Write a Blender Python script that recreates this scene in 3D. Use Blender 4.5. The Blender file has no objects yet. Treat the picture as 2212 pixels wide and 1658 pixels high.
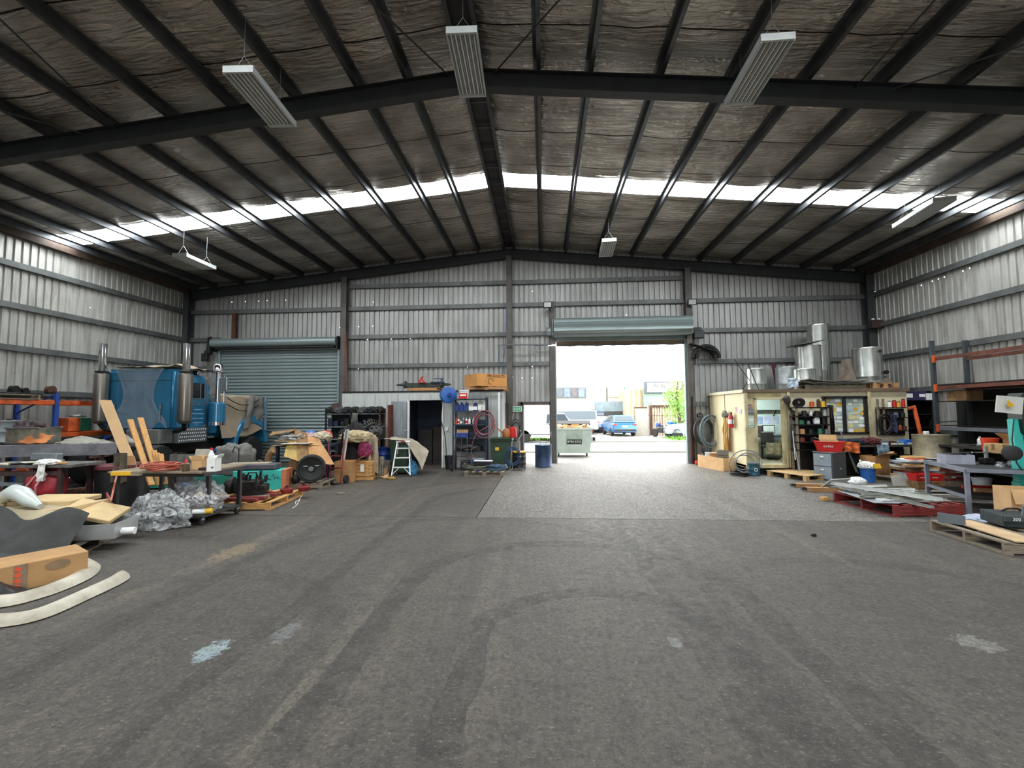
import bpy, bmesh, math, random
from mathutils import Vector, Matrix, noise
random.seed(7)
S = bpy.context.scene
COL = S.collection
PI = math.pi

# ------------------------------------------------------------------ camera
F_PX, YAW, PITCH, ROLL, EYE = 960.0, 0.0713, 0.0629, -0.0065, 1.85
_c, _s = math.cos(YAW), math.sin(YAW)
FW = Vector((-_s*math.cos(PITCH), _c*math.cos(PITCH), math.sin(PITCH)))
_rt = Vector((_c, _s, 0)); _up = _rt.cross(FW)
RT = _rt*math.cos(ROLL) + _up*math.sin(ROLL)
UP = -_rt*math.sin(ROLL) + _up*math.cos(ROLL)
cd = bpy.data.cameras.new('camera'); cam = bpy.data.objects.new('camera', cd); COL.objects.link(cam)
cd.sensor_width = 36; cd.lens = F_PX/2212*36; cd.clip_end = 400; cd.clip_start = .05
cam.matrix_world = Matrix(((RT.x, UP.x, -FW.x, 0), (RT.y, UP.y, -FW.y, 0), (RT.z, UP.z, -FW.z, EYE), (0, 0, 0, 1)))
S.camera = cam

# ------------------------------------------------------------------ light and exposure
w = bpy.data.worlds.new('overcast_sky'); S.world = w; w.use_nodes = True
bg = w.node_tree.nodes['Background']; bg.inputs[0].default_value = (.99, .99, .98, 1); bg.inputs[1].default_value = 2.7
SKYLIGHT = 9.0
S.view_settings.view_transform = 'Standard'; S.view_settings.look = 'None'
S.view_settings.exposure = 1.8; S.view_settings.gamma = 1; S.view_settings.use_curve_mapping = False
S.cycles.max_bounces = 6; S.cycles.diffuse_bounces = 4; S.cycles.glossy_bounces = 2; S.cycles.adaptive_threshold = .02; S.cycles.transmission_bounces = 4
S.cycles.transparent_max_bounces = 8; S.cycles.sample_clamp_indirect = 6; S.cycles.caustics_reflective = False; S.cycles.caustics_refractive = False

def portal(loc, sx, sy, rot):
    l = bpy.data.lights.new('door_daylight', 'AREA'); l.shape = 'RECTANGLE'; l.size = sx; l.size_y = sy
    l.cycles.is_portal = True
    o = bpy.data.objects.new('door_daylight', l); o.location = loc; o.rotation_euler = rot; COL.objects.link(o)
portal((2.77, 16.62, 2.2), 4.6, 4.4, (-PI/2, 0, 0))
portal((-.28, 16.62, 1.05), 1.0, 2.1, (-PI/2, 0, 0))
portal((1.25, -9.12, 2.1), 4.5, 4.2, (PI/2, 0, 0))

# ------------------------------------------------------------------ helpers
def ray(x, y): return FW + RT*((x-1106)/F_PX) - UP*((y-829)/F_PX)
def at(x, y, Y):
    d = ray(x, y); t = Y/d.y; return Vector((d.x*t, Y, EYE+d.z*t))
def gp(x, y, z=0.0):
    d = ray(x, y); t = (z-EYE)/d.z; return Vector((d.x*t, d.y*t, z))
def axX(x, y, X):
    d = ray(x, y); t = X/d.x; return Vector((X, d.y*t, EYE+d.z*t))
def n3(x, y=0, z=0, s=1): return noise.noise(Vector((x*s, y*s, z*s)))

def Rz(a): return Matrix.Rotation(a, 4, 'Z')
def TR(loc, rz=0, rx=0, ry=0): return Matrix.Translation(Vector(loc)) @ Matrix.Rotation(rz, 4, 'Z') @ Matrix.Rotation(ry, 4, 'Y') @ Matrix.Rotation(rx, 4, 'X')

class B:
    """collects shapes, then becomes ONE mesh object"""
    def __init__(s): s.v = []; s.f = []
    def add(s, vs, fs, M=None):
        o = len(s.v)
        s.v += [tuple(M @ Vector(p)) for p in vs] if M is not None else [tuple(p) for p in vs]
        s.f += [tuple(i+o for i in q) for q in fs]; return s
    def box(s, c, d, rz=0, rx=0, ry=0, M=None):
        x, y, z = d[0]/2, d[1]/2, d[2]/2
        T = TR(c, rz, rx, ry)
        if M is not None: T = M @ T
        return s.add([(-x,-y,-z),(x,-y,-z),(x,y,-z),(-x,y,-z),(-x,-y,z),(x,-y,z),(x,y,z),(-x,y,z)],
            [(0,3,2,1),(4,5,6,7),(0,1,5,4),(1,2,6,5),(2,3,7,6),(3,0,4,7)], T)
    def bar(s, a, b, w, h=None, up=(0,0,1)):
        a, b = Vector(a), Vector(b); h = h or w; d = (b-a); L = d.length
        if L < 1e-6: return s
        d.normalize(); u = Vector(up)
        if abs(d.dot(u)) > .98: u = Vector((1,0,0))
        r = d.cross(u).normalized(); u = r.cross(d)
        vs = []
        for p in (a, b):
            for i, j in ((-1,-1),(1,-1),(1,1),(-1,1)): vs.append(p + r*(i*w/2) + u*(j*h/2))
        return s.add(vs, [(0,1,2,3),(7,6,5,4),(0,4,5,1),(1,5,6,2),(2,6,7,3),(3,7,4,0)])
    def cyl(s, a, b, r0, r1=None, n=14, caps=True):
        r1 = r0 if r1 is None else r1
        a, b = Vector(a), Vector(b); d = (b-a).normalized()
        u = Vector((0,0,1)) if abs(d.z) < .9 else Vector((1,0,0))
        p = d.cross(u).normalized(); q = d.cross(p)
        vs = []
        for c, r in ((a, r0), (b, r1)):
            for i in range(n):
                t = 2*PI*i/n; vs.append(c + p*(r*math.cos(t)) + q*(r*math.sin(t)))
        fs = [(i, (i+1) % n, n+(i+1) % n, n+i) for i in range(n)]
        if caps: fs += [tuple(range(n-1, -1, -1)), tuple(range(n, 2*n))]
        return s.add(vs, fs)
    def lathe(s, prof, n=20, M=None, squash=1.0):
        vs = []; fs = []; m = len(prof)
        for r, z in prof:
            for i in range(n):
                t = 2*PI*i/n; vs.append((r*math.cos(t), r*math.sin(t)*squash, z))
        for k in range(m-1):
            for i in range(n): fs.append((k*n+i, k*n+(i+1) % n, (k+1)*n+(i+1) % n, (k+1)*n+i))
        if prof[0][0] > 1e-4: fs.append(tuple(range(n-1, -1, -1)))
        if prof[-1][0] > 1e-4: fs.append(tuple(range((m-1)*n, m*n)))
        return s.add(vs, fs, M)
    def tube(s, pts, r, n=6, closed=False, caps=True):
        pts = [Vector(p) for p in pts]; m = len(pts); vs = []; fs = []
        prev = None
        for k in range(m):
            if closed: d = pts[(k+1) % m]-pts[k-1]
            else: d = pts[min(k+1, m-1)]-pts[max(k-1, 0)]
            if d.length < 1e-9: d = Vector((0,0,1))
            d.normalize()
            if prev is None:
                u = Vector((0,0,1)) if abs(d.z) < .9 else Vector((1,0,0))
                p = d.cross(u).normalized()
            else:
                p = prev - d*prev.dot(d)
                p = p.normalized() if p.length > 1e-6 else d.orthogonal().normalized()
            prev = p; q = d.cross(p)
            rr = r[k] if isinstance(r, (list, tuple)) else r
            for i in range(n):
                t = 2*PI*i/n; vs.append(pts[k]+p*(rr*math.cos(t))+q*(rr*math.sin(t)))
        for k in range(m if closed else m-1):
            a = k*n; b = ((k+1) % m)*n
            for i in range(n): fs.append((a+i, a+(i+1) % n, b+(i+1) % n, b+i))
        if caps and not closed: fs += [tuple(range(n-1, -1, -1)), tuple(range((m-1)*n, m*n))]
        return s.add(vs, fs)
    def prism(s, poly, h, M=None):
        """polygon in xy, extruded from z=0 to h"""
        n = len(poly)
        a = sum(poly[i][0]*poly[(i+1) % n][1]-poly[(i+1) % n][0]*poly[i][1] for i in range(n))
        if a < 0: poly = poly[::-1]
        vs = [(x, y, 0) for x, y in poly]+[(x, y, h) for x, y in poly]
        return s.add(vs, [tuple(range(n-1, -1, -1)), tuple(range(n, 2*n))]+[(i, (i+1) % n, n+(i+1) % n, n+i) for i in range(n)], M)
    def grid(s, fn, nu, nv, th=0.0, M=None):
        """surface fn(u,v); th>0 gives it thickness along -normal"""
        P = [[Vector(fn(i/nu, j/nv)) for j in range(nv+1)] for i in range(nu+1)]
        vs = [P[i][j] for i in range(nu+1) for j in range(nv+1)]; W = nv+1
        fs = [(i*W+j, (i+1)*W+j, (i+1)*W+j+1, i*W+j+1) for i in range(nu) for j in range(nv)]
        if th:
            N = []
            for i in range(nu+1):
                for j in range(nv+1):
                    du = P[min(i+1, nu)][j]-P[max(i-1, 0)][j]; dv = P[i][min(j+1, nv)]-P[i][max(j-1, 0)]
                    k = du.cross(dv); N.append(k.normalized() if k.length > 1e-9 else Vector((0,0,1)))
            o = len(vs); vs = vs+[p-q*th for p, q in zip(vs, N)]
            fs += [tuple(o+k for k in reversed(q)) for q in fs]
            for i in range(nu):
                fs.append((i*W, o+i*W, o+(i+1)*W, (i+1)*W)); fs.append(((i+1)*W+nv, o+(i+1)*W+nv, o+i*W+nv, i*W+nv))
            for j in range(nv):
                fs.append((j+1, o+j+1, o+j, j)); fs.append((nu*W+j, o+nu*W+j, o+nu*W+j+1, nu*W+j+1))
        return s.add(vs, fs, M)
    def o(s, name, mat, parent=None, smooth=False, bevel=0, seg=1, loc=None, rz=0):
        me = bpy.data.meshes.new(name); me.from_pydata(s.v, [], s.f)
        if bevel:
            bm = bmesh.new(); bm.from_mesh(me)
            es = [e for e in bm.edges if len(e.link_faces) == 2 and e.calc_face_angle(0) > .6]
            bmesh.ops.bevel(bm, geom=es, offset=bevel, segments=seg, affect='EDGES', clamp_overlap=True)
            bm.to_mesh(me); bm.free()
        me.validate(); me.materials.append(mat)
        if smooth:
            me.polygons.foreach_set('use_smooth', [True]*len(me.polygons))
            if smooth is True:
              try: me.set_sharp_from_angle(angle=math.radians(40))
              except Exception: pass
        ob = bpy.data.objects.new(name, me); COL.objects.link(ob)
        if parent is not None: ob.parent = parent
        if loc is not None: ob.location = loc
        if rz: ob.rotation_euler.z = rz
        return ob

def tag(o, label=None, cat=None, group=None, kind=None):
    if label: o['label'] = label
    if cat: o['category'] = cat
    if group: o['group'] = group
    if kind: o['kind'] = kind
    return o
def thing(name, label, cat, loc=(0,0,0), rz=0, group=None):
    o = bpy.data.objects.new(name, None); COL.objects.link(o); o.location = loc; o.rotation_euler.z = rz
    o.empty_display_size = .1
    return tag(o, label, cat, group)
def struct(o): o['kind'] = 'structure'; return o
def dup(root, loc=None, rz=None, label=None, group=None, rot=None):
    r = root.copy(); COL.objects.link(r)
    if loc is not None: r.location = loc
    if rz is not None: r.rotation_euler.z = rz
    if rot is not None: r.rotation_euler = rot
    if label: r['label'] = label
    if group: r['group'] = group
    for ch in list(root.children):
        c = ch.copy(); COL.objects.link(c); c.parent = r
        for g in list(ch.children):
            d = g.copy(); COL.objects.link(d); d.parent = c
    return r

# ------------------------------------------------------------------ materials
MATS = {}
def srgb(h):
    h = h.lstrip('#'); v = [int(h[i:i+2], 16)/255 for i in (0, 2, 4)]
    return tuple(c/12.92 if c <= .04045 else ((c+.055)/1.055)**2.4 for c in v)
def M(name, col, rough=.6, metal=0.0, var=.18, sc=4.0, bump=0.0, bsc=30.0, stretch=(1,1,1), col2=None, spec=.5, emit=0, alpha=1, trans=0, coat=0, bdist=.02):
    """procedural principled material: noise-mottled colour, optional bump"""
    if name in MATS: return MATS[name]
    m = bpy.data.materials.new(name); m.use_nodes = True; nt = m.node_tree; N = nt.nodes; L = nt.links
    p = N['Principled BSDF']
    c = srgb(col) if isinstance(col, str) else col
    c2 = (srgb(col2) if isinstance(col2, str) else col2) if col2 else tuple(x*(1-2.2*var) if var < .4 else x*.2 for x in c)
    tc = N.new('ShaderNodeTexCoord'); mp = N.new('ShaderNodeMapping'); mp.inputs['Scale'].default_value = stretch
    L.new(tc.outputs['Object'], mp.inputs[0])
    nz = N.new('ShaderNodeTexNoise'); nz.inputs['Scale'].default_value = sc; nz.inputs['Detail'].default_value = 6; nz.inputs['Roughness'].default_value = .65
    L.new(mp.outputs[0], nz.inputs['Vector'])
    cr = N.new('ShaderNodeValToRGB'); cr.color_ramp.elements[0].position = .32; cr.color_ramp.elements[1].position = .62
    cr.color_ramp.elements[0].color = (*c2, 1); cr.color_ramp.elements[1].color = (*c, 1)
    L.new(nz.outputs['Fac'], cr.inputs[0]); L.new(cr.outputs[0], p.inputs['Base Color'])
    p.inputs['Roughness'].default_value = rough; p.inputs['Metallic'].default_value = metal
    p.inputs['Specular IOR Level'].default_value = spec
    if coat: p.inputs['Coat Weight'].default_value = coat
    if bump:
        b2 = N.new('ShaderNodeTexNoise'); b2.inputs['Scale'].default_value = bsc; b2.inputs['Detail'].default_value = 4
        L.new(mp.outputs[0], b2.inputs['Vector'])
        bp = N.new('ShaderNodeBump'); bp.inputs['Strength'].default_value = bump; bp.inputs['Distance'].default_value = bdist
        L.new(b2.outputs['Fac'], bp.inputs['Height']); L.new(bp.outputs[0], p.inputs['Normal'])
    if 0 < emit < 1: m.cycles.emission_sampling = 'NONE'
    if emit: p.inputs['Emission Color'].default_value = (*c, 1); p.inputs['Emission Strength'].default_value = emit
    if alpha < 1: p.inputs['Alpha'].default_value = alpha
    if trans: p.inputs['Transmission Weight'].default_value = trans
    MATS[name] = m; return m
def wood(name, col, col2, sc=3.0, axis=0, rough=.75):
    st = [14, 14, 14]; st[axis] = 1.2
    return M(name, col, rough, 0, .2, sc, .25, 8, tuple(st), col2)

STEEL = M('dark_primer_steel', '#3c3e40', .6, .0, .2, 2.5)
GIRT = M('girt_steel', '#6c6f6e', .5, .35, .2, 2)
RUST = M('rusty_steel', '#5d3a2b', .85, .1, .3, 6, .2, 20, col2='#37241d')
BLACK = M('black_paint', '#1c1d1e', .5, 0, .25, 6)
BLKPL = M('black_plastic', '#17181a', .45, 0, .15, 6)
RUBBER = M('black_rubber', '#1a1a1a', .8, 0, .2, 8)
DARKM = M('oily_dark_metal', '#2b2a28', .5, .5, .3, 9, .3, 25)
GREYM = M('grey_painted_metal', '#6f757b', .5, .1, .12, 4)
ALU = M('bare_aluminium', '#b9bcbe', .32, .85, .12, 5)
CHROME = M('polished_steel', '#d0d2d6', .12, 1, .05, 3)
GALV = M('galvanised_steel', '#a3a8a9', .4, .6, .15, 7)
WHITE = M('white_paint', '#d9dbd8', .5, 0, .08, 4)
CREAM = M('cream_paint', '#d8cfae', .6, 0, .1, 2.5)
CARD = M('brown_cardboard', '#b98b5d', .9, 0, .14, 3, .1, 40)
CARDL = M('light_cardboard', '#cfa878', .9, 0, .1, 3, .1, 40)
CARDD = M('dirty_cardboard', '#94734c', .9, 0, .3, 4, .2, 20)
PALW = wood('pallet_timber', '#b98a5c', '#80603f')
PALG = wood('weathered_timber', '#8f8370', '#4f473c')
PALR = wood('red_painted_timber', '#8a2f2c', '#521a18')
PINE = wood('pine_timber', '#cf9f62', '#a5743f')
RED = M('red_plastic', '#c5231f', .4, 0, .08, 4)
BLUE = M('blue_plastic', '#2a6fd0', .4, 0, .08, 4)
DKBLUE = M('dark_blue_plastic', '#1b3a80', .45, 0, .15, 4)
ORANGE = M('orange_paint', '#d9602a', .5, 0, .15, 5, col2='#8a3b1c')
RACKBLUE = M('rack_blue_paint', '#2c4d9c', .5, 0, .15, 5)
TEAL = M('teal_paint', '#3bb8ac', .55, 0, .1, 4)
YELLOW = M('yellow_paint', '#e0b02c', .5, 0, .1, 4)
GREEN = M('bin_green_plastic', '#27452f', .5, 0, .15, 4)
CANVAS = M('beige_canvas', '#a89c8a', .9, 0, .15, 3, .3, 60)
WHITEPL = M('white_plastic', '#e4e6e6', .4, 0, .05, 4)
PAPER = M('white_paper', '#e9e9e4', .8, 0, .05, 4)
# ================================================================== THE SHED
D, XL, XRT, XR = 16.4, -14.0, 11.54, -1.22
HR, SL = 8.11, .101
G1, G2, G3, G4 = 6.69, 5.83, 4.74, 3.62
BACKY = -9.2
def roofz(x): return HR - SL*abs(x-XR)

# ---- floor
def floor_mat(name, rough_slab):
    m = bpy.data.materials.new(name); m.use_nodes = True; nt = m.node_tree; N = nt.nodes; L = nt.links
    p = N['Principled BSDF']; tc = N.new('ShaderNodeTexCoord')
    def noise_n(sc, det=6, ro=.6, st=(1,1,1), dist=0):
        mp = N.new('ShaderNodeMapping'); mp.inputs['Scale'].default_value = st; L.new(tc.outputs['Object'], mp.inputs[0])
        z = N.new('ShaderNodeTexNoise'); z.inputs['Scale'].default_value = sc; z.inputs['Detail'].default_value = det; z.inputs['Roughness'].default_value = ro
        z.inputs['Distortion'].default_value = dist
        L.new(mp.outputs[0], z.inputs['Vector']); return z.outputs['Fac']
    def ramp(f, a, b, c0, c1):
        r = N.new('ShaderNodeValToRGB'); r.color_ramp.elements[0].position = a; r.color_ramp.elements[1].position = b
        r.color_ramp.elements[0].color = (*c0, 1); r.color_ramp.elements[1].color = (*c1, 1); L.new(f, r.inputs[0]); return r.outputs[0]
    def mix(fac, a, b, t='MIX'):
        x = N.new('ShaderNodeMix'); x.data_type = 'RGBA'; x.blend_type = t
        if hasattr(fac, 'links'): L.new(fac, x.inputs[0])
        else: x.inputs[0].default_value = fac
        for v, i in ((a, 6), (b, 7)):
            if hasattr(v, 'links'): L.new(v, x.inputs[i])
            else: x.inputs[i].default_value = (*v, 1)
        return x.outputs[2]
    def math_n(op, a, b=None):
        x = N.new('ShaderNodeMath'); x.operation = op
        for v, i in ((a, 0), (b, 1)):
            if v is None: continue
            if hasattr(v, 'links'): L.new(v, x.inputs[i])
            else: x.inputs[i].default_value = v
        return x.outputs[0]
    base = ramp(noise_n(.35, 8, .6), .3, .7, srgb('#3d3832') if not rough_slab else srgb('#504c46'), srgb('#5a534b') if not rough_slab else srgb('#716d66'))
    # streaks worn along the driving direction and mottled wear
    st = noise_n(1.1, 6, .65, (1.3, .14, 1), .5)
    c = mix(ramp(st, .42, .66, (0,0,0), (.6,.6,.6)), base, srgb('#3a3530'))
    st2 = noise_n(.9, 5, .6, (1.6, .1, 1), .4); c = mix(ramp(st2, .55, .7, (0,0,0), (.55,.55,.55)), c, srgb('#756c5f'))
    gr = noise_n(9, 8, .75); c = mix(ramp(gr, .5, .72, (0,0,0), (.45,.45,.45)), c, srgb('#7d766c'))
    gr2 = noise_n(5, 8, .7); c = mix(ramp(gr2, .5, .63, (0,0,0), (.55,.55,.55)), c, srgb('#2b2723'))
    # tyre tracks: curved bands swinging out of the door
    sep = N.new('ShaderNodeSeparateXYZ'); L.new(tc.outputs['Object'], sep.inputs[0])
    X, Y = sep.outputs[0], sep.outputs[1]
    wob = math_n('MULTIPLY', math_n('SUBTRACT', noise_n(.8, 3), .5), .35)
    def ring(cx, cy, r, wd, amt):
        global _
        nonlocal c
        dx = math_n('SUBTRACT', X, cx); dy = math_n('MAXIMUM', math_n('SUBTRACT', Y, cy), 0.0)
        d = math_n('SQRT', math_n('ADD', math_n('MULTIPLY', dx, dx), math_n('MULTIPLY', dy, dy)))
        e = math_n('ABSOLUTE', math_n('ADD', math_n('SUBTRACT', d, r), wob))
        f = math_n('MULTIPLY', math_n('LESS_THAN', e, wd), amt)
        f = math_n('MULTIPLY', f, ramp(noise_n(3.5, 6, .7), .35, .6, (.15,.15,.15), (1,1,1)))
        c = mix(f, c, srgb('#221f1c'))
    if not rough_slab:
        for a in ((.25, 4.65, 1.75, .13, .85), (.45, 3.7, 1.02, .12, .85), (-1.2, 5.2, 2.6, .1, .55), (3.4, 4.0, 1.9, .12, .55), (-3.4, 3.4, 1.6, .13, .5), (-.6, 9.2, 1.8, .1, .7), (-1.0, 9.4, 2.7, .11, .6), (5.8, 3.0, 2.2, .12, .4)): ring(*a)
    else:
        for a in ((-1.0, 9.0, 4.2, .14, .35), (-2.5, 8.2, 6.4, .16, .3), (8.5, 8.6, 5.3, .16, .3)): ring(*a)
    if not rough_slab:
        for cx, cy, rx_, ry_, hx_ in ((-2.62, 3.42, .13, .2, '#a9c0c4'), (-2.2, 3.75, .1, .25, '#8d9296'), (1.03, 3.75, .06, .13, '#a3a6a6'), (3.4, 3.9, .2, .16, '#a6a6a0'), (-4.17, 5.85, .25, .5, '#8a7656'), (2.2, 3.1, .2, .25, '#2a241c')):
            dx = math_n('DIVIDE', math_n('SUBTRACT', X, cx), rx_); dy = math_n('DIVIDE', math_n('SUBTRACT', Y, cy), ry_)
            d = math_n('SQRT', math_n('ADD', math_n('MULTIPLY', dx, dx), math_n('MULTIPLY', dy, dy)))
            e = math_n('ADD', d, math_n('MULTIPLY', math_n('SUBTRACT', noise_n(11, 8, .8), .5), 3.2))
            c = mix(math_n('MULTIPLY', math_n('LESS_THAN', e, .75), .6 if cx < -2.5 else .35), c, srgb(hx_))
    # pale scuffs, spilled paint spots, sandy patches
    sp = noise_n(2.3, 10, .8, (1, .6, 1)); c = mix(ramp(sp, .655, .69, (0,0,0), (.7,.7,.7)), c, srgb('#8d8574'))
    sd = noise_n(3.1, 6, .6); c = mix(ramp(sd, .68, .74, (0,0,0), (.5,.5,.5)), c, srgb('#7d6444'))
    fine = noise_n(70, 4, .7); c = mix(ramp(fine, .45, .75, (0,0,0), (.35,.35,.35)), c, srgb('#a39f95') if rough_slab else srgb('#6f6961'))
    if rough_slab:
        v = N.new('ShaderNodeTexVoronoi'); v.inputs['Scale'].default_value = 24; L.new(tc.outputs['Object'], v.inputs['Vector'])
        c = mix(ramp(v.outputs['Distance'], .12, .42, (.75,.75,.75), (0,0,0)), c, srgb('#b0ada4'))
    pit = noise_n(26, 8, .8, (1, .8, 1)); c = mix(ramp(pit, .46, .58, (0,0,0), (.62,.62,.62)), c, srgb('#24211e') if not rough_slab else srgb('#4a4743'))
    pk = noise_n(34, 6, .8, (.7, 1.4, 1)); c = mix(ramp(pk, .56, .64, (0,0,0), (.5,.5,.5)), c, srgb('#958d80'))
    L.new(c, p.inputs['Base Color'])
    rr = ramp(noise_n(9.0, 6, .7), .35, .65, (.5,.5,.5), (.75,.75,.75)); L.new(rr, p.inputs['Roughness'])
    p.inputs['Specular IOR Level'].default_value = .5
    bp = N.new('ShaderNodeBump'); bp.inputs['Strength'].default_value = .8 if rough_slab else .75; bp.inputs['Distance'].default_value = .02
    hb = noise_n(16 if not rough_slab else 40, 8, .8); L.new(hb, bp.inputs['Height']); L.new(bp.outputs[0], p.inputs['Normal'])
    return m
FLM = floor_mat('oily_worn_concrete', False); FLR = floor_mat('exposed_aggregate_concrete', True)
JOINT = M('joint_dirt', '#15130f', .95)
fl = struct(B().box(((XL+XRT)/2, (BACKY+D)/2, -.11), (XRT-XL+.3, D-BACKY+.12, .16)).o('floor', JOINT))
for x0, x1, y0, y1, mm, dz in ((XL, -1.22, 7.91, D, FLM, 0), (-1.2, XRT, 7.91, D, FLR, 0), (XL, XRT, -.6, 7.89, FLM, 0), (XL, XRT, BACKY, -.62, FLM, 0)):
    B().box(((x0+x1)/2, (y0+y1)/2, -.015+dz), (x1-x0, y1-y0, .03)).o('concrete_slab', mm, fl)

# ---- corrugated cladding
def wall_mat(name, base, streak, rust):
    m = bpy.data.materials.new(name); m.use_nodes = True; nt = m.node_tree; N = nt.nodes; L = nt.links
    p = N['Principled BSDF']; tc = N.new('ShaderNodeTexCoord')
    def nz(sc, st, det=5):
        mp = N.new('ShaderNodeMapping'); mp.inputs['Scale'].default_value = st; L.new(tc.outputs['Object'], mp.inputs[0])
        z = N.new('ShaderNodeTexNoise'); z.inputs['Scale'].default_value = sc; z.inputs['Detail'].default_value = det; z.inputs['Roughness'].default_value = .65
        L.new(mp.outputs[0], z.inputs['Vector']); return z.outputs['Fac']
    def mx(f, a, b, lo, hi, k):
        r = N.new('ShaderNodeValToRGB'); r.color_ramp.elements[0].position = lo; r.color_ramp.elements[1].position = hi
        r.color_ramp.elements[0].color = (0,0,0,1); r.color_ramp.elements[1].color = (k,k,k,1); L.new(f, r.inputs[0])
        x = N.new('ShaderNodeMix'); x.data_type = 'RGBA'; L.new(r.outputs[0], x.inputs[0])
        for v, i in ((a, 6), (b, 7)):
            if hasattr(v, 'links'): L.new(v, x.inputs[i])
            else: x.inputs[i].default_value = (*srgb(v), 1)
        return x.outputs[2]
    c = mx(nz(5, (1, 1, .12)), base, streak, .45, .7, .75)
    c = mx(nz(1.3, (1, 1, .5)), c, streak, .5, .75, .6)
    c = mx(nz(7, (1, 1, .25)), c, rust, .62, .75, .5)
    L.new(c, p.inputs['Base Color']); p.inputs['Metallic'].default_value = .35; p.inputs['Roughness'].default_value = .42
    return m
WBK = wall_mat('back_wall_cladding', '#a3a3a0', '#7b7b78', '#5e5852')
WSD = wall_mat('side_wall_cladding', '#bebdb7', '#8b887f', '#5f5649')
def clad(name, mat, length, origin, xdir, outdir, top, opens=(), holes=(), z0=0.0, pitch=.1905):
    """vertical ribbed sheeting; pans flush with the inside, ribs pressed outwards"""
    b = B(); o = Vector(origin); xd = Vector(xdir); od = Vector(outdir)
    prof = [(0, 0), (.122, 0), (.137, .038), (.1755, .038), (.1905, 0)]
    k = int(length/pitch)+1
    for i in range(k):
        for j in range(4):
            a0, d0 = prof[j]; a1, d1 = prof[j+1]
            a0 += i*pitch; a1 += i*pitch
            if a0 >= length: break
            a1 = min(a1, length); am = (a0+a1)/2
            iv = [(z0, None)]
            cuts = [(za, zb) for xa, xb, za, zb in opens if xa-1e-4 < am < xb+1e-4] + [(hz-.014, hz+.014) for hx, hz in holes if j == 0 and a0 <= hx < a1]
            segs = [(z0, 99)]
            for za, zb in cuts:
                ns = []
                for p, q in segs:
                    if zb <= p or za >= q: ns.append((p, q)); continue
                    if za > p: ns.append((p, za))
                    if zb < q: ns.append((zb, q))
                segs = ns
            for p, q in segs:
                t0 = min(q, top(a0)); t1 = min(q, top(a1))
                if min(t0, t1) <= p+.001: continue
                A = o+xd*a0+od*d0; Bp = o+xd*a1+od*d1
                b.add([A+Vector((0,0,p)), Bp+Vector((0,0,p)), Bp+Vector((0,0,t1)), A+Vector((0,0,t0))], [(0,1,2,3)])
            for hx, hz in holes:      # narrow the pan around each missing screw
                if j == 0 and a0 <= hx < a1:
                    for p, q in ((a0, hx-.014), (hx+.014, a1)):
                        if q > p:
                            A = o+xd*p; Bp = o+xd*q
                            b.add([A+Vector((0,0,hz-.014)), Bp+Vector((0,0,hz-.014)), Bp+Vector((0,0,hz+.014)), A+Vector((0,0,hz+.014))], [(0,1,2,3)])
    return b.o(name, mat)
hp = [(453,653),(501,652),(530,651),(559,650),(577,649),(617,648),(676,646),(687,646),(635,708),(675,708),(734,707),(806,652),(775,705),(805,704),
      (774,796),(895,794),(916,794),(927,793),(989,792),(1010,792),(1042,791),(968,819),(915,760),(794,733),(845,732),(886,731),(917,730),(927,730),(947,729),(968,729),(1079,716),(1150,629),(1344,681),(1353,680),(1298,695),(1320,694),(1354,691),(1386,693),(1107,814),(1128,816),(1150,816),(1150,791)]
holes = []
for x, y in hp:
    p = at(x, y, D); holes.append((p.x-XL, p.z))
DL0, DL1, DLT = -12.5, -7.78, 4.3
DR0, DR1, DRT = .43, 5.08, 4.45
PD0, PD1, PDT = -.76, .2, 2.1
wb = struct(clad('wall_back', WBK, XRT-XL, (XL, D, 0), (1,0,0), (0,1,0), lambda a: roofz(XL+a)+.05,
     [(DL0-XL, DL1-XL, 0, DLT), (DR0-XL, DR1-XL, 0, DRT), (PD0-XL, PD1-XL, 0, PDT)], holes))
lh = [(axX(x, y, XL).y, axX(x, y, XL).z) for x, y in ((200,589),(275,613),(385,647),(262,643),(195,664),(222,671),(259,680),(383,709))]
wl = struct(clad('wall_left', WSD, D-BACKY, (XL, BACKY, 0), (0,1,0), (-1,0,0), lambda a: roofz(XL)+.05, (), [(y-BACKY, z) for y, z in lh]))
rh = [(axX(x, y, XRT).y, axX(x, y, XRT).z) for x, y in ((1890,630),(1990,616),(2014,607),(2027,602),(2040,598),(2080,585),(2095,579),(2126,569))]
wr = struct(clad('wall_right', WSD, D-BACKY, (XRT, D, 0), (0,-1,0), (1,0,0), lambda a: roofz(XRT)+.05, (), [(D-y, z) for y, z in rh]))
wq = struct(clad('wall_rear', WSD, XRT-XL, (XRT, BACKY, 0), (-1,0,0), (0,-1,0), lambda a: roofz(XRT-a)+.05, [(XRT-3.5, XRT+1.0, 0, 4.2)]))

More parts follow.
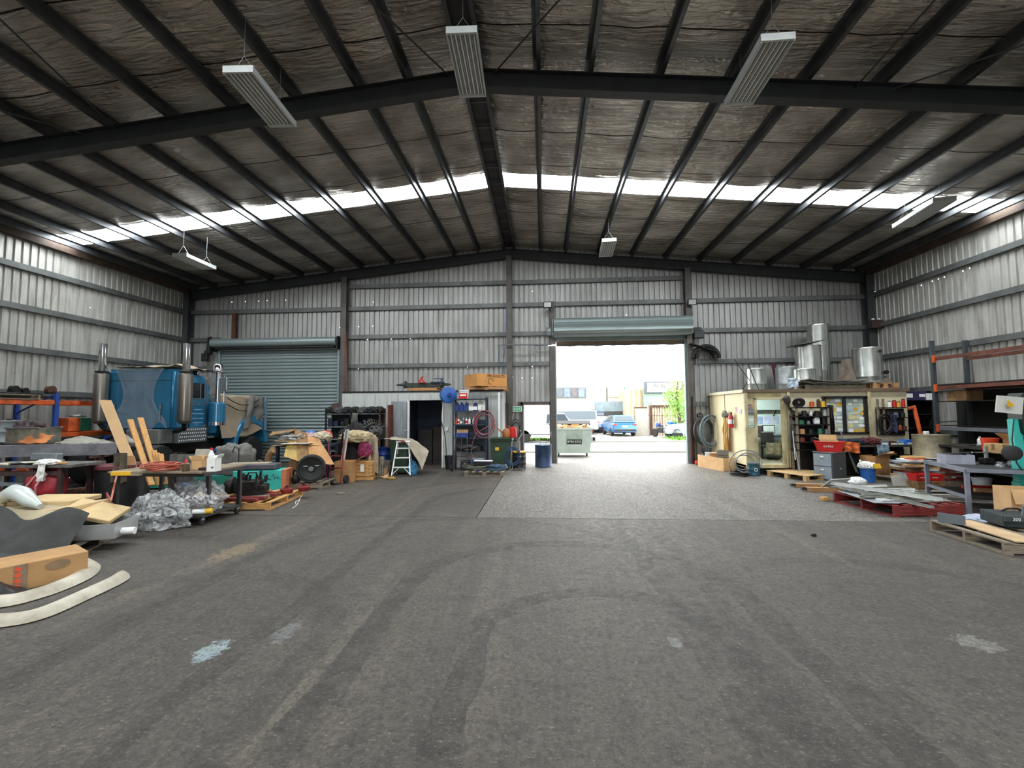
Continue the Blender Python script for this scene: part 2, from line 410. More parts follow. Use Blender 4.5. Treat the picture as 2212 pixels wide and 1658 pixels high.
# ---- girts, columns
def cgirt(a, b, inward, par):
    """lipped C section lying along a-b, open side up-back"""
    a, b, n = Vector(a), Vector(b), Vector(inward); m = B(); z = Vector((0,0,1))
    m.bar(a+n*.1, b+n*.1, .006, .15); m.bar(a+n*.05+z*.075, b+n*.05+z*.075, .1, .006); m.bar(a+n*.05-z*.075, b+n*.05-z*.075, .1, .006)
    m.bar(a+n*.006+z*.06, b+n*.006+z*.06, .006, .035)
    return m.o('girt', GIRT, par)
colx = [-7.52, -1.24, 5.2]
for xs in ((XL+.2, -7.6), (-7.42, -1.34), (-1.14, 5.1), (5.3, XRT-.2)):
    mid = (xs[0]+xs[1])/2
    for gz in (G1, G2, G3, G4, 2.1):
        if gz == G1 and not (-7.5 < mid < 5.2): continue
        lo, hi = xs
        segs = [(lo, hi)]
        if gz < DLT+.1 and lo < DL0 < hi: segs = [(lo, DL0-.1)]
        if gz == G3 and lo < DL0: segs = [(lo, DL0-.1)]
        if gz in (G4, 2.1, G3) and lo < DR0 < hi: segs = [(lo, DR0-.22)] if gz > PDT+.1 else []
        for p, q in segs: cgirt((p, D, gz), (q, D, gz), (0,-1,0), wb)
for gz in (G2, G3, G4, 2.45, 1.2):
    cgirt((XL, BACKY, gz), (XL, D-.25, gz), (1,0,0), wl); cgirt((XRT, BACKY, gz), (XRT, D-.25, gz), (-1,0,0), wr)
def ibeam(a, b, wd, dp, up=(0,0,1), t=.014, m=None):
    m = m or B(); a, b = Vector(a), Vector(b); u = Vector(up); d = (b-a).normalized(); r = d.cross(u).normalized(); u = r.cross(d)
    m.bar(a+u*(dp/2), b+u*(dp/2), wd, t, up); m.bar(a-u*(dp/2), b-u*(dp/2), wd, t, up); m.bar(a, b, t, dp-t, up); return m
EAVE = M('eave_brown_steel', '#57483c', .7, .1, .3, 3, col2='#3d302a'); COLM = M('column_steel', '#5b5753', .55, .1, .2, 2)
for x in colx:
    ibeam((x, D-.16, 0), (x, D-.16, roofz(x)-.46), .2, .26, (0,1,0)).o('column', COLM, wb)
for x in (XL+.2, XRT-.2): ibeam((x, D-.2, 0), (x, D-.2, roofz(x)-.3), .22, .3, (0,1,0)).o('column', STEEL, wb)
B().box((DR0-.1, D-.12, 2.95), (.2, .16, 5.9)).o('column', COLM, wb)
B().box((-11.95, D-.13, 5.05), (.16, .12, 1.4)).o('column', RUST, wb)
for fy in (7.5, -.65):
    ibeam((XL+.22, fy, 0), (XL+.22, fy, roofz(XL)-.3), .2, .36, (1,0,0)).o('column', STEEL, wl)
    ibeam((XRT-.22, fy, 0), (XRT-.22, fy, roofz(XRT)-.3), .2, .36, (1,0,0)).o('column', STEEL, wr)
B().box((XL+.07, (BACKY+D)/2, roofz(XL)-.14), (.14, D-BACKY, .2)).o('eave_strut', EAVE, wl)
B().box((XRT-.07, (BACKY+D)/2, roofz(XRT)-.14), (.14, D-BACKY, .2)).o('eave_strut', EAVE, wr)

# ---- roof: foil blanket over purlins, translucent sheets
def foil_mat():
    m = bpy.data.materials.new('dusty_foil_blanket'); m.use_nodes = True; nt = m.node_tree; N = nt.nodes; L = nt.links
    p = N['Principled BSDF']; tc = N.new('ShaderNodeTexCoord')
    def nz(sc, st, det=5, dist=0):
        mp = N.new('ShaderNodeMapping'); mp.inputs['Scale'].default_value = st; L.new(tc.outputs['Object'], mp.inputs[0])
        z = N.new('ShaderNodeTexNoise'); z.inputs['Scale'].default_value = sc; z.inputs['Detail'].default_value = det; z.inputs['Distortion'].default_value = dist
        L.new(mp.outputs[0], z.inputs['Vector']); return z.outputs['Fac']
    r = N.new('ShaderNodeValToRGB'); r.color_ramp.elements[0].position = .3; r.color_ramp.elements[1].position = .7
    r.color_ramp.elements[0].color = (*srgb('#8f867c'), 1); r.color_ramp.elements[1].color = (*srgb('#dad2c8'), 1)
    L.new(nz(.8, (1, 1.6, 1), 7), r.inputs[0])
    # lap lines of the blanket rolls, every 1.35 m
    sep = N.new('ShaderNodeSeparateXYZ'); L.new(tc.outputs['Object'], sep.inputs[0])
    wv = N.new('ShaderNodeMath'); wv.operation = 'ADD'; L.new(sep.outputs[1], wv.inputs[0])
    k = N.new('ShaderNodeMath'); k.operation = 'MULTIPLY'; k.inputs[1].default_value = .1; L.new(nz(.6, (1, .2, 1)), k.inputs[0]); L.new(k.outputs[0], wv.inputs[1])
    md = N.new('ShaderNodeMath'); md.operation = 'PINGPONG'; md.inputs[1].default_value = .675; L.new(wv.outputs[0], md.inputs[0])
    ln = N.new('ShaderNodeMath'); ln.operation = 'LESS_THAN'; ln.inputs[1].default_value = .014; L.new(md.outputs[0], ln.inputs[0])
    mx = N.new('ShaderNodeMix'); mx.data_type = 'RGBA'; L.new(ln.outputs[0], mx.inputs[0]); L.new(r.outputs[0], mx.inputs[6]); mx.inputs[7].default_value = (*srgb('#2b2622'), 1)
    L.new(mx.outputs[2], p.inputs['Base Color'])
    p.inputs['Metallic'].default_value = .8; p.inputs['Roughness'].default_value = .33
    bp = N.new('ShaderNodeBump'); bp.inputs['Strength'].default_value = 1.0; bp.inputs['Distance'].default_value = .09
    ad = N.new('ShaderNodeMath'); ad.operation = 'ADD'; L.new(nz(3.2, (.45, 3.2, 1), 5, .8), ad.inputs[0])
    k2 = N.new('ShaderNodeMath'); k2.operation = 'MULTIPLY'; k2.inputs[1].default_value = .35; L.new(nz(9, (1, 1.3, 1), 4), k2.inputs[0]); L.new(k2.outputs[0], ad.inputs[1])
    L.new(ad.outputs[0], bp.inputs['Height']); L.new(bp.outputs[0], p.inputs['Normal'])
    return m
FOIL = foil_mat()
SHEET = M('roof_sheet', '#8c9190', .6, .2, .1, 2)
ceil = struct(B().box(((XL+XR)/2, (BACKY+D)/2, 0), (1, 1, .02)).o('ceiling', SHEET))
ceil.data.clear_geometry()
SKY = [(11.2, 11.93), (2.75, 3.48), (-5.7, -4.97)]
PUR = [0.165, 1.16, 2.07, 3.27, 4.47, 5.67, 6.87, 8.07, 9.27, 10.47, 11.6, 12.35]   # distances from the ridge
strips = []; y0 = BACKY
for a, b2 in sorted(SKY): strips.append((y0, a)); y0 = b2
strips.append((y0, D))
def purlin_gap(u):
    for i in range(len(PUR)-1):
        if PUR[i] <= u <= PUR[i+1]: return math.sin(PI*(u-PUR[i])/(PUR[i+1]-PUR[i]))
    return 0
half = (XRT-XL)/2
tb = B(); hs = half+.25
for sgn in (-1, 1):       # outer metal skin, with the same slots
    for a, b2 in strips:
        if a == BACKY: a -= .3
        if b2 == D: b2 += .3
        tb.add([(XR, a, HR+.06), (XR+sgn*hs, a, HR+.06-SL*hs), (XR+sgn*hs, b2, HR+.06-SL*hs), (XR, b2, HR+.06)], [(0,1,2,3)])
tb.o('roof_sheet', SHEET, ceil)
for sgn in (-1, 1):
    for a, b2 in strips:
        nv = max(4, int((b2-a)/.16)); nu = 104
        def fn(u, v, sgn=sgn, a=a, b2=b2):
            d = .02+u*(half-.02); y = a+v*(b2-a); x = XR+sgn*d
            g = purlin_gap(d)
            wr_ = n3(x*.5, y*2.6, 3.1)*.03+n3(x*1.6, y*4.5, 9)*.016
            if 6.2 < y < 7.8 and -1 < x < 7: wr_ += abs(n3(x*1.3, y*1.6, 5))*.07*max(0, 1-abs(x-3)/4)
            return (x, y, roofz(x)+.0-g*(.03-wr_*1.2)+.01)
        B().grid(fn, nu, nv).o('foil_blanket', FOIL, ceil, smooth=True)
GLOW = bpy.data.materials.new('daylit_fibreglass'); GLOW.use_nodes = True
_n = GLOW.node_tree.nodes; _p = _n['Principled BSDF']; _p.inputs['Base Color'].default_value = (.9, .95, .95, 1); _p.inputs['Roughness'].default_value = .5
_p.inputs['Emission Color'].default_value = (.93, .98, 1, 1); _p.inputs['Emission Strength'].default_value = SKYLIGHT
for a, b2 in SKY:
    for sgn in (-1, 1):
        m = B(); n_ = 14
        for i in range(n_):
            u0, u1 = .08+i*(half-.3)/n_, .08+(i+1)*(half-.3)/n_
            m.add([(XR+sgn*u0, a-.05, HR+.03-SL*u0), (XR+sgn*u1, a-.05, HR+.03-SL*u1), (XR+sgn*u1, b2+.05, HR+.03-SL*u1), (XR+sgn*u0, b2+.05, HR+.03-SL*u0)], [(0,1,2,3)])
        m.o('skylight_sheet', GLOW, ceil)
PURM = M('purlin_steel', '#55575a', .4, .5, .2, 3)
for sgn in (-1, 1):
    for d in PUR:
        x = XR+sgn*d; m = B(); z = roofz(x); zt = z-.01; zb = z-.175
        m.box((x, (BACKY+D)/2, (zt+zb)/2), (.006, D-BACKY, .165))
        m.box((x+sgn*.033, (BACKY+D)/2, zb), (.066, D-BACKY, .006)); m.box((x-sgn*.033, (BACKY+D)/2, zt), (.066, D-BACKY, .006))
        m.box((x+sgn*.063, (BACKY+D)/2, zb+.012), (.006, D-BACKY, .024))
        m.o('purlin', PURM, ceil)
# ridge bridging between the two ridge purlins
for i in range(64):
    y = -9+i*.395
    B().box((XR, y, HR-.12), (.34, .05, .015)).o('ridge_cleat', PURM, ceil) if i % 2 == 0 and y > 5 else None
B().box((XR, (BACKY+D)/2, HR-.03), (.42, D-BACKY, .01)).o('ridge_tray', M('ridge_tray_steel', '#3d3b3a', .6, .2), ceil)
for fy in (D-.16, 7.5, -.65):
    dp = .32
    for sgn in (-1, 1):
        a = Vector((XR, fy, roofz(XR)-.2-dp/2)); e = XR+sgn*(half-.25); b2 = Vector((e, fy, roofz(e)-.2-dp/2))
        m = ibeam(a, b2, .19, dp)
        hl = 2.6; h0 = e-sgn*hl               # haunch
        za, zb = roofz(h0)-.2-dp, roofz(e)-.2-dp
        if fy < 12:
            m.add([(h0, fy-.007, za), (e, fy-.007, zb-.5), (e, fy-.007, zb), (h0, fy+.007, za), (e, fy+.007, zb-.5), (e, fy+.007, zb)], [(0,1,2),(5,4,3),(0,3,4,1),(1,4,5,2),(0,2,5,3)])
            m.bar((h0, fy, za), (e, fy, zb-.5), .19, .014)
        m.o('rafter', M('rafter_steel', '#303335', .55, .1, .2, 2), ceil)
    B().box((XR, fy, roofz(XR)-.35), (.05, .24, .42)).o('apex_plate', STEEL, ceil)
# roof brace rods in the bay above the camera
def rod(p, q, par=ceil): B().cyl(p, q, .014, n=8).o('brace_rod', STEEL, par)
def rz_(x, y, o=-.24): return Vector((x, y, roofz(x)+o))
rod(rz_(-1.5, 7.7), rz_(-5.4, 0)); rod(rz_(-1.0, 7.7), rz_(2.3, 3.4)); rod(rz_(2.3, 3.4), rz_(4.6, 0))
rod(rz_(-8.0, 7.7), rz_(-6.0, 0)); rod(rz_(-8.4, 7.7), rz_(-13.0, 2.0))
rod(rz_(5.25, 7.7), rz_(5.0, 0)); rod(rz_(5.6, 7.7), rz_(10.8, 3.2))

# ---- roller doors
SLAT = M('roller_steel', '#8a9798', .38, .35, .1, 3, stretch=(.3, 1, 6))
d1 = struct(B().box((0, 0, 0), (1, 1, 1)).o('door_1', SLAT)); d1.data.clear_geometry()
sw = DL1-DL0
nsl = 34; sh = DLT/nsl
prof = [(0, 0), (.02, .012), (.04, .035), (.062, .035), (.085, .012), (.105, 0), (sh, 0)]
me = None
for i in range(nsl):
    if me is None:
        m = B()
        for j in range(len(prof)-1):
            (z0_, y0_), (z1_, y1_) = prof[j], prof[j+1]
            m.add([(DL0, -y0_, z0_), (DL1, -y0_, z0_), (DL1, -y1_, z1_), (DL0, -y1_, z1_)], [(0,1,2,3)])
        so = m.o('slat', SLAT, d1, smooth=False); me = so.data
    else: so = bpy.data.objects.new('slat', me); COL.objects.link(so); so.parent = d1
    so.location = (0, D-.06, i*sh)
for x in (DL0-.03, DL1+.03): B().box((x, D-.1, 2.15), (.09, .12, 4.3)).o('guide_rail', SLAT, d1, bevel=.008)
B().cyl((DL0-.2, D-.3, DLT+.26), (DL1+.02, D-.3, DLT+.26), .17, n=24).o('curtain_drum', SLAT, d1, smooth=True)
B().cyl((DL0-.05, D-.3, DLT+.05), (DL1-.05, D-.3, DLT+.05), .06, n=12).o('lower_roll', DARKM, d1, smooth=True)
for x in (DL0-.24, DL1+.08):
    B().box((x, D-.2, DLT+.2), (.03, .4, .5)).o('bracket', DARKM, d1, bevel=.006)
m = B().box((DL0-.45, D-.3, DLT-.28), (.22, .2, .3)).cyl((DL0-.45, D-.3, DLT-.1), (DL0-.24, D-.3, DLT-.1), .1)
m.tube([(DL0-.24, D-.3, DLT+.5), (DL0-.38, D-.3, DLT+.46), (DL0-.4, D-.3, DLT+.1), (DL0-.4, D-.3, DLT-.3)], .04)
m.o('drive_motor', BLACK, d1, bevel=.01)

d2 = struct(B().box((0, 0, 0), (1, 1, 1)).o('door_2', SLAT)); d2.data.clear_geometry()
x0, x1 = DR0-.05, DR1+.12
m = B(); ring = []
for k in range(40):
    t = 2*PI*k/40; r = .33+.025*math.sin(t*9); ring.append((D-.42+r*math.cos(t), DRT+.42+r*math.sin(t)))
vs = [(x0, y, z) for y, z in ring]+[(x1, y, z) for y, z in ring]
m.add(vs, [(k, (k+1) % 40, 40+(k+1) % 40, 40+k) for k in range(40)]+[tuple(range(40)), tuple(range(79, 39, -1))])
m.o('rolled_curtain', SLAT, d2, smooth=True)
for i in range(3): B().box(((x0+x1)/2, D-.1-.01*(i % 2), DRT+.16-i*.085), (x1-x0-.15, .03, .075)).o('slat', SLAT, d2, bevel=.01)
B().box(((x0+x1)/2, D-.1, DRT-.085), (x1-x0-.2, .05, .11)).o('bottom_rail', M('timber_rail', '#7a6a55', .8), d2)
def rub(u, v): return (x0+.1+u*(x1-x0-.2), D-.1+.004*math.sin(u*60), DRT-.12-v*(.09+.03*n3(u*14, 2)))
B().grid(rub, 60, 2, .004).o('weather_strip', M('grey_rubber', '#6b6461', .8), d2)
for x in (DR0-.01, DR1+.02): B().box((x, D-.08, DRT/2), (.1, .14, DRT)).o('guide_rail', SLAT, d2, bevel=.008)
for x in (x0-.03, x1+.04): B().box((x, D-.3, DRT+.42), (.03, .5, .6)).o('bracket', GALV, d2, bevel=.006)
m = B().box((x1+.3, D-.32, DRT+.1), (.34, .22, .26)).cyl((x1+.06, D-.32, DRT+.25), (x1+.4, D-.32, DRT+.25), .11)
m.o('chain_hoist', STEEL, d2, bevel=.01)
for dx in (0, .1): B().tube([(x1+.2+dx, D-.35, DRT), (x1+.2+dx, D-.34, 2.4), (x1+.2+dx+.02, D-.35, .3)], .009).o('pull_chain', GALV, d2)
d3 = struct(B().box((0, 0, 0), (1, 1, 1)).o('door_3', STEEL)); d3.data.clear_geometry()
FRM = M('door_frame_steel', '#554d4b', .5, .1, .2, 5)
for x in (PD0-.05, PD1+.05): B().box((x, D-.06, PDT/2+.05), (.1, .14, PDT+.1)).o('jamb', FRM, d3, bevel=.006)
B().box(((PD0+PD1)/2, D-.06, PDT+.06), (PD1-PD0+.4, .14, .12)).o('lintel', FRM, d3, bevel=.006)
B().box((PD1+.04, D-.16, 1.05), (.04, .08, .16)).o('latch', GALV, d3)
# ================================================================== BUILDERS
def ctr(p, z=None):
    p = Vector(p)
    if z is not None: p.z = z
    return p
def lettering(txt, size, mat, parent, loc, rot, name='lettering', align='CENTER', ext=.001, shear=0):
    c = bpy.data.curves.new(name, 'FONT'); c.body = txt; c.size = size; c.align_x = align; c.align_y = 'CENTER'; c.extrude = ext; c.shear = shear
    c.resolution_u = 3
    tmp = bpy.data.objects.new(name, c); me = bpy.data.meshes.new_from_object(tmp); bpy.data.objects.remove(tmp)
    me.materials.clear(); me.materials.append(mat); o = bpy.data.objects.new(name, me); COL.objects.link(o); o.parent = parent; o.location = loc; o.rotation_euler = rot
    return o
FRONT = (PI/2, 0, 0)
def lump(b, c, r, seed=0, amp=.25, fr=1.6, nu=26, nv=14, floor=True, ridge=False, sq=1.0):
    c = Vector(c)
    def fn(u, v):
        t = u*2*PI; p = v*PI
        d = Vector((math.cos(t)*math.sin(p), math.sin(t)*math.sin(p), -math.cos(p)))
        if sq != 1:
            d = Vector([math.copysign(abs(c_)**sq, c_) for c_ in d])
        k = noise.fractal(d*fr+Vector((seed*7.3, seed*3.1, 0)), 1, 2, 3)
        if ridge: k = .45-abs(k)*1.3-.5*abs(noise.noise(d*fr*2.6+Vector((seed, 1, 4))))
        s = 1+amp*k
        q = Vector((d.x*r[0]*s, d.y*r[1]*s, d.z*r[2]*s))
        if floor and q.z < -r[2]*.55: q.z = -r[2]*.55
        return c+q+(Vector((0,0,r[2]*.55)) if floor else Vector((0,0,0)))
    return b.grid(fn, nu, nv)
def cloth_pile(name, label, cat, loc, r, mat, seed=0, amp=.5, fr=2.2, rz=0, group=None, extra=None):
    b = B(); lump(b, (0,0,0), r, seed, amp, fr, 48, 26, True, True)
    o = b.o(name, mat, None, 2, loc=loc, rz=rz); tag(o, label, cat, group); return o
def hang(b, p0, p1, drop, folds=5, depth=.05, seed=0, th=.008, flare=0, nu=24, nv=12, rag=.06):
    """cloth hanging from the line p0-p1"""
    p0, p1 = Vector(p0), Vector(p1); d = (p1-p0); n = Vector((d.y, -d.x, 0)).normalized()
    def fn(u, v):
        q = p0+d*u; w = depth*math.sin(u*folds*2*PI+seed+v*.8)*(.25+v)+.04*n3(u*4, v*4, seed)
        return q+n*(w+flare*v*v)+Vector((0,0,-v*(drop*(1+rag*n3(u*6, seed)))))+d*(n3(v*3, seed, u)*.05*v)
    return b.grid(fn, nu, nv, th)
def pallet(label, loc, rz=0, L=1.165, W=1.165, mat=None, h=.13, nb=7, group=None, bw=.095, blocks=False, cat='pallet'):
    """deck boards run along local y, bearers along local x"""
    mat = mat or PALW; t = thing('timber_pallet', label, cat, loc, rz, group); bt = .02
    for i in range(nb):
        x = -L/2+bw/2+i*(L-bw)/(nb-1)
        B().box((x, 0, h-bt/2), (bw, W, bt), rz=n3(i, rz*3)*.01).o('deck_board', mat, t)
    for k in (-1, 0, 1):
        y = k*(W/2-.025)
        if blocks:
            for j in (-1, 0, 1): B().box((j*(L/2-.06), y*(.92 if k else 1), (h-bt)/2+.01), (.11, .1, h-bt-.022)).o('block', mat, t)
        else: B().box((0, y, (h-bt)/2+.01), (L, .042, h-2*bt)).o('bearer', mat, t)
        if not blocks: B().box((k*(L/2-bw/2), 0, bt/2), (bw, W, bt)).o('bottom_board', mat, t)
        else: B().box((0, y*(.92 if k else 1), bt/2), (L, .1, bt)).o('bottom_board', mat, t)
    return t
TAPE = M('brown_tape', '#9c7a4c', .35)
def carton(label, loc, dim, rz=0, mat=None, flaps=None, tilt=None, group=None, name='carton', cat='box', tape=True, th=.006):
    """flaps=None closed; else 4 angles (deg from vertical, outwards) for +x,-x,+y,-y"""
    mat = mat or CARD; L, W, H = dim; t = thing(name, label, cat, loc, rz, group)
    if tilt: t.rotation_euler = (tilt[0], tilt[1], rz)
    if flaps is None:
        B().box((0, 0, H/2), (L, W, H)).o('body', mat, t, bevel=.006)
        if tape:
            B().box((0, 0, H+.0006), (L+.001, .05, .0012)).o('tape', TAPE, t)
            for s in (-1, 1): B().box((s*(L/2+.0006), 0, H-.06), (.0012, .05, .12)).o('tape', TAPE, t)
    else:
        m = B(); m.box((0, 0, th/2), (L, W, th))
        for s in (-1, 1):
            m.box((s*(L/2-th/2), 0, H/2), (th, W, H)); m.box((0, s*(W/2-th/2), H/2), (L, th, H))
        m.o('body', mat, t)
        for k, a in enumerate(flaps):
            if a is None: continue
            a = math.radians(a); s = 1 if k % 2 == 0 else -1; f = .5*min(L, W)
            e = Vector((s*L/2, 0, H)) if k < 2 else Vector((0, s*W/2, H)); o = Vector((s, 0, 0)) if k < 2 else Vector((0, s, 0))
            w_ = W if k < 2 else L; ax = Vector((0, 1, 0)) if k < 2 else Vector((1, 0, 0))
            d = o*math.sin(a)+Vector((0,0,math.cos(a))); q = e+d*f
            n = d.cross(ax).normalized()*th*.5
            i, j = e-ax*(w_/2), e+ax*(w_/2); kk, l = q+ax*(w_/2-.01), q-ax*(w_/2-.01)
            B().add([i-n, j-n, kk-n, l-n, i+n, j+n, kk+n, l+n], [(0,1,2,3),(7,6,5,4),(0,4,5,1),(1,5,6,2),(2,6,7,3),(3,7,4,0)]).o('flap', mat, t)
    return t
def drum(label, loc, r, h, mat, lid=None, cat='drum', group=None, name='steel_drum', open_top=False, hoops=2):
    t = thing(name, label, cat, loc, 0, group)
    pr = [(r*.97, 0), (r*1.02, .01), (r*1.02, .03), (r, .04)]
    for k in range(hoops):
        z = h*(k+1)/(hoops+1); pr += [(r, z-.025), (r*1.035, z-.008), (r*1.035, z+.008), (r, z+.025)]
    pr += [(r, h-.03), (r*1.02, h-.022), (r*1.02, h)]
    if open_top: pr += [(r*.97, h), (r*.96, h*.5), (r*.95, .03), (.001, .02)]
    else: pr += [(r*.97, h), (r*.96, h-.015), (.001, h-.015)]
    B().lathe(pr, 28).o('body', mat, t, True)
    if lid:
        B().lathe([(r*1.03, h-.03), (r*1.05, h-.02), (r*1.05, h+.006), (r*.98, h+.012), (.001, h+.016)], 28).o('lid', lid, t, True)
        B().lathe([(.03, h), (.03, h+.025), (.001, h+.026)], 10, Matrix.Translation((r*.6, 0, 0))).o('bung', lid, t)
    return t
def bucket(label, loc, r, h, mat, group=None, name='bucket', handle=True, cat='bucket', lid=None, taper=.8):
    t = thing(name, label, cat, loc, 0, group)
    B().lathe([(r*taper, 0), (r, h-.02), (r*1.05, h-.02), (r*1.05, h), (r*.97, h), (r*(taper-.03), .01), (.001, .01)], 22).o('body', mat, t, True)
    if handle: B().tube([(math.cos(a)*r*1.04, .02*0, h-.03-math.sin(a)*r*.55) for a in [PI*i/10 for i in range(11)]], .004).o('handle', GALV, t)
    if lid: B().lathe([(r*1.06, h-.015), (r*1.06, h+.012), (.001, h+.016)], 22).o('lid', lid, t, True)
    return t
def bottle(label, loc, h, r, mat, cap, band=None, group=None, kind='round', rz=0, cat='bottle', name='bottle'):
    t = thing(name, label, cat, loc, rz, group)
    if kind == 'round':
        B().lathe([(r*.92, 0), (r, .01), (r, h*.62), (r*.85, h*.72), (r*.35, h*.86), (r*.35, h*.92)], 14).o('body', mat, t, True)
        B().lathe([(r*.42, h*.9), (r*.42, h), (.001, h)], 12).o('cap', cap, t)
    elif kind == 'nozzle':
        B().lathe([(r*.92, 0), (r, .01), (r, h*.6), (r*.5, h*.7)], 14).o('body', mat, t, True)
        B().lathe([(r*.5, h*.69), (r*.4, h*.8), (r*.12, h), (.001, h)], 12).o('cap', cap, t)
    elif kind == 'spray':
        B().lathe([(r*.9, 0), (r, .01), (r, h*.5), (r*.8, h*.62), (r*.3, h*.76)], 14).o('body', mat, t, True)
        B().box((0, 0, h*.82), (r*.6, r*.6, h*.14)).box((r*.5, 0, h*.93), (r*1.8, r*.55, h*.1)).box((r*1.0, 0, h*.82), (r*.15, r*.3, h*.18), ry=.3).o('trigger', cap, t, bevel=.003)
    elif kind == 'can':
        B().lathe([(r, 0), (r, h*.84), (r*.7, h*.88)], 14).o('body', mat, t, True)
        B().lathe([(r*.85, h*.86), (r*.85, h*.98), (r*.6, h), (.001, h)], 12).o('cap', cap, t, True)
    else:   # jug with handle
        m = B().box((0, 0, h*.36), (r*2, r*1.25, h*.72)); m.o('body', mat, t, bevel=r*.25, seg=2, smooth=True)
        B().lathe([(r*.8, h*.7), (r*.28, h*.88), (r*.28, h*.93)], 12, Matrix.Diagonal((1, .75, 1, 1))).o('shoulder', mat, t, True)
        B().tube([(r*.15, 0, h*.86), (r*.75, 0, h*.86), (r*.92, 0, h*.74), (r*.95, 0, h*.5)], r*.14, 8).o('handle', mat, t, True)
        B().lathe([(r*.34, h*.9), (r*.34, h), (.001, h)], 12).o('cap', cap, t)
    if band:
        if kind == 'jug': B().box((0, 0, h*.33), (r*1.6, r*1.27, h*.36)).o('label_band', band, t)
        else: B().lathe([(r*1.01, h*.15), (r*1.012, h*.5)], 14).o('label_band', band, t, True)
    return t
def coil(label, loc, R, r, turns, mat, vertical=False, rz=0, cat='hose', name='hose_coil', seed=1, sq=1.0, jit=.12, tail=None, group=None, spread=None, ends=True):
    rnd = random.Random(seed); pts = []; spread = spread if spread is not None else r*turns*1.1
    nseg = 22
    for k in range(turns*nseg+1):
        a = 2*PI*k/nseg; tr = k/nseg; ri = R*(1+jit*math.sin(tr*2.1+seed)+jit*.4*n3(a*.5, seed))
        x, y = math.cos(a)*ri, math.sin(a)*ri*sq; z = r+abs((tr*1.7+seed*.3) % 2-1)*spread
        if vertical: pts.append((x, z-spread*.5, y))
        else: pts.append((x+jit*R*.4*n3(tr, seed), y, z))
    if tail: pts += tail
    t = thing(name, label, cat, loc, rz, group); B().tube(pts, r, 6).o('hose', mat, t, True)
    if ends: B().cyl(Vector(pts[0])-Vector((0,0,0)), Vector(pts[0])+Vector((0,-.05 if vertical else .0,.0 if vertical else .05)), r*1.5, n=8).o('coupling', GALV, t)
    return t
def sheet(name, label, cat, corners, th, mat, group=None, wav=0, seed=0, nu=10, nv=8, kind=None):
    a, b_, c_, d_ = [Vector(p) for p in corners]
    n = (b_-a).cross(d_-a).normalized()
    def fn(u, v):
        p = (a*(1-u)+b_*u)*(1-v)+(d_*(1-u)+c_*u)*v
        return p+n*(wav*n3(u*3, v*3, seed)*1.6)
    return tag(B().grid(fn, nu, nv, th).o(name, mat, None, bool(wav)), label, cat, group)
def bar_thing(name, label, cat, a, b, w, h, mat, group=None):
    a, b = Vector(a), Vector(b); m = B().bar(a, b, w, h); return tag(m.o(name, mat, None, bevel=min(w, h)*.12), label, cat, group)

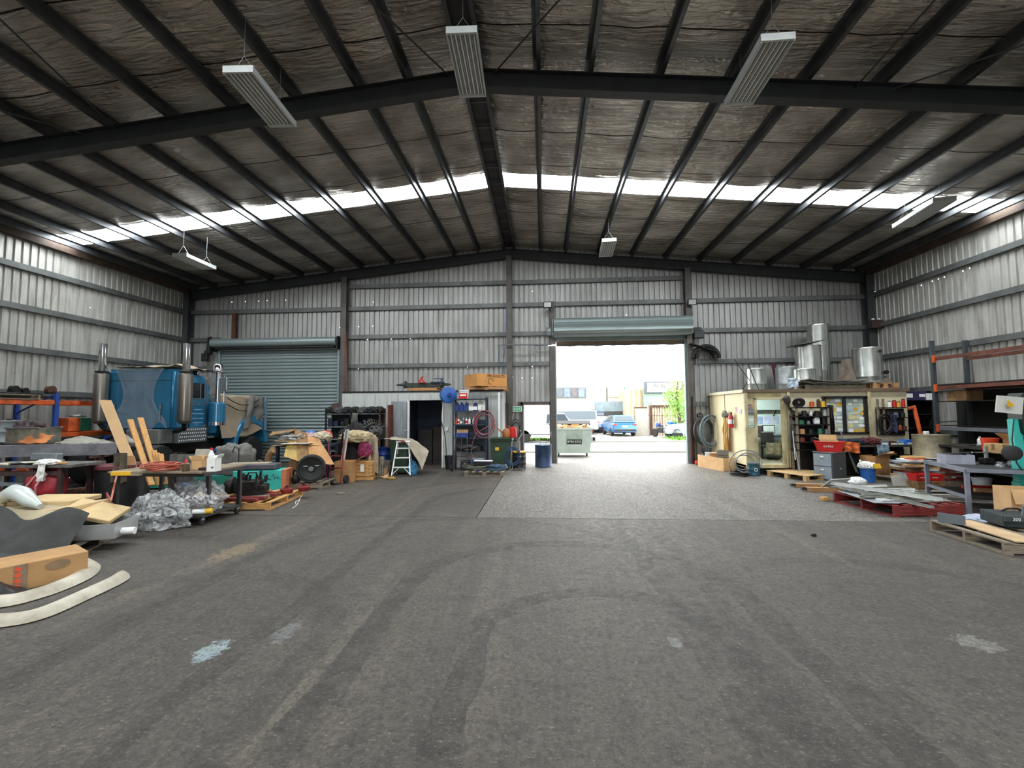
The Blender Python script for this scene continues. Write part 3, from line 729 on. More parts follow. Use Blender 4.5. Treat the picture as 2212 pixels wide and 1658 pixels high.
def wheel(b_tyre, b_hub, c, r, w_, axis='x'):
    Mx = Matrix.Translation(Vector(c)) @ (Matrix.Rotation(PI/2, 4, 'Y') if axis == 'x' else Matrix.Rotation(PI/2, 4, 'X'))
    b_tyre.lathe([(r*.6, -w_/2), (r*.93, -w_/2), (r, -w_*.35), (r, w_*.35), (r*.93, w_/2), (r*.6, w_/2)], 24, Mx)
    b_hub.lathe([(.001, -w_*.42), (r*.25, -w_*.45), (r*.3, -w_*.3), (r*.55, -w_*.35), (r*.62, -w_*.48), (r*.62, w_*.48), (r*.55, w_*.35), (r*.3, w_*.3), (r*.25, w_*.45), (.001, w_*.42)], 20, Mx)
GLASS = M('car_glass', '#3a464e', .1, .2, .05, 2)
def car(label, loc, rz, paint, body, cab, L, W_, wh, cat='car', name='car', glass=None, tray=False):
    """side profiles (y,z) extruded across; front faces +y"""
    t = thing(name, label, cat, loc, rz); glass = glass or GLASS
    X2 = Matrix(((0,0,1,0),(1,0,0,0),(0,1,0,0),(0,0,0,1)))
    B().prism(body, W_, Matrix.Translation((-W_/2, 0, 0)) @ X2).o('body', paint, t, bevel=.07, seg=2, smooth=True)
    # cabin: tapered in width towards the roof
    zb = min(z for _, z in cab); zt = max(z for _, z in cab)
    vs = []
    for s in (-1, 1):
        for y, z in cab: vs.append((s*(W_/2-.06-.16*(z-zb)/(zt-zb)), y, z))
    n = len(cab)
    a = sum(cab[i][0]*cab[(i+1) % n][1]-cab[(i+1) % n][0]*cab[i][1] for i in range(n))
    B().add(vs, [tuple(range(n)), tuple(range(2*n-1, n-1, -1))]+[(i, n+i, n+(i+1) % n, (i+1) % n) for i in range(n)]).o('cabin', paint, t, bevel=.05, seg=2, smooth=True)
    def hw(z): return W_/2-.06-.16*(z-zb)/(zt-zb)
    (y0, z0), (y1, z1), (y2, z2), (y3, z3) = cab[0], cab[1], cab[2], cab[3]      # front-bottom, front-top, rear-top, rear-bottom
    def quad(ya, za, yb, zb_, o, nm):
        m = B(); k = .1
        m.add([(-hw(za)+k, ya+o, za), (hw(za)-k, ya+o, za), (hw(zb_)-k, yb+o, zb_), (-hw(zb_)+k, yb+o, zb_)], [(0,1,2,3)]); m.o(nm, glass, t)
    f = lambda p, q, s: p+(q-p)*s
    quad(f(y0,y1,.12), f(z0,z1,.12), f(y0,y1,.88), f(z0,z1,.88), .02, 'windscreen')
    quad(f(y3,y2,.25), f(z3,z2,.25), f(y3,y2,.88), f(z3,z2,.88), -.02, 'rear_window')
    for s in (-1, 1):
        m = B(); za, zb2 = zb+.1, zt-.1
        ya0, ya1 = f(y0,y1,.25)-.1, f(y0,y1,.8)-.08; yb0, yb1 = f(y3,y2,.25)+.12, f(y3,y2,.8)+.1
        m.add([(s*(hw(za)+.012), ya0, za), (s*(hw(za)+.012), yb0, za), (s*(hw(zb2)+.012), yb1, zb2), (s*(hw(zb2)+.012), ya1, zb2)], [(0,1,2,3)]); m.o('side_window', glass, t)
    r = wh
    for s in (-1, 1):
        for y in (L/2-.85, -L/2+.8):
            bt, bh = B(), B(); wheel(bt, bh, (s*(W_/2-.1), y, r), r, .2)
            tw = bt.o('wheel', RUBBER, t, True); bh.o('hub', ALU, tw, True)
    ry = min(y for y, _ in body); fy = max(y for y, _ in body)
    zt_ = max(z for _, z in body)
    for s in (-1, 1):
        B().box((s*(W_/2-.17), ry+.01, zt_-.16), (.26, .06, .16)).o('tail_light', M('tail_light_red', '#c23a35', .3), t, bevel=.02)
        B().box((s*(W_/2-.22), fy-.02, zt_-.22), (.34, .08, .14)).o('headlight', M('headlight_clear', '#e8eef2', .15), t, bevel=.02)
        B().box((s*(W_/2+.07), L/2-1.55, zt_+.06), (.16, .08, .12)).o('mirror', paint, t, bevel=.02)
    B().box((0, ry-.02, .45), (W_*.9, .1, .16)).o('bumper', BLKPL, t, bevel=.03)
    B().box((0, ry-.01, zt_-.3), (.37, .03, .12)).o('number_plate', PAPER, t)
    return t
# ================================================================== OUTSIDE
EXC = M('driveway_concrete', '#7f7d78', .85, 0, .12, 1.2, .2, 12)
ASPH = M('street_asphalt', '#5c6168', .9, 0, .1, 2, .2, 30)
GRASS = M('verge_grass', '#5f8a2f', .95, 0, .25, 6, .5, 40)
og = struct(B().box((2, 18.5, -.06), (60, 4.2, .1)).box((2, 46, -.06), (90, 37, .1)).o('ground_outside', EXC))
struct(B().box((2, 24.2, -.075), (90, 7.2, .1)).o('street', ASPH))
for y in (20.65, 27.75): struct(B().box((2, y, .0), (90, .3, .12)).o('kerb', EXC, bevel=.03))
struct(B().box((2, -14, -.06), (40, 9.4, .1)).o('yard_behind', EXC))
def turf(name, label, x0, x1, y0, y1, n):
    b = B(); rnd = random.Random(n)
    b.box(((x0+x1)/2, (y0+y1)/2, .01), (x1-x0, y1-y0, .06))
    for i in range(n):
        x, y = rnd.uniform(x0, x1), rnd.uniform(y0, y1); h = rnd.uniform(.06, .2); a = rnd.uniform(0, PI)
        dx, dy = math.cos(a)*.05, math.sin(a)*.05
        b.add([(x-dx, y-dy, .03), (x+dx, y+dy, .03), (x+rnd.uniform(-.08, .08), y+rnd.uniform(-.08, .08), .03+h)], [(0,1,2)])
    tag(b.o(name, GRASS), label, 'grass', kind='stuff')
turf('grass_verge', 'strip of green verge grass beside the parked silver car', 8.2, 14, 28.2, 31.5, 900)
turf('grass_verge', 'strip of green verge grass below the white utility truck', -4, 3.0, 28.2, 30.5, 900)

# cream office block across the street
YB = 43.0
BW1 = M('cream_render', '#a7a290', .8, 0, .05, 1); BW2 = M('pale_brick_render', '#c9bda0', .85, 0, .06, 1); GRNP = M('mint_green_paint', '#79b39b', .7, 0, .05, 1)
def bx(a, b_, Y, d): return (a.x+b_.x)/2, (a.z+b_.z)/2, abs(b_.x-a.x), abs(a.z-b_.z)
cb = thing('office_building', 'cream two-storey factory unit with strip window across the street', 'building', (0, YB, 0))
def blk(x0, y0, x1, y1, dy, dep, name, mat, par, Y=YB, base=None):
    a, b_ = at(x0, y0, Y), at(x1, y1, Y)
    z0, z1 = (b_.z if base is None else base), a.z
    return B().box(((a.x+b_.x)/2, dy+dep/2, (z0+z1)/2), (abs(b_.x-a.x), dep, abs(z1-z0))).o(name, mat, par)
blk(1050, 818, 1312, 950, 0, 8, 'wall', BW1, cb, base=0)
blk(1312, 835, 1350, 950, .02, 8, 'wall', BW1, cb, base=0)
blk(1350, 835, 1357, 950, -.15, 8, 'pilaster', GRNP, cb, base=0)
blk(1313, 838, 1335, 858, -.05, .1, 'wall_sign', M('faded_yellow_panel', '#c4b98a', .7), cb)
w1 = blk(1200, 837, 1266, 859, -.08, .1, 'window', M('grey_window_frame', '#555d63', .5), cb)
for i in range(4): blk(1203+i*15.5, 839, 1216+i*15.5, 857, -.12, .05, 'pane', M('window_pane_%d' % i, ['#5d6468', '#6a7896', '#665f62', '#7383a6'][i], .2), w1)
rd = blk(1284, 867, 1350, 888, -.1, .1, 'roller_door', M('pale_blue_roller', '#6f7f85', .5), cb)
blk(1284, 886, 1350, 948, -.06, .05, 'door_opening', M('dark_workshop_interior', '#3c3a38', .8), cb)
sg = blk(1285, 888, 1306, 945, -.12, .06, 'security_gate', M('blue_grey_gate', '#4a5568', .5), cb)
for i in range(5): blk(1287, 893+i*6, 1304, 895+i*6, -.17, .04, 'gate_slat', M('gate_slat_pale', '#9aa2ad', .5), sg)
for i in range(3): w2 = blk(1205+i*20, 889, 1222+i*20, 903, -.08, .08, 'window', M('dark_shutter_glass', '#4e5458', .3), cb)
blk(1278, 876, 1284, 884, -.3, .3, 'wall_lamp', GALV, cb)
# green-fronted factory with sign
YC = 40.0
fb = thing('sign_building', 'pale green factory with large framed sign board behind the tree', 'building', (0, YC, 0))
blk(1357, 838, 1395, 950, .5, 8, 'side_wall', M('cream_panel_wall', '#a39a84', .8, 0, .1, 1), fb, Y=YC, base=0)
for i in range(3): blk(1363+i*11, 842, 1368+i*11, 930, .45, .06, 'panel_joint', M('brown_joint', '#a08d6c', .8), fb, Y=YC, base=0)
blk(1390, 824, 1500, 950, 0, 8, 'wall', M('sage_green_wall', '#74897b', .8, 0, .05, 1), fb, Y=YC, base=0)
sb = blk(1390, 824, 1475, 848, -.2, .15, 'sign_frame', M('dark_sign_frame', '#4c545a', .6), fb, Y=YC)
blk(1397, 827, 1470, 839, -.24, .05, 'sign_face', PAPER, sb, Y=YC); blk(1397, 841, 1470, 846, -.24, .05, 'sign_face', PAPER, sb, Y=YC)
p = at(1424, 833, YC); lettering('ALBE', .52, M('sign_black', '#26292b', .6), sb, (p.x, -.27, p.z), FRONT)
blk(1407, 868, 1440, 874, -.4, .3, 'awning', PAPER, fb, Y=YC)
# shipping container and white gate beyond the drive
YD = 35.0
ct = thing('shipping_container', 'rust-streaked pale shipping container behind the wire fence', 'container', (0, YD, 0))
a, b_ = at(1406, 878, YD), at(1470, 940, YD); cw = b_.x-a.x
m = B(); kk = 22
for i in range(kk):
    x0, x1 = a.x+cw*i/kk, a.x+cw*(i+1)/kk; d0 = .0 if i % 2 else .06
    m.box(((x0+x1)/2, d0+.5, a.z/2), (x1-x0+.005, 1, a.z))
m.o('side_panel', M('rust_streaked_panel', '#b9b3a2', .8, 0, .2, 3, 0, 10, (3,1,.4), '#8a6a50'), ct)
B().box(((a.x+b_.x)/2, .45, a.z+.04), (cw, 1.1, .12)).o('top_rail', RUST, ct); B().box((a.x-.03, .45, a.z/2), (.14, 1.1, a.z)).o('corner_post', RUST, ct)
gt = thing('white_gate', 'white sheet-steel gate panel between the blue car and container', 'gate', (0, YD-.5, 0))
a, b_ = at(1370, 880, YD-.5), at(1402, 935, YD-.5)
B().box(((a.x+b_.x)/2, 0, a.z/2), (b_.x-a.x, .06, a.z)).o('panel', M('off_white_sheet', '#a39e92', .7, 0, .08, 3), gt)
for x in (a.x, b_.x): B().box((x, 0, a.z/2+.05), (.1, .12, a.z+.1)).o('post', PALG, gt)
B().box(((a.x+b_.x)/2, -.02, a.z), (b_.x-a.x, .1, .06)).o('rail', RUST, gt)
# tree
tr = thing('street_tree', 'light green street tree with dense leaves at right of roadway', 'tree', (0, 0, 0))
tc_ = at(1466, 862, 32.0); b = B(); rnd = random.Random(5)
B().tube([(tc_.x+.1, 32, 0), (tc_.x, 32, 1.5), (tc_.x-.1, 32.1, 3), (tc_.x, 32, 4)], [.14, .12, .09, .04], 8).o('trunk', M('bark', '#6b5a47', .9), tr, True)
for i in range(6):
    a_ = i*1.1; B().tube([(tc_.x-.05, 32, 1.6+.3*i), (tc_.x+math.cos(a_)*.6, 32+math.sin(a_)*.5, 2.1+.35*i)], [.05, .015], 6).o('branch', MATS['bark'], tr)
for i in range(2600):
    th_, ph = rnd.uniform(0, 2*PI), math.acos(rnd.uniform(-1, 1)); rr = rnd.random()**.4
    q = Vector((math.cos(th_)*math.sin(ph)*1.05*rr, math.sin(th_)*math.sin(ph)*1.05*rr, math.cos(ph)*1.75*rr))
    q *= 1+.35*noise.noise(q*1.6+Vector((3,1,2))); q += Vector((tc_.x, 32, tc_.z-.1))
    d = Vector((rnd.uniform(-1,1), rnd.uniform(-1,1), rnd.uniform(-1,.3))).normalized(); e = d.orthogonal().normalized(); L_ = rnd.uniform(.1, .17)
    b.add([q, q+d*L_*.5+e*L_*.28, q+d*L_, q+d*L_*.5-e*L_*.28], [(0,1,2,3)])
lf = b.o('foliage', M('fresh_leaves', '#7fae3c', .7, 0, .3, 2, col2='#4d7a26'), tr); lf['kind'] = 'stuff'
# fence wires and posts along the verge
fn_ = thing('wire_fence', 'pipe-rail wire fence along the verge in front of container', 'fence', (0, 0, 0))
for x in (1401, 1450, 1478): p = at(x, 940, 33.2); B().cyl((p.x, 33.2, 0), (p.x, 33.2, 2.3), .035, n=8).o('post', GALV, fn_)
for y in (897, 829): p, q = at(1401, y, 33.2), at(1478, y, 33.2); B().cyl((p.x, 33.2, p.z), (q.x, 33.2, q.z), .02, n=6).o('rail', RUST if y == 897 else GALV, fn_)
# wheelie bin, motorbike-like machinery by the fence
p = gp(1418, 936); t = thing('wheelie_bin', 'blue wheelie bin standing by the container fence', 'bin', (p.x, 32.7, 0))
m = B(); m.add([(-.24,-.28,0),(.24,-.28,0),(.24,.28,0),(-.24,.28,0),(-.3,-.36,1),(.3,-.36,1),(.3,.36,1),(-.3,.36,1)], [(0,3,2,1),(4,5,6,7),(0,1,5,4),(1,2,6,5),(2,3,7,6),(3,0,4,7)])
m.o('body', BLUE, t, bevel=.03); B().box((0, 0, 1.03), (.64, .76, .06)).o('lid', BLUE, t, bevel=.02)
for s in (-1, 1): B().cyl((s*.26, .3, .1), (s*.33, .3, .1), .1, n=12).o('wheel', RUBBER, t)
t = thing('motorcycle', 'dark motorcycle parked beside the blue wheelie bin', 'motorcycle', (at(1432, 930, 32).x, 32.4, 0), .5)
for y in (-.65, .65):
    bt, bh = B(), B(); wheel(bt, bh, (0, y, .3), .3, .12); w_ = bt.o('wheel', RUBBER, t, True); bh.o('hub', ALU, w_, True)
B().box((0, 0, .5), (.3, .6, .35)).o('engine', DARKM, t, bevel=.05); B().box((0, -.3, .82), (.26, .7, .14)).o('seat', BLACK, t, bevel=.05)
B().box((0, .25, .85), (.3, .45, .25)).o('fuel_tank', DKBLUE, t, bevel=.08, seg=2); B().bar((0, .65, .3), (0, .45, 1.05), .08).bar((-.35, .42, 1.08), (.35, .42, 1.08), .03).o('handlebar', GALV, t)

# cars
SUVB = [(2.05,.28),(2.12,.6),(1.95,.85),(1.0,1.0),(-1.9,1.02),(-2.1,.9),(-2.12,.35),(-1.9,.25)]
SUVC = [(1.15,.98),(.4,1.52),(-1.55,1.56),(-2.0,1.0)]
p = gp(1345, 942); car('metallic blue hatchback parked tail-on across the street', (p.x, p.y+2.0, 0), .08, M('blue_car_paint', '#356a9e', .25, .4, .05, 1, coat=.5), SUVB, SUVC, 4.2, 1.8, .33)
p = gp(1302, 940); car('pale silver sedan half hidden left of the blue hatchback', (p.x+.35, p.y+5.9, 0), .1, M('silver_blue_paint', '#93a5b8', .25, .5, .05, 1, coat=.5), SUVB, [(1.1,.98),(.3,1.42),(-1.1,1.42),(-1.8,1.0)], 4.2, 1.75, .32)
p = gp(1262, 938); car('white delivery van behind the green skip bin', (p.x-1.2, p.y+1, 0), PI/2+.1, M('white_car_paint', '#9fa2a2', .3, 0, .03, 1, coat=.5), [(2.3,.3),(2.35,.8),(1.6,1.1),(-2.3,1.15),(-2.35,.35)], [(1.6,1.1),(.9,1.95),(-2.2,1.98),(-2.3,1.1)], 4.8, 1.8, .34, 'van', 'delivery_van')
p = gp(1462, 946); car('light silver sedan nosing in at far right of doorway', (p.x+1.45, p.y+.9, 0), PI/2-.08, M('silver_paint', '#aeb9c2', .25, .5, .05, 1, coat=.5), SUVB, [(.95,.98),(.2,1.4),(-1.2,1.42),(-1.9,1.0)], 4.3, 1.75, .33)
p = gp(1166, 955); wp = MATS['white_car_paint']
car('white utility truck with tray seen through the small door', (p.x+.75, p.y+.9, 0), -PI/2, wp, [(2.4,.4),(2.45,.85),(1.3,1.1),(-2.5,1.05),(-2.55,.6),(-2.3,.45)], [(1.35,1.05),(.75,1.78),(-.35,1.8),(-.5,1.05)], 5.0, 1.8, .38, 'utility truck', 'utility_truck')
for x, l in ((1234, 'white car roof showing above the van outside'), ):
    p = at(x, 905, 38); car('cream hatchback parked against the building behind the van', (p.x-1.2, 41.2, 0), PI/2, M('cream_car_paint', '#d5d2c6', .3, 0, .03), SUVB, SUVC, 4.2, 1.75, .33)

# skip bin on the driveway
SKG = M('skip_pale_green', '#bccbc1', .6, .0, .08, 2)
p0, p1 = gp(1205, 985), gp(1281, 984)
sk = thing('skip_bin', 'pale green front-lift skip bin full of cardboard outside the roller door', 'skip bin', (1.13, 18.9, 0), .02)
m = B(); hw_ = .8
m.add([(-hw_,-.45,.16),(hw_-.08,-.45,.16),(hw_-.08,.75,.16),(-hw_,.75,.16),(-hw_,-.62,1.15),(hw_,-.62,1.15),(hw_,.95,1.3),(-hw_,.95,1.3)], [(0,3,2,1),(0,1,5,4),(1,2,6,5),(2,3,7,6),(3,0,4,7)])
m.o('body', SKG, sk)
for q in (-1, 1): B().box((q*hw_*.98, .15, 1.2), (.06, 1.5, .07), rx=.09).o('rim', SKG, sk)
B().box((0, -.62, 1.15), (2*hw_, .06, .07)).o('rim', SKG, sk)
B().box((hw_+.06, -.1, .72), (.16, .5, .18)).o('lift_pocket', SKG, sk, bevel=.01); B().box((hw_+.1, -.37, .72), (.1, .04, .13)).o('pocket_mouth', BLACK, sk)
B().box((hw_+.02, -.2, 1.06), (.1, .6, .07)).o('hinge_bar', M('faded_red_steel', '#8f4b46', .7), sk)
B().box((0, .9, 1.36), (2*hw_+.2, .06, .22), rx=-.9).o('lid', BLKPL, sk)
for i in range(9):
    B().box((-.65+.16*i, -.2+.12*(i % 3), 1.1+.05*(i % 2)), (.34, .3, .26), rz=i*.7, rx=.3*(i % 2)).o('cardboard', CARD if i % 2 else CARDL, sk)
for x in (-.55, .6):
    bt, bh = B(), B(); wheel(bt, bh, (x, -.3, .08), .08, .05); w_ = bt.o('caster', RUBBER, sk, True); bh.o('hub', GALV, w_)
    B().box((x, -.3, .16), (.1, .1, .06)).o('caster_fork', GALV, sk)
NB = M('sign_plate_black', '#2f3b36', .6); NW = M('sign_plate_pale', '#aebcae', .6)
def onface(x, z): return (x, -.45-.17*(z-.16)/.99-.012, z)
sgn = B().box(onface(.08, .62), (.62, .012, .2), rx=.17).o('number_sign', NB, sk)
lettering('9794 5722', .135, PAPER, sk, (Vector(onface(.08, .62))+Vector((0,-.01,0))), (PI/2+.17, 0, 0))
B().box(onface(.08, .9), (.64, .012, .3), rx=.17).o('name_sign', NW, sk)
B().box(onface(.08, .49), (.55, .012, .03), rx=.17).o('sign_strip', PAPER, sk)
# ================================================================== LEFT SIDE: TRUCK
TX, TY = -11.17, 11.5
BLUEP = M('truck_blue_paint', '#2f7ba3', .3, .2, .12, 1.2, coat=.4)
MUFF = M('brushed_muffler_steel', '#8a857d', .3, .8, .12, 4, stretch=(1,1,.2))
FILM = M('cloudy_plastic_film', '#cdd0d0', .25, 0, .15, 3, .8, 9, alpha=.26, bdist=.05)
TAN = M('tan_dust_cover', '#a2927c', .85, 0, .12, 2, .3, 20)
GREYTARP = M('grey_tarp', '#6f6d68', .75, 0, .2, 3, .4, 14)
tk = thing('prime_mover', 'blue long-nose truck with sleeper cab and twin upright exhausts', 'truck', (TX, TY, 0))
def tl(p): return Vector(p)-Vector((TX, TY, 0))
sl_ = B().box((0, .31, 2.25), (2.06, .62, 1.72)).o('sleeper', BLUEP, tk, bevel=.09, seg=3, smooth=True)
B().box((0, -.003, 2.78), (2.0, .012, .012)).o('seam', BLACK, sl_)
for px in (247, 346):
    p = tl(at(px, 885, TY-.05)); B().tube([(p.x, -.0, 2.15), (p.x, -.05, 2.13), (p.x, -.05, 1.68), (p.x, -.0, 1.66)], .016, 8).o('grab_handle', CHROME, sl_, True)
def cov(u, v):
    x = -.72+u*1.8; y = -.04+v*1.15
    return (x, y, 3.15+.1*abs(n3(x*2, y*2, 1))+.22*max(0, n3(x*1.1, y, 4)))
B().grid(cov, 26, 16, .01).o('dust_cover', TAN, tk, True)
def film(u, v):
    w0 = .72-.28*math.sin(PI*min(1, v*1.15))+.35*max(0, v-.6)
    x = .02+(u-.5)*2*w0*1.02; return (x, -.02-.02*abs(n3(u*9, v*2, 2))-.05*v*abs(n3(u*5, 3)), 3.13-v*(1.68+.25*n3(u*4, 8)))
B().grid(film, 40, 26).o('plastic_film', FILM, tk, True)
cb_ = B().box((0, 1.0, 2.05), (1.96, .85, 1.45)).box((0, .95, 2.85), (1.86, .75, .3)).o('cab', BLUEP, tk, bevel=.07, seg=2, smooth=True)
wx = .992
B().box((wx, .9, 2.53), (.012, .5, .44)).o('side_window', M('dark_cab_glass', '#1b2226', .1, .1), cb_, bevel=.004)
for a, b_ in (((wx, .65, 2.3), (wx, .65, 2.76)), ((wx, 1.16, 2.3), (wx, 1.16, 2.76)), ((wx, .65, 2.3), (wx, 1.16, 2.3)), ((wx, 1.0, 2.3), (wx, 1.0, 2.76))): B().bar(a, b_, .02).o('window_bead', ALU, cb_)
dr = B().box((wx-.002, .92, 1.85), (.014, .56, .86)).o('cab_door', M('truck_door_blue', '#2b6d93', .3, .2, .1, 1.2, coat=.4), cb_, bevel=.006)
B().bar((wx+.01, 1.24, 1.38), (wx+.01, 1.24, 2.85), .015).o('door_edge', ALU, cb_)
side = (PI/2, 0, PI/2)
lettering('ZORC', .17, M('door_script_grey', '#6d7b80', .5), cb_, (wx+.012, .93, 2.15), side)
for z, wd in ((1.98, .4), (1.86, .6), (1.72, .58), (1.6, .5)): B().box((wx+.008, .93, z), (.004, wd*.75, .03)).o('door_print', M('door_print_pale', '#7fa3b8', .5), cb_)
hd = B(); X2 = Matrix(((0,0,1,0),(1,0,0,0),(0,1,0,0),(0,0,0,1)))
hd.prism([(1.38,1.15),(1.38,2.42),(3.9,2.3),(4.12,2.2),(4.12,1.15)], 1.5, Matrix.Translation((-.75,0,0)) @ X2).o('hood', BLUEP, tk, bevel=.1, seg=2, smooth=True)
for s in (-1, 1):
    arc = [(3.55+.72*math.cos(a), .55+.72*math.sin(a)) for a in [PI*i/12 for i in range(13)]]
    out = [(3.55+.9*math.cos(a), .55+1.0*math.sin(a)) for a in [PI*(12-i)/12 for i in range(13)]]
    B().prism(arc+out, .42, Matrix.Translation((s*.78-.21, -.1, .25)) @ X2).o('front_guard', BLUEP, tk, bevel=.03)
    bt, bh = B(), B(); wheel(bt, bh, (s*.9, 3.45, .52), .52, .3); w_ = bt.o('front_wheel', RUBBER, tk, True); bh.o('hub', ALU, w_, True)
    for y in (-.35,):
        bt, bh = B(), B(); wheel(bt, bh, (s*.82, y, .52), .52, .5); w_ = bt.o('drive_wheel', RUBBER, tk, True); bh.o('hub', M('red_oxide', '#6a2320', .6), w_, True)
    B().box((s*.42, 1.35, .88), (.09, 4.5, .28)).o('chassis_rail', M('black_chassis', '#1f1b1a', .6, .1), tk)
B().box((1.03, 4.08, 1.85), (.05, .08, 1.2)).o('guard_edge', M('pale_blue_trim', '#6d8ea6', .4), tk)
def tarp(u, v):
    y = 1.95+u*2.15; s = v*2.2
    if s < .8: x = -.1+s*1.1; z = 2.5-.05*s
    else: x = .8+.16*(s-.8)*0+.12*(s-.8); z = 2.46-(s-.8)*(.98-.35*max(0, u-.55))
    return (x+.03*n3(y*2, s*2), y+.04*n3(s*2, y), z+.05*n3(y*2.5, s*2, 7))
B().grid(tarp, 30, 26, .01).o('hood_cover', TAN, tk, True)
def tarp2(u, v):
    y = 3.2+u*.75; return (1.0+.08*math.sin(u*9)+.05*n3(u*3, v*3), y-.3*v*(1-u), 2.45-v*(1.15-.5*u)+.04*n3(u*5, v*5))
B().grid(tarp2, 20, 20, .01).o('hood_cover_fold', GREYTARP, tk, True)
m = B()
for k in (0, 1):
    m.tube([(1.02, 2.1+i*.18, 2.36-.22*math.sin(PI*i/9)-.2*k) for i in range(10)], .014)
m.o('tie_rope', BLACK, tk, True)
def wrapf(u, v): return (.62+.42*u+.05*n3(u*5, v*5, 2), 1.46+.12*v+.08*abs(n3(u*6, v*4, 1)), 2.98-v*.95+.03*n3(u*8, v*3))
B().grid(wrapf, 18, 22).o('screen_film', M('screen_plastic_film', '#b5b2aa', .35, 0, .2, 5, .6, 18, alpha=.8), tk, True)
# exhausts
for px, Yk in ((215, 11.35), (398, 11.45)):
    a = tl(at(px, 910, Yk)); bt_ = tl(at(px, 808, Yk)).z; c_ = tl(at(px, 742, Yk)).z
    ex = B().lathe([(.1, a.z-.06), (.165, a.z), (.17, a.z+.03), (.17, bt_-.03), (.165, bt_), (.07, bt_+.05)], 24, Matrix.Translation((a.x, a.y, 0))).o('muffler', MUFF, tk, True)
    B().lathe([(.075, bt_+.03), (.09, bt_+.06), (.09, c_), (.076, c_), (.074, c_-.25)], 20, Matrix.Translation((a.x, a.y, 0))).o('stack_pipe', CHROME, ex, True)
    B().box((a.x, a.y, bt_+.06), (.2, .24, .06)).o('clamp', BLACK, ex, bevel=.01)
    B().tube([(a.x, a.y, a.z-.05), (a.x*.95, a.y+.1, a.z-.2), (a.x*.6, a.y+.3, a.z-.3)], .06, 8).o('elbow_pipe', DARKM, ex, True)
ac = tl(axX(469, 893, -9.92)); zb, zt = tl(axX(469, 918, -9.92)).z, tl(axX(469, 868, -9.92)).z
Ma = Matrix.Translation((ac.x, ac.y, 0))
B().lathe([(.18, zb), (.225, zb+.02), (.225, zt-.05), (.15, zt)], 24, Ma).o('air_cleaner', BLUEP, tk, True)
B().lathe([(.23, zb), (.23, zb+.1)], 24, Ma).o('air_cleaner_band', CHROME, tk, True)
zc = tl(axX(469, 795, -9.92)).z
B().lathe([(.07, zt-.02), (.07, zc-.1)], 14, Ma).o('intake_pipe', CHROME, tk, True)
B().lathe([(.1, zc-.12), (.15, zc-.1), (.15, zc+.08), (.12, zc+.12), (.001, zc+.13)], 20, Ma).o('intake_cap', CHROME, tk, True)
B().lathe([(.001, 0), (.09, .01), (.1, .05), (.09, .12), (.001, .14)], 18, Matrix.Translation((.8, 1.1, 3.06)) @ Matrix.Rotation(PI/2, 4, 'X')).o('roof_lamp', CHROME, tk, True)
mr = tl(axX(485, 830, -9.75))
B().tube([(mr.x-.3, mr.y-.1, mr.z+.35), (mr.x, mr.y, mr.z+.33), (mr.x, mr.y, mr.z-.55), (mr.x-.3, mr.y-.1, mr.z-.6)], .014).o('mirror_arm', CHROME, tk)
B().box((mr.x, mr.y, mr.z), (.18, .06, .42)).o('mirror', ALU, tk, bevel=.02)
# tank step with chequer plate
CHEQ = M('chequer_plate_base', '#8f9296', .35, .7, .1, 6)
sx = .98
st_ = B().box((sx-.12, .7, 1.25), (.42, 1.05, .42)).o('step_box', CHEQ, tk, bevel=.01)
stud = B()
for i in range(13):
    for j in range(4):
        y = .22+i*.077+(j % 2)*.02; z = 1.1+j*.1
        stud.lathe([(.032, 0), (.022, .012), (.001, .016)], 6, Matrix.Translation((sx+.09, y, z)) @ Matrix.Rotation(PI/2, 4, 'Y'))
stud.o('step_studs', ALU, st_)['kind'] = 'stuff'
B().box((.68, -.08, 1.25), (.5, .45, .38)).o('side_locker', M('dusty_aluminium', '#8b8c88', .5, .4), tk, bevel=.01)
def drop(u, v): return (-.2+u*.75, -.08-.06*v+.05*n3(u*5, v*4, 6), 1.45-v*.5+.03*n3(u*9, v))
B().grid(drop, 18, 12).o('hanging_film', M('hanging_grey_film', '#8d8b87', .4, 0, .2, 5, .5, 15, alpha=.6), tk, True)
for i, (x, y, z) in enumerate(((.55, .55, 1.44), (.68, .75, 1.47), (.8, .7, 1.46))):
    tag(cloth_pile('rag', ['white rag', 'black rag', 'tan leather glove'][i]+' lying on the truck step below the cab door', 'rag', (TX+x+.05, TY+y+.25*i, 1.46), (.14, .12, .06), [PAPER, BLACK, PINE][i], i, .5))

# ================================================================== LEFT WALL RACKING
rk = thing('pallet_racking', 'blue and orange pallet racking along left wall behind the truck', 'racking', (-13.1, 10.4, 0))
for y in (-3.2, .2, 2.6):
    for x in (-.55, .55):
        B().box((x, y, 1.2), (.08, .09, 2.4)).o('upright', RACKBLUE, rk); B().box((x, y, .01), (.14, .14, .02)).o('foot_plate', RACKBLUE, rk)
    for z in (.3, 1.1, 1.9): B().bar((-.55, y, z), (.55, y, z+.5), .03).o('brace', RACKBLUE, rk)
for z in (2.17, 1.33, .5):
    for x in (-.55, .55):
        for y0_, y1_ in ((-3.15, .15), (.25, 2.55)):
            B().box((x, (y0_+y1_)/2, z), (.05, y1_-y0_, .11)).o('beam', ORANGE, rk, bevel=.006)
def on_rack(x, y, z): return Vector((-13.1+x, 10.4+y, z))
p = pallet('dark weathered pallet lying on top of the blue and orange racking', on_rack(0, -1.5, 2.235), 0, 1.2, 2.6, PALG, .12)
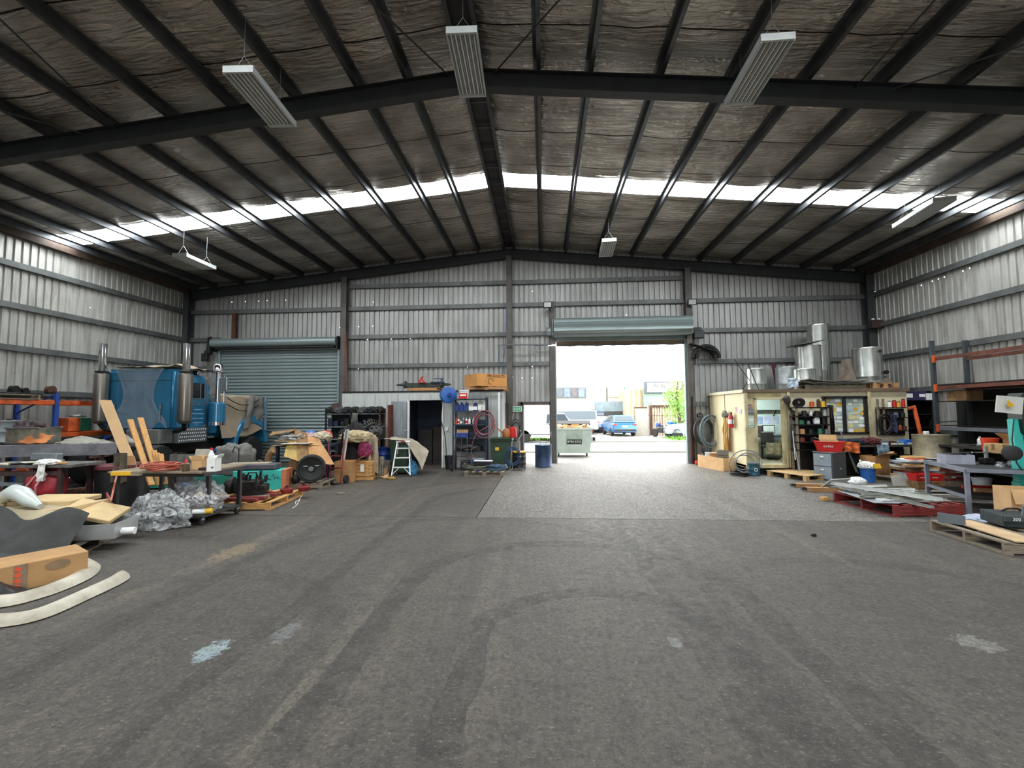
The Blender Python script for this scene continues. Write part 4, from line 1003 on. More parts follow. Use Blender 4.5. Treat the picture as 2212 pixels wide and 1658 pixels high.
for i in range(3): bar_thing('steel_plate', ['bottom', 'middle', 'top'][i]+' long dark steel leaf on the racking top pallet', 'steel plate', on_rack(-.25+.25*i, -2.9, 2.375+.0*i), on_rack(-.25+.25*i, .25-.1*i, 2.375), .2, .05, DARKM)
for i, (px, py, r_, lb) in enumerate(((30, 832, .09, 'small dark pulley on a bracket'), (52, 835, .07, 'black cast knuckle joint'), (109, 836, .11, 'rusty ribbed pulley wheel'))):
    q = axX(px, py+8, -13.0); t = thing('pulley', lb+' sitting on the racking top', 'machine part', (q.x, q.y, 2.4))
    B().lathe([(.03, -.06), (r_, -.06), (r_*.75, -.02), (r_*.75, .02), (r_, .06), (.03, .06)], 18, Matrix.Translation((0, 0, r_)) @ Matrix.Rotation(PI/2, 4, 'Y')).o('wheel', RUST if i == 2 else DARKM, t, True)
    B().box((0, 0, .03), (.2, .14, .05)).o('base', DARKM, t)
q = axX(176, 893, -12.3); t = thing('parts_case', 'orange and green storage case on the far bay of left racking', 'box', (-12.8, 11.5, 1.39), 0)
for i, mm in enumerate((ORANGE, M('case_green', '#2f6e53', .6), PAPER)): B().box((0, -.42+.3*i+(.1 if i == 2 else 0), .2), (.5, .3 if i < 2 else .12, .36)).o('panel', mm, t, bevel=.01)
coil('pale cable coil lying on the orange and green case', (-12.8, 11.35, 1.78), .17, .012, 4, GALV, cat='cable', seed=4)
for i, (y, z, d, mm, lb) in enumerate(((-2.2, 1.39, (.5,.6,.3), RUST, 'rusty red parts bin on the lower racking shelf'), (-1.2, 1.39, (.6,.7,.42), GREYM, 'grey metal case on the lower racking shelf'), (-.4, 1.39, (.5,.4,.25), DARKM, 'oily black gear case on the lower racking shelf'), (1.3, .56, (.7,.9,.5), DARKM, 'dark engine block stored low in the far racking bay'))):
    t = thing('parts_bin', lb, 'bin', on_rack(.1, y, z)); B().box((0, 0, d[2]/2), d).o('body', mm, t, bevel=.02)
    B().cyl((0, 0, d[2]), (0, 0, d[2]+.12), .12, .08).o('spigot', DARKM, t); B().box((0, 0, d[2]-.02), (d[0]+.03, d[1]+.03, .03)).o('rim', mm, t)

# ================================================================== BENCHES AT THE LEFT EDGE
q = at(13, 935, 9.6); drum('light grey galvanised drum at left edge behind the steel beam', (q.x, 9.6, 1.22), .28, .5, M('mottled_galv', '#8e979b', .5, .4, .2, 5), GALV, hoops=1)
t = thing('steel_trough', 'battered grey steel trough behind the long steel beam', 'trough', (at(65, 945, 9.7).x, 9.7, 1.2), .05)
m = B(); L_, W_, H_ = .95, .5, .36
for c_, d_ in (((0, 0, .01), (L_, W_, .02)), ((0, -W_/2, H_/2), (L_, .02, H_)), ((0, W_/2, H_/2), (L_, .02, H_)), ((-L_/2, 0, H_/2), (.02, W_, H_)), ((L_/2, 0, H_/2), (.02, W_, H_))): m.box(c_, d_)
m.o('body', M('scorched_steel', '#8b8878', .6, .2, .35, 2.5, col2='#3d3f38'), t)
B().box((0, -W_/2-.01, H_), (L_+.04, .05, .03)).box((0, W_/2, H_), (L_+.04, .05, .03)).o('rim', GALV, t)
cloth_pile('rag_heap', 'purple and brown rag bundle heaped in the grey trough', 'rag', (at(65, 925, 9.7).x, 9.7, 1.4), (.42, .2, .2), M('purple_brown_rags', '#584a4c', .9, 0, .35, 9), 3)
# work bench behind carrying trough, drum
bn = thing('work_bench', 'low dark steel bench carrying the grey trough at left edge', 'bench', (-11.1, 9.7, 0))
B().box((0, 0, 1.17), (2.4, .8, .06)).o('top', DARKM, bn)
for x in (-1.1, 1.1):
    for y in (-.32, .32): B().box((x, y, .57), (.07, .07, 1.14)).o('leg', DARKM, bn)
tag(sheet('orange_fabric', 'orange fabric folded over at the left edge', 'fabric', [(-11.9, 9.3, 1.21), (-11.25, 9.3, 1.22), (-11.3, 9.55, 1.38), (-11.9, 9.55, 1.42)], .01, M('faded_orange_cloth', '#c97f4c', .9, 0, .1, 4), None, .05, 3))
def tt(u, v): return (-10.9+u*1.15, 9.22+v*.3+.03*n3(u*5, v*4), 1.21+.16*max(0, 1-abs(u-.3)*1.4)*v+.05*abs(n3(u*6, v*5, 3)))
tag(B().grid(tt, 24, 12, .008).o('tarpaulin', M('pale_grey_tarp', '#9a988c', .8, 0, .15, 3, .4, 14), None, True), 'pale grey tarp bunched along the back of the steel beam', 'tarp')
def tt2(u, v): return (-9.93+u*.55+.05*v, 9.55+v*.12, 1.22+.32*(1-u)**1.2+.05*n3(u*4, v*3))
tag(B().grid(tt2, 16, 6, .04).o('tarpaulin', MATS['pale_grey_tarp'], None, True), 'rolled pale tarp leaning from trough to beam end', 'tarp')
# long RHS beam on trestle
a, b_ = at(-60, 978, 8.2), at(256, 967, 9.0); a.z = b_.z = 1.12
t = thing('steel_beam', 'long grey steel box beam lying across trestles at left', 'beam', ((a+b_)/2), math.atan2(b_.y-a.y, b_.x-a.x)); L_ = (b_-a).length
m = B().box((0, 0, .115), (L_, .13, .012)).box((0, 0, -.115), (L_, .13, .012)).box((0, -.06, 0), (L_, .012, .23)).box((0, .06, 0), (L_, .012, .23)); m.o('body', M('mill_grey_steel', '#8d8c92', .45, .4, .22, 3, .2, 12), t)
B().box((L_/2-.01, 0, 0), (.01, .12, .22)).o('end_plate', DARKM, t)
for x in (-1.0, .9):
    m = B()
    for s in (-1, 1): m.bar((x-.1, s*.35, -1.1), (x-.02, 0, -.13), .05).bar((x+.1, s*.35, -1.1), (x+.02, 0, -.13), .05)
    m.box((x, 0, -.15), (.1, .5, .05)); m.o('trestle', RUST, t)
# near steel-frame bench
MAR = M('maroon_frame_steel', '#4a3535', .6, .1, .25, 4)
bt2 = thing('welding_bench', 'maroon steel-frame bench cluttered with papers at left edge', 'bench', (-9.35, 7.75, 0), .06)
B().box((-.1, 0, .93), (1.9, .7, .05)).o('top', M('bench_grey_top', '#6d6a66', .6, .1, .25, 5), bt2)
for x, y in ((-.6, -.28), (.1, -.28), (.62, -.28), (.1, .28), (.62, .28)): B().box((x, y, .46), (.075, .06, .92)).o('leg', MAR, bt2)
B().box((-.1, -.28, .8), (1.5, .05, .08)).box((.62, 0, .3), (.05, .6, .06)).o('rail', MAR, bt2)
B().box((-.35, -.33, .62), (.7, .05, .06), ry=.06).o('lower_rail', GREYM, bt2)
def stuff_on(n, seed, cx, cy, z, sx_, sy_): return None
cloth_pile('white_rag', 'crumpled white cloth hanging over the bench edge at left', 'rag', (-8.98, 7.5, .955), (.2, .13, .06), PAPER, 2, .6)
tag(hang(B(), (-9.0, 7.38, .98), (-8.86, 7.38, .98), .3, 2, .03, 1).o('white_rag', PAPER, None, True), 'white rag tail drooping below the bench top', 'rag')
for i in range(5):
    q = (-9.9+.19*i, 7.6+.06*(i % 2), .955+.012*i)
    tag(B().box(q, (.42, .28, .01), rz=.4*i).o('paper_sheet', [PAPER, CREAM, M('dark_green_folder', '#26302b', .7), PAPER, CREAM][i]), ['white drawing sheet at bench left end', 'cream folder half under the drawing', 'dark green folder on the bench', 'curled white sheet beside the folder', 'cream envelope near the bench middle'][i], 'paper')
bar_thing('grey_pipe', 'short grey pipe lying on the cluttered bench', 'pipe', (-9.75, 7.9, 1.06), (-9.15, 7.85, 1.06), .13, .13, GREYM)
bar_thing('timber_batten', 'pale timber batten poking off the bench right end', 'timber', (-9.2, 7.55, .97), (-8.62, 7.5, .985), .06, .03, PINE)
t = thing('red_bag', 'red padded bag with pale stripes under the left bench', 'bag', (-9.1, 7.62, .35)); b = B(); lump(b, (0, 0, 0), (.32, .24, .34), 4, .2, 1.5); b.o('body', M('red_vinyl', '#a32b33', .6, 0, .15, 4), t, True)
for k in (-.08, .08): B().tube([(k, -.26, .08), (k*1.1+.03, -.285, .25), (k+.08, -.2, .42), (k+.1, 0, .47)], .018).o('stripe', M('pink_stripe', '#cf8b8b', .7), t)
for i in range(3):
    pts = [(-9.9+j*.22, 7.4-.05*i+.1*math.sin(j*.6), .05+.12*i+.1*math.sin(j*.5+i)) for j in range(9)]
    tag(B().tube(pts, .045, 8).o('black_hose', RUBBER, None, True), ['lowest', 'middle', 'upper'][i]+' thick black hose sagging beneath the left bench', 'hose')
t = thing('fender_tank', 'black drum with maroon rim beside the left bench', 'drum', (-8.35, 8.35, 0)); B().lathe([(.4, 0), (.42, .02), (.42, .78), (.44, .8), (.44, .86), (.4, .86), (.4, .1), (.001, .09)], 28).o('body', BLACK, t, True); B().lathe([(.445, .8), (.45, .83), (.445, .87)], 28).o('rim', M('maroon_rim', '#6b3038', .6), t, True)
tag(hang(B(), (-8.2, 7.98, 1.12), (-7.95, 8.0, 1.12), .55, 2, .04, 5).o('brown_cloth', M('khaki_brown_cloth', '#5d5244', .9, 0, .2, 5), None, True), 'khaki brown cloth hanging from the beam end', 'cloth')
tag(hang(B(), (-7.95, 9.0, 1.0), (-7.4, 9.05, 1.0), 1.0, 3, .07, 8).o('grey_cover', GREYTARP, None, True), 'grey plastic cover draped over gear behind the trolley', 'cover')
t = carton('blue and white small carton on the floor behind the trolley', gp(228, 1052)+Vector((0, 0, 0)), (.62, .3, .2), .1, M('navy_carton', '#24406e', .6, 0, .1, 3), tape=False); B().box((0, -.152, .1), (.5, .004, .1)).o('print_band', PAPER, t)
for i, (x, y, R_) in enumerate(((165, 1068, .34), (205, 1062, .3))):
    coil(['tangled brown air hose on the floor behind the bench', 'second brown hose coil beside the navy carton'][i], gp(x, y), R_, .018, 5, M('brown_hose', '#5c3a30', .6, 0, .15, 6), seed=i+2, jit=.25)
pts = [gp(x, y)+Vector((0, 0, .012)) for x, y in ((140, 1095), (165, 1090), (185, 1089), (194, 1091), (185, 1094), (150, 1096))]
tag(B().tube(pts, .012).o('cable', BLACK, None, True), 'thin black cable loop on open floor left of trolley', 'cable')
pts = [gp(x, y)+Vector((0, 0, .015)) for x, y in ((145, 1080), (180, 1075), (230, 1068), (275, 1060))]
tag(B().tube(pts, .012).o('cable', M('pink_cable', '#8c4a42', .6), None, True), 'reddish cable trailing along floor towards the trolley', 'cable')

# ================================================================== LEFT FOREGROUND PILE
pl = pallet('grey weathered pallet under the canvas pile at left', (-6.85, 5.75, 0), .42, 1.2, 1.6, PALG, .15)
t = thing('metal_tray', 'long grey sheet-metal tray on the left foreground pallet', 'tray', (-6.55, 5.85, .16), .3)
m = B(); L_, W_, H_ = 1.25, .55, .2
for c_, d_ in (((0, 0, .005), (L_, W_, .01)), ((0, -W_/2, H_/2), (L_, .01, H_)), ((0, W_/2, H_/2), (L_, .01, H_)), ((-L_/2, 0, H_/2), (.01, W_, H_)), ((L_/2, 0, H_/2), (.01, W_, H_))): m.box(c_, d_)
m.o('body', M('light_grey_sheet', '#a5a6a6', .5, .3, .1, 3), t)
B().cyl((L_/2-.02, -.1, .06), (L_/2+.16, -.1, .06), .05).o('white_spout', WHITEPL, t, True)
FOAM = M('cream_foam_board', '#cbb184', .9, 0, .1, 2)
for i, (c_, d_, rz_, ry_, lb) in enumerate((((-6.4, 6.0, .48), (.62, .5, .06), .35, .28, 'cream foam board tilted at right of canvas pile'), ((-6.85, 6.05, .52), (.7, .55, .06), .1, -.12, 'cream foam slab under the beige sheet edge'), ((-7.3, 6.25, .58), (.8, .6, .07), .2, .02, 'cream foam slab behind the white duct'), ((-8.1, 6.0, .56), (.9, .7, .08), .1, .02, 'yellowish foam slab at left picture edge'))):
    tag(B().box(c_, d_, rz=rz_, ry=ry_, rx=.2 if i == 0 else 0).o('foam_board', FOAM, None, bevel=.008), lb, 'foam board')
pts = [(-7.75, 5.9, .6), (-7.67, 5.9, .7), (-7.52, 5.88, .76), (-7.36, 5.85, .73), (-7.2, 5.82, .65), (-7.02, 5.8, .58)]
tag(B().tube(pts, [.05, .09, .11, .11, .09, .04], 14).o('white_duct', M('pale_grey_plastic', '#c3cbc8', .3, 0, .08, 3), None, True), 'curved pale grey plastic duct on top of the pile', 'duct')
def bs(u, v):
    x = -8.1+u*1.6; y = 5.45+v*.6
    return (x, y+.1*math.sin(u*3), .6-.08*u+.05*n3(x*2, y*2, 2)-.12*(1-v)**2)
tag(B().grid(bs, 26, 12, .006).o('paper_sheet', M('beige_packing_paper', '#a99c80', .9, 0, .1, 3), None, True), 'beige packing sheet laid over the foreground pile', 'paper')
DKC = M('charcoal_canvas', '#3a3b3a', .85, 0, .2, 3, .4, 30)
t = thing('canvas_cover', 'charcoal canvas cover with straps slumped over the left pile', 'canvas cover', (0, 0, 0))
def cv(u, v):
    x = -7.75+u*1.75; s = v
    y = 5.62-s*.62-.12*math.sin(u*2.5); z = .62-.1*u-.52*s**1.25-.15*u*u*s
    z += .07*math.sin(u*9+s*2)+.08*n3(x*2, s*3, 5)
    return (x+.15*s*u, y+.04*n3(x*3, s*3, 9), max(.17, z))
B().grid(cv, 36, 24, .012).o('body', DKC, t, True)
for u0 in (.14, .24):
    pts = [Vector(cv(u0+.03*v, v))+Vector((.0, -.03, .035)) for v in [i/14 for i in range(15)]]
    m = B()
    for a, b_ in zip(pts[:-1], pts[1:]): m.bar(a, b_, .075, .012, (0, -.6, .8))
    st2 = m.o('strap', M('grey_webbing', '#4c4c49', .85), t)
    for v in (.75, .88):
        q = Vector(cv(u0+.03*v, v)); B().lathe([(.022, 0), (.022, .012), (.01, .014)], 10, Matrix.Translation(q+Vector((0, -.05, .045))) @ Matrix.Rotation(.9, 4, 'X')).o('eyelet', BLACK, st2)
B().box((-7.5, 5.1, .4), (.34, .5, .01), rx=.85, rz=.1).o('patch', M('faded_canvas_patch', '#4a4b4a', .85), t)
CAR2 = M('kraft_carton', '#b0895c', .9, 0, .14, 2, .1, 30)
t = carton('long kraft carton with red print at left foreground', (-5.86, 4.36, 0), (1.5, .5, .28), 1.05, CAR2, None, tape=False)
B().box((.22, -.253, .14), (.1, .004, .27)).o('grey_band', M('grey_print', '#8a7560', .9), t)
for i in range(4): B().box((.2, -.256, .05+.06*i), (.05, .004, .04), ry=.5).o('red_print', M('orange_red_print', '#d9583a', .8), t)
B().lathe([(.09, 0), (.1, .002)], 20, Matrix.Translation((.5, -.254, .2)) @ Matrix.Diagonal((1, 1, .5, 1)) @ Matrix.Rotation(PI/2, 4, 'X')).o('oval_print', M('grey_print2', '#8f775a', .9), t)
def bp_(u, v): return (-5.75+u*.5, 4.12+v*.3, .01+.16*max(0, 1-abs(u-.25)*2.2)*(1-abs(v-.5))+.02*n3(u*4, v*4))
tag(B().grid(bp_, 14, 10, .006).o('black_sheet', M('black_polythene', '#2b2c2e', .35, 0, .15, 4), None, True), 'black plastic sheet crumpled beside the long carton', 'plastic sheet')
FIB = M('scuffed_white_fibreglass', '#b9b2a3', .55, 0, .12, 3, col2='#8d8473')
def guard(label, path, wd):
    pts = [gp(*q) for q in path]
    # smooth (Catmull-Rom)
    P = []
    for i in range(len(pts)-1):
        p0, p1, p2, p3 = pts[max(0, i-1)], pts[i], pts[i+1], pts[min(len(pts)-1, i+2)]
        for k in range(8):
            s = k/8; P.append(.5*((2*p1)+(p2-p0)*s+(2*p0-5*p1+4*p2-p3)*s*s+(3*p1-p0-3*p2+p3)*s**3))
    P.append(pts[-1]); n = len(P)
    def fn(u, v):
        i = min(n-1, int(round(u*(n-1)))); d = P[min(i+1, n-1)]-P[max(i-1, 0)]; d.normalize(); nn = Vector((-d.y, d.x, 0))
        e = math.sin(PI*min(1, max(0, (1-u)*6)))**.5 if u > .92 else 1
        vv = (v-.5)*e
        return P[i]+nn*(wd*(vv+.5))+Vector((0, 0, .012+.075*(1-(2*vv)**2)))
    tag(B().grid(fn, n-1, 8, .012).o('mudguard', FIB, None, True), label, 'mudguard', 'white curved mudguards on the floor')
guard('outer white curved mudguard strip lying on bare floor', [(-140, 1362), (0, 1357), (100, 1336), (200, 1292), (262, 1262), (287, 1246)], .2)
guard('inner white curved mudguard strip wrapping the kraft carton', [(-140, 1320), (0, 1314), (100, 1290), (172, 1262), (210, 1240), (217, 1222), (200, 1212)], .24)

# ================================================================== BLACK TROLLEY AND ITS LOAD
tr_ = thing('steel_trolley', 'black steel trolley bench with timber top and casters', 'trolley', (-6.45, 7.62, 0), 0)
ZT = .9
B().box((-.02, -.05, ZT-.015), (1.66, 1.1, .03)).o('top', M('worn_ply_top', '#8d7f68', .8, 0, .2, 4), tr_)
for c_, d_ in (((0, -.53, ZT-.06), (1.6, .05, .06)), ((0, .43, ZT-.06), (1.6, .05, .06)), ((-.8, -.05, ZT-.06), (.05, 1.0, .06)), ((.78, -.05, ZT-.06), (.05, 1.0, .06))): B().box(c_, d_).o('top_rail', BLACK, tr_)
for x, y in ((-.78, -.5), (.2, -.5), (.7, -.3), (.76, .4), (-.78, .4), (-.5, .4)): B().box((x, y, ZT/2+.05), (.06, .06, ZT-.18)).o('post', BLACK, tr_)
B().box((.0, -.05, .15), (1.6, 1.0, .05)).o('lower_shelf', M('black_shelf', '#232425', .5, .1, .2, 4), tr_, bevel=.008)
for x, y in ((.72, -.45), (.74, .38), (-.7, -.45), (-.7, .38)):
    bt, bh = B(), B(); wheel(bt, bh, (x, y, .06), .06, .04); w_ = bt.o('caster', RUBBER, tr_, True); bh.o('hub', GREYM, w_, True); B().box((x, y, .11), (.05, .07, .06)).o('caster_fork', GALV, tr_)
def ont(px, py, dz=0): q = gp(px, py, ZT+.003); return Vector((q.x, q.y, ZT+.003+dz))
coil('orange-red extension lead coiled on the trolley top', ont(352, 1015), .26, .014, 7, M('salmon_red_cable', '#a8503f', .5, 0, .1, 5), cat='cable', name='extension_lead', jit=.3, sq=.75, seed=3, tail=None)
t = thing('spirit_level', 'yellow and grey box level at the trolley left end', 'level', ont(268, 1027, .0)+Vector((.0, .03, 0)), .05); B().box((0, 0, .03), (.45, .05, .06)).o('body', YELLOW, t, bevel=.004); B().box((.17, 0, .03), (.14, .055, .062)).o('end_sleeve', PALG, t)
pts = [ont(283, 1020)+Vector((0, -.25, -.03)), ont(283, 1030)+Vector((0, -.3, -.3))] + [Vector((-7.28+.02*math.sin(i), 7.0, .55-.13*i)) for i in range(5)]
tag(B().tube(pts, .012).o('cable', MATS['salmon_red_cable'], None, True), 'orange lead hanging down past the trolley left end', 'cable')
bottle('small brown oiler can with red spout on trolley', ont(395, 1018)+Vector((0, .06, 0)), .2, .06, M('dull_brass', '#75664f', .4, .5), RED, kind='nozzle', cat='oil can')
t = carton('white printed carton standing on the trolley top', ont(457, 1018)+Vector((.0, .05, 0)), (.15, .15, .22), .1, PAPER, (40, None, 70, None)); B().box((.02, -.0765, .07), (.04, .002, .03)).o('badge', GREYM, t)
bottle('tall white bottle with orange label in the open carton', ont(452, 1016)+Vector((-.02, .06, .015)), .36, .05, WHITEPL, RED, ORANGE)
bottle('white spray bottle with navy trigger by the cartons', ont(438, 1014)+Vector((.0, .22, 0)), .34, .05, WHITEPL, DKBLUE, kind='spray')
carton('small open cardboard box next to the white carton', ont(425, 1014)+Vector((0, .05, 0)), (.18, .16, .16), .25, CARDL, (20, 30, 30, 10))
t = thing('dark_case', 'thin dark case lying before the white carton', 'case', ont(436, 1016)+Vector((0, .1, 0)), .05); B().box((0, 0, .02), (.2, .12, .04)).o('body', M('plum_black', '#2a1c22', .5), t, bevel=.004)
tag(sheet('grey_board', 'pale grey slotted board propped behind trolley items', 'board', [ont(386, 1010)+Vector((0, .3, 0)), ont(418, 1010)+Vector((0, .3, 0)), ont(418, 1010)+Vector((0, .38, .3)), ont(386, 1010)+Vector((0, .38, .3))], .015, M('grey_fibre_board', '#aaa69a', .8, 0, .12, 8)))
t = thing('tape_roll', 'brown tape roll hung on the trolley post', 'tape', (-7.3, 7.02, .3)); B().lathe([(.07, -.025), (.12, -.025), (.12, .025), (.07, .025)], 22, Matrix.Rotation(PI/2, 4, 'X')).o('roll', M('tan_tape', '#7c6844', .5), t, True)
# leaning boards behind the trolley
q = gp(283, 1018, .9)
t = thing('tall_cardboard', 'tall pale cardboard panel leaning behind the trolley', 'cardboard', (0, 0, 0))
pa, pb, pc, pd = at(262, 986, 8.3), at(288, 984, 8.3), at(240, 864, 9.0), at(213, 863, 9.0)
B().grid(lambda u, v: ((pa*(1-u)+pb*u)*(1-v)+(pd*(1-u)+pc*u)*v), 4, 8, .012).o('upper_panel', M('pale_peach_card', '#d6b184', .9, 0, .06, 2), t)
pe, pf = at(300, 1020, 8.15), at(275, 1022, 8.15)
B().grid(lambda u, v: ((pf*(1-u)+pe*u)*(1-v)+(pa*(1-u)+(pb+Vector((.04, 0, 0)))*u)*v)+Vector((0, -.02, 0)), 4, 4, .012).o('lower_panel', CARD, t)
for i, (x0, y0, x1, y1, Y0, Y1, w_, lb) in enumerate(((328, 1018, 281, 906, 8.2, 8.7, .1, 'pine batten leaning closest to the cardboard panel'), (345, 1015, 303, 902, 8.3, 8.8, .1, 'second pine batten leaning behind the trolley'), (345, 1018, 333, 972, 8.15, 8.3, .08, 'short pine offcut standing at left of the trio'), (352, 1018, 340, 978, 8.1, 8.25, .07, 'short pine offcut standing in the middle of the trio'), (357, 1016, 347, 980, 8.05, 8.2, .08, 'short pine offcut standing at right of the trio'))):
    bar_thing('pine_batten', lb, 'timber', at(x0, y0+30, Y0), at(x1, y1, Y1), w_, .04, PINE)
tag(B().box(at(338, 1015, 8.2)+Vector((0, 0, .03)), (.3, .1, .2), rx=.2).o('pine_offcut', PINE, None, bevel=.005), 'broad pine offcut wedged below the leaning battens', 'timber')
# plastic wrap bundles under trolley
WRAP = M('clear_wrap_plastic', '#eef0f2', .06, 0, .08, 5, 1.0, 13, spec=1.0, alpha=.45, bdist=.08)
def wrap_mat():
    m = bpy.data.materials.new('crumpled_clear_plastic'); m.use_nodes = True; nt = m.node_tree; N = nt.nodes; L = nt.links; p = N['Principled BSDF']
    tc = N.new('ShaderNodeTexCoord'); z = N.new('ShaderNodeTexNoise'); z.inputs['Scale'].default_value = 7; z.inputs['Detail'].default_value = 5; z.inputs['Distortion'].default_value = 2.2
    L.new(tc.outputs['Object'], z.inputs['Vector']); r = N.new('ShaderNodeValToRGB'); r.color_ramp.elements[0].position = .38; r.color_ramp.elements[1].position = .62
    r.color_ramp.elements[0].color = (.12, .12, .12, 1); r.color_ramp.elements[1].color = (.85, .85, .85, 1); L.new(z.outputs['Fac'], r.inputs[0]); L.new(r.outputs[0], p.inputs['Alpha'])
    p.inputs['Base Color'].default_value = (.82, .84, .86, 1); p.inputs['Roughness'].default_value = .12; p.inputs['Specular IOR Level'].default_value = .9
    b = N.new('ShaderNodeBump'); b.inputs['Distance'].default_value = .15; L.new(z.outputs['Fac'], b.inputs['Height']); L.new(b.outputs[0], p.inputs['Normal']); return m
WRAP = wrap_mat()
def wrap(label, c_, r_, seed, mat=WRAP):
    b = B(); lump(b, (0, 0, 0), r_, seed, .5, 1.2, 48, 28, True, False); return tag(b.o('plastic_wrap', mat, None, 2, loc=c_), label, 'plastic wrap')
wrap('big crumpled bundle of clear plastic spilling from trolley', (-6.35, 6.92, .01), (.54, .26, .34), 3)
wrap('clear plastic wrap stuffed on the trolley lower shelf', (-5.95, 7.42, .18), (.42, .3, .32), 8)
for i, (x, y, rz_) in enumerate(((-5.95, 7.18, .3), (-5.72, 7.2, .5))):
    t = thing('shock_absorber', ['brown-ended shock absorber poking from plastic wrap', 'yellow-ended shock absorber at the trolley shelf edge'][i], 'shock absorber', (x, y, .22), rz_); B().cyl((-.16, 0, 0), (.02, 0, 0), .045, n=12).o('sleeve', WHITEPL, t, True); B().cyl((.02, 0, 0), (.12, 0, 0), .05, n=12).o('end_cap', [CARDD, YELLOW][i], t, True)
# things behind the trolley at floor level
t = thing('teal_beam', 'long teal box beam with orange end on the floor', 'beam', gp(478, 1056), .12)
B().box((-.9, .2, .18), (2.3, .25, .3)).o('body', M('teal_green', '#2e8f80', .55, 0, .1, 3), t, bevel=.01)
B().box((.62, .2, .18), (.34, .26, .31)).o('end_band', M('salmon_paint', '#cd7a55', .6, 0, .15, 5), t, bevel=.01)
t = thing('teal_crate', 'turquoise painted crate with scribbles and orange corner', 'crate', (-6.75, 10.35, 0), .25)
B().box((0, 0, .26), (1.15, .5, .5)).o('body', TEAL, t, bevel=.01); B().box((.53, 0, .26), (.1, .52, .51)).o('corner_band', MATS['salmon_paint'], t)
for i in range(6): B().tube([(.05+.07*i, -.255, .32+.05*(i % 2)), (.1+.07*i, -.255, .42-.06*(i % 3)), (.12+.07*i, -.255, .3)], .006).o('scribble', BLACK, t)
cloth_pile('blue_towel', 'rolled blue striped towel behind the trolley posts', 'towel', (-7.25, 8.5, .28), (.25, .15, .13), M('blue_striped_towel', '#3c5697', .9, 0, .3, 14), 6, .2)
for i in range(3): bar_thing('timber_slab', ['orange pine slab stacked lowest behind trolley', 'orange pine slab stacked second behind trolley', 'orange pine slab on top behind trolley'][i], 'timber', (-7.05, 8.45+.05*i, .1+.06*i), (-6.25, 8.4+.05*i, .1+.06*i), .3, .055, PINE)
# ================================================================== MIDDLE LEFT: PALLETS, HEAP, SHELVES
pallet('pine pallet with red bars and gearbox beside the trolley', (-5.98, 8.98, 0), .12, 1.25, 1.5, PINE, .15, nb=6)
for i in range(5): bar_thing('red_bar', ['first', 'second', 'third', 'fourth', 'fifth'][i]+' red steel bar from the front of gearbox pallet', 'steel bar', (-6.55, 8.42+.17*i, .185), (-5.55+.06*(i % 2), 8.36+.17*i, .185), .09, .06, PALR if i != 2 else PALG)
t = thing('gearbox', 'greasy black gearbox with studs sitting on red bars', 'gearbox', (-6.05, 8.85, .215), .3)
GB = M('greasy_casting', '#25231f', .45, .5, .3, 10, .5, 30)
B().box((0, 0, .14), (.42, .34, .26)).box((.25, 0, .1), (.16, .28, .16)).lathe([(.2, 0), (.22, .03), (.18, .12), (.1, .2)], 18, Matrix.Translation((-.28, 0, .14)) @ Matrix.Rotation(-PI/2, 4, 'Y')).o('casing', GB, t, bevel=.02, smooth=True)
rnd = random.Random(3)
for i in range(11):
    x, y = rnd.uniform(-.18, .3), rnd.uniform(-.14, .14); B().cyl((x, y, .22), (x+rnd.uniform(-.02, .02), y, .3+rnd.uniform(0, .14)), rnd.uniform(.012, .03), n=8).o('stud', DARKM, t)
B().tube([(-.05, -.12, .3), (.02, -.16, .44), (.15, -.16, .44), (.2, -.12, .3)], .016, 7).o('lifting_pipe', DARKM, t, True)
B().box((.1, -.2, .04), (.5, .06, .06)).o('mount_foot', GB, t)
for i, x in enumerate((-5.5, -5.28)):
    t = thing('brake_drum', ['left', 'right'][i]+' small red pot-shaped fitting at pallet corner', 'fitting', (x, 9.25+.3*i, .155)); B().lathe([(.11, 0), (.12, .01), (.13, .09), (.12, .1), (.05, .1), (.05, .13), (.001, .13)], 20).o('body', M('red_enamel', '#7e2522', .45), t, True); B().lathe([(.03, .13), (.03, .16)], 8).o('boss', DARKM, t)
pts = [gp(x, y)+Vector((0, 0, .006)) for x, y in ((632, 1098), (640, 1092), (638, 1084), (646, 1080), (652, 1070), (648, 1078), (642, 1090))]
tag(B().tube(pts, .005).o('string', PAPER, None), 'frayed white string on floor by the pine pallet', 'string')
# covered block and bench behind
t = thing('wrapped_block', 'block under grey plastic cover beside the truck front', 'covered load', (-7.95, 11.0, 0))
b = B(); lump(b, (0, 0, .32), (.42, .36, .48), 12, .16, 2.6, 48, 28, True, False, .55); b.o('cover', GREYTARP, t, 2)
B().box((0, 0, .28), (.85, .62, .54)).o('base_box', M('dark_grey_case', '#4c4d49', .7, 0, .2, 3), t)
B().tube([(.25, -.45, .9), (.33, -.47, 1.05), (.42, -.45, 1.0), (.4, -.42, .6), (.38, -.43, .3)], .012).o('tie_cord', BLACK, t, True)
hb_ = thing('junk_bench', 'dark blue steel bench buried under cardboard and plates', 'bench', (-6.5, 12.0, 0))
B().box((0, 0, .98), (1.5, .8, .06)).o('top', M('navy_bench_steel', '#232c40', .6, .1), hb_)
for x in (-.7, -.1, .7):
    for y in (-.36, .36): B().box((x, y, .48), (.07, .07, .95)).o('leg', MATS['navy_bench_steel'], hb_)
B().box((0, 0, .3), (1.4, .7, .03)).o('shelf', MATS['navy_bench_steel'], hb_)
def hx(px, py, Y=11.9): return at(px, py, Y)
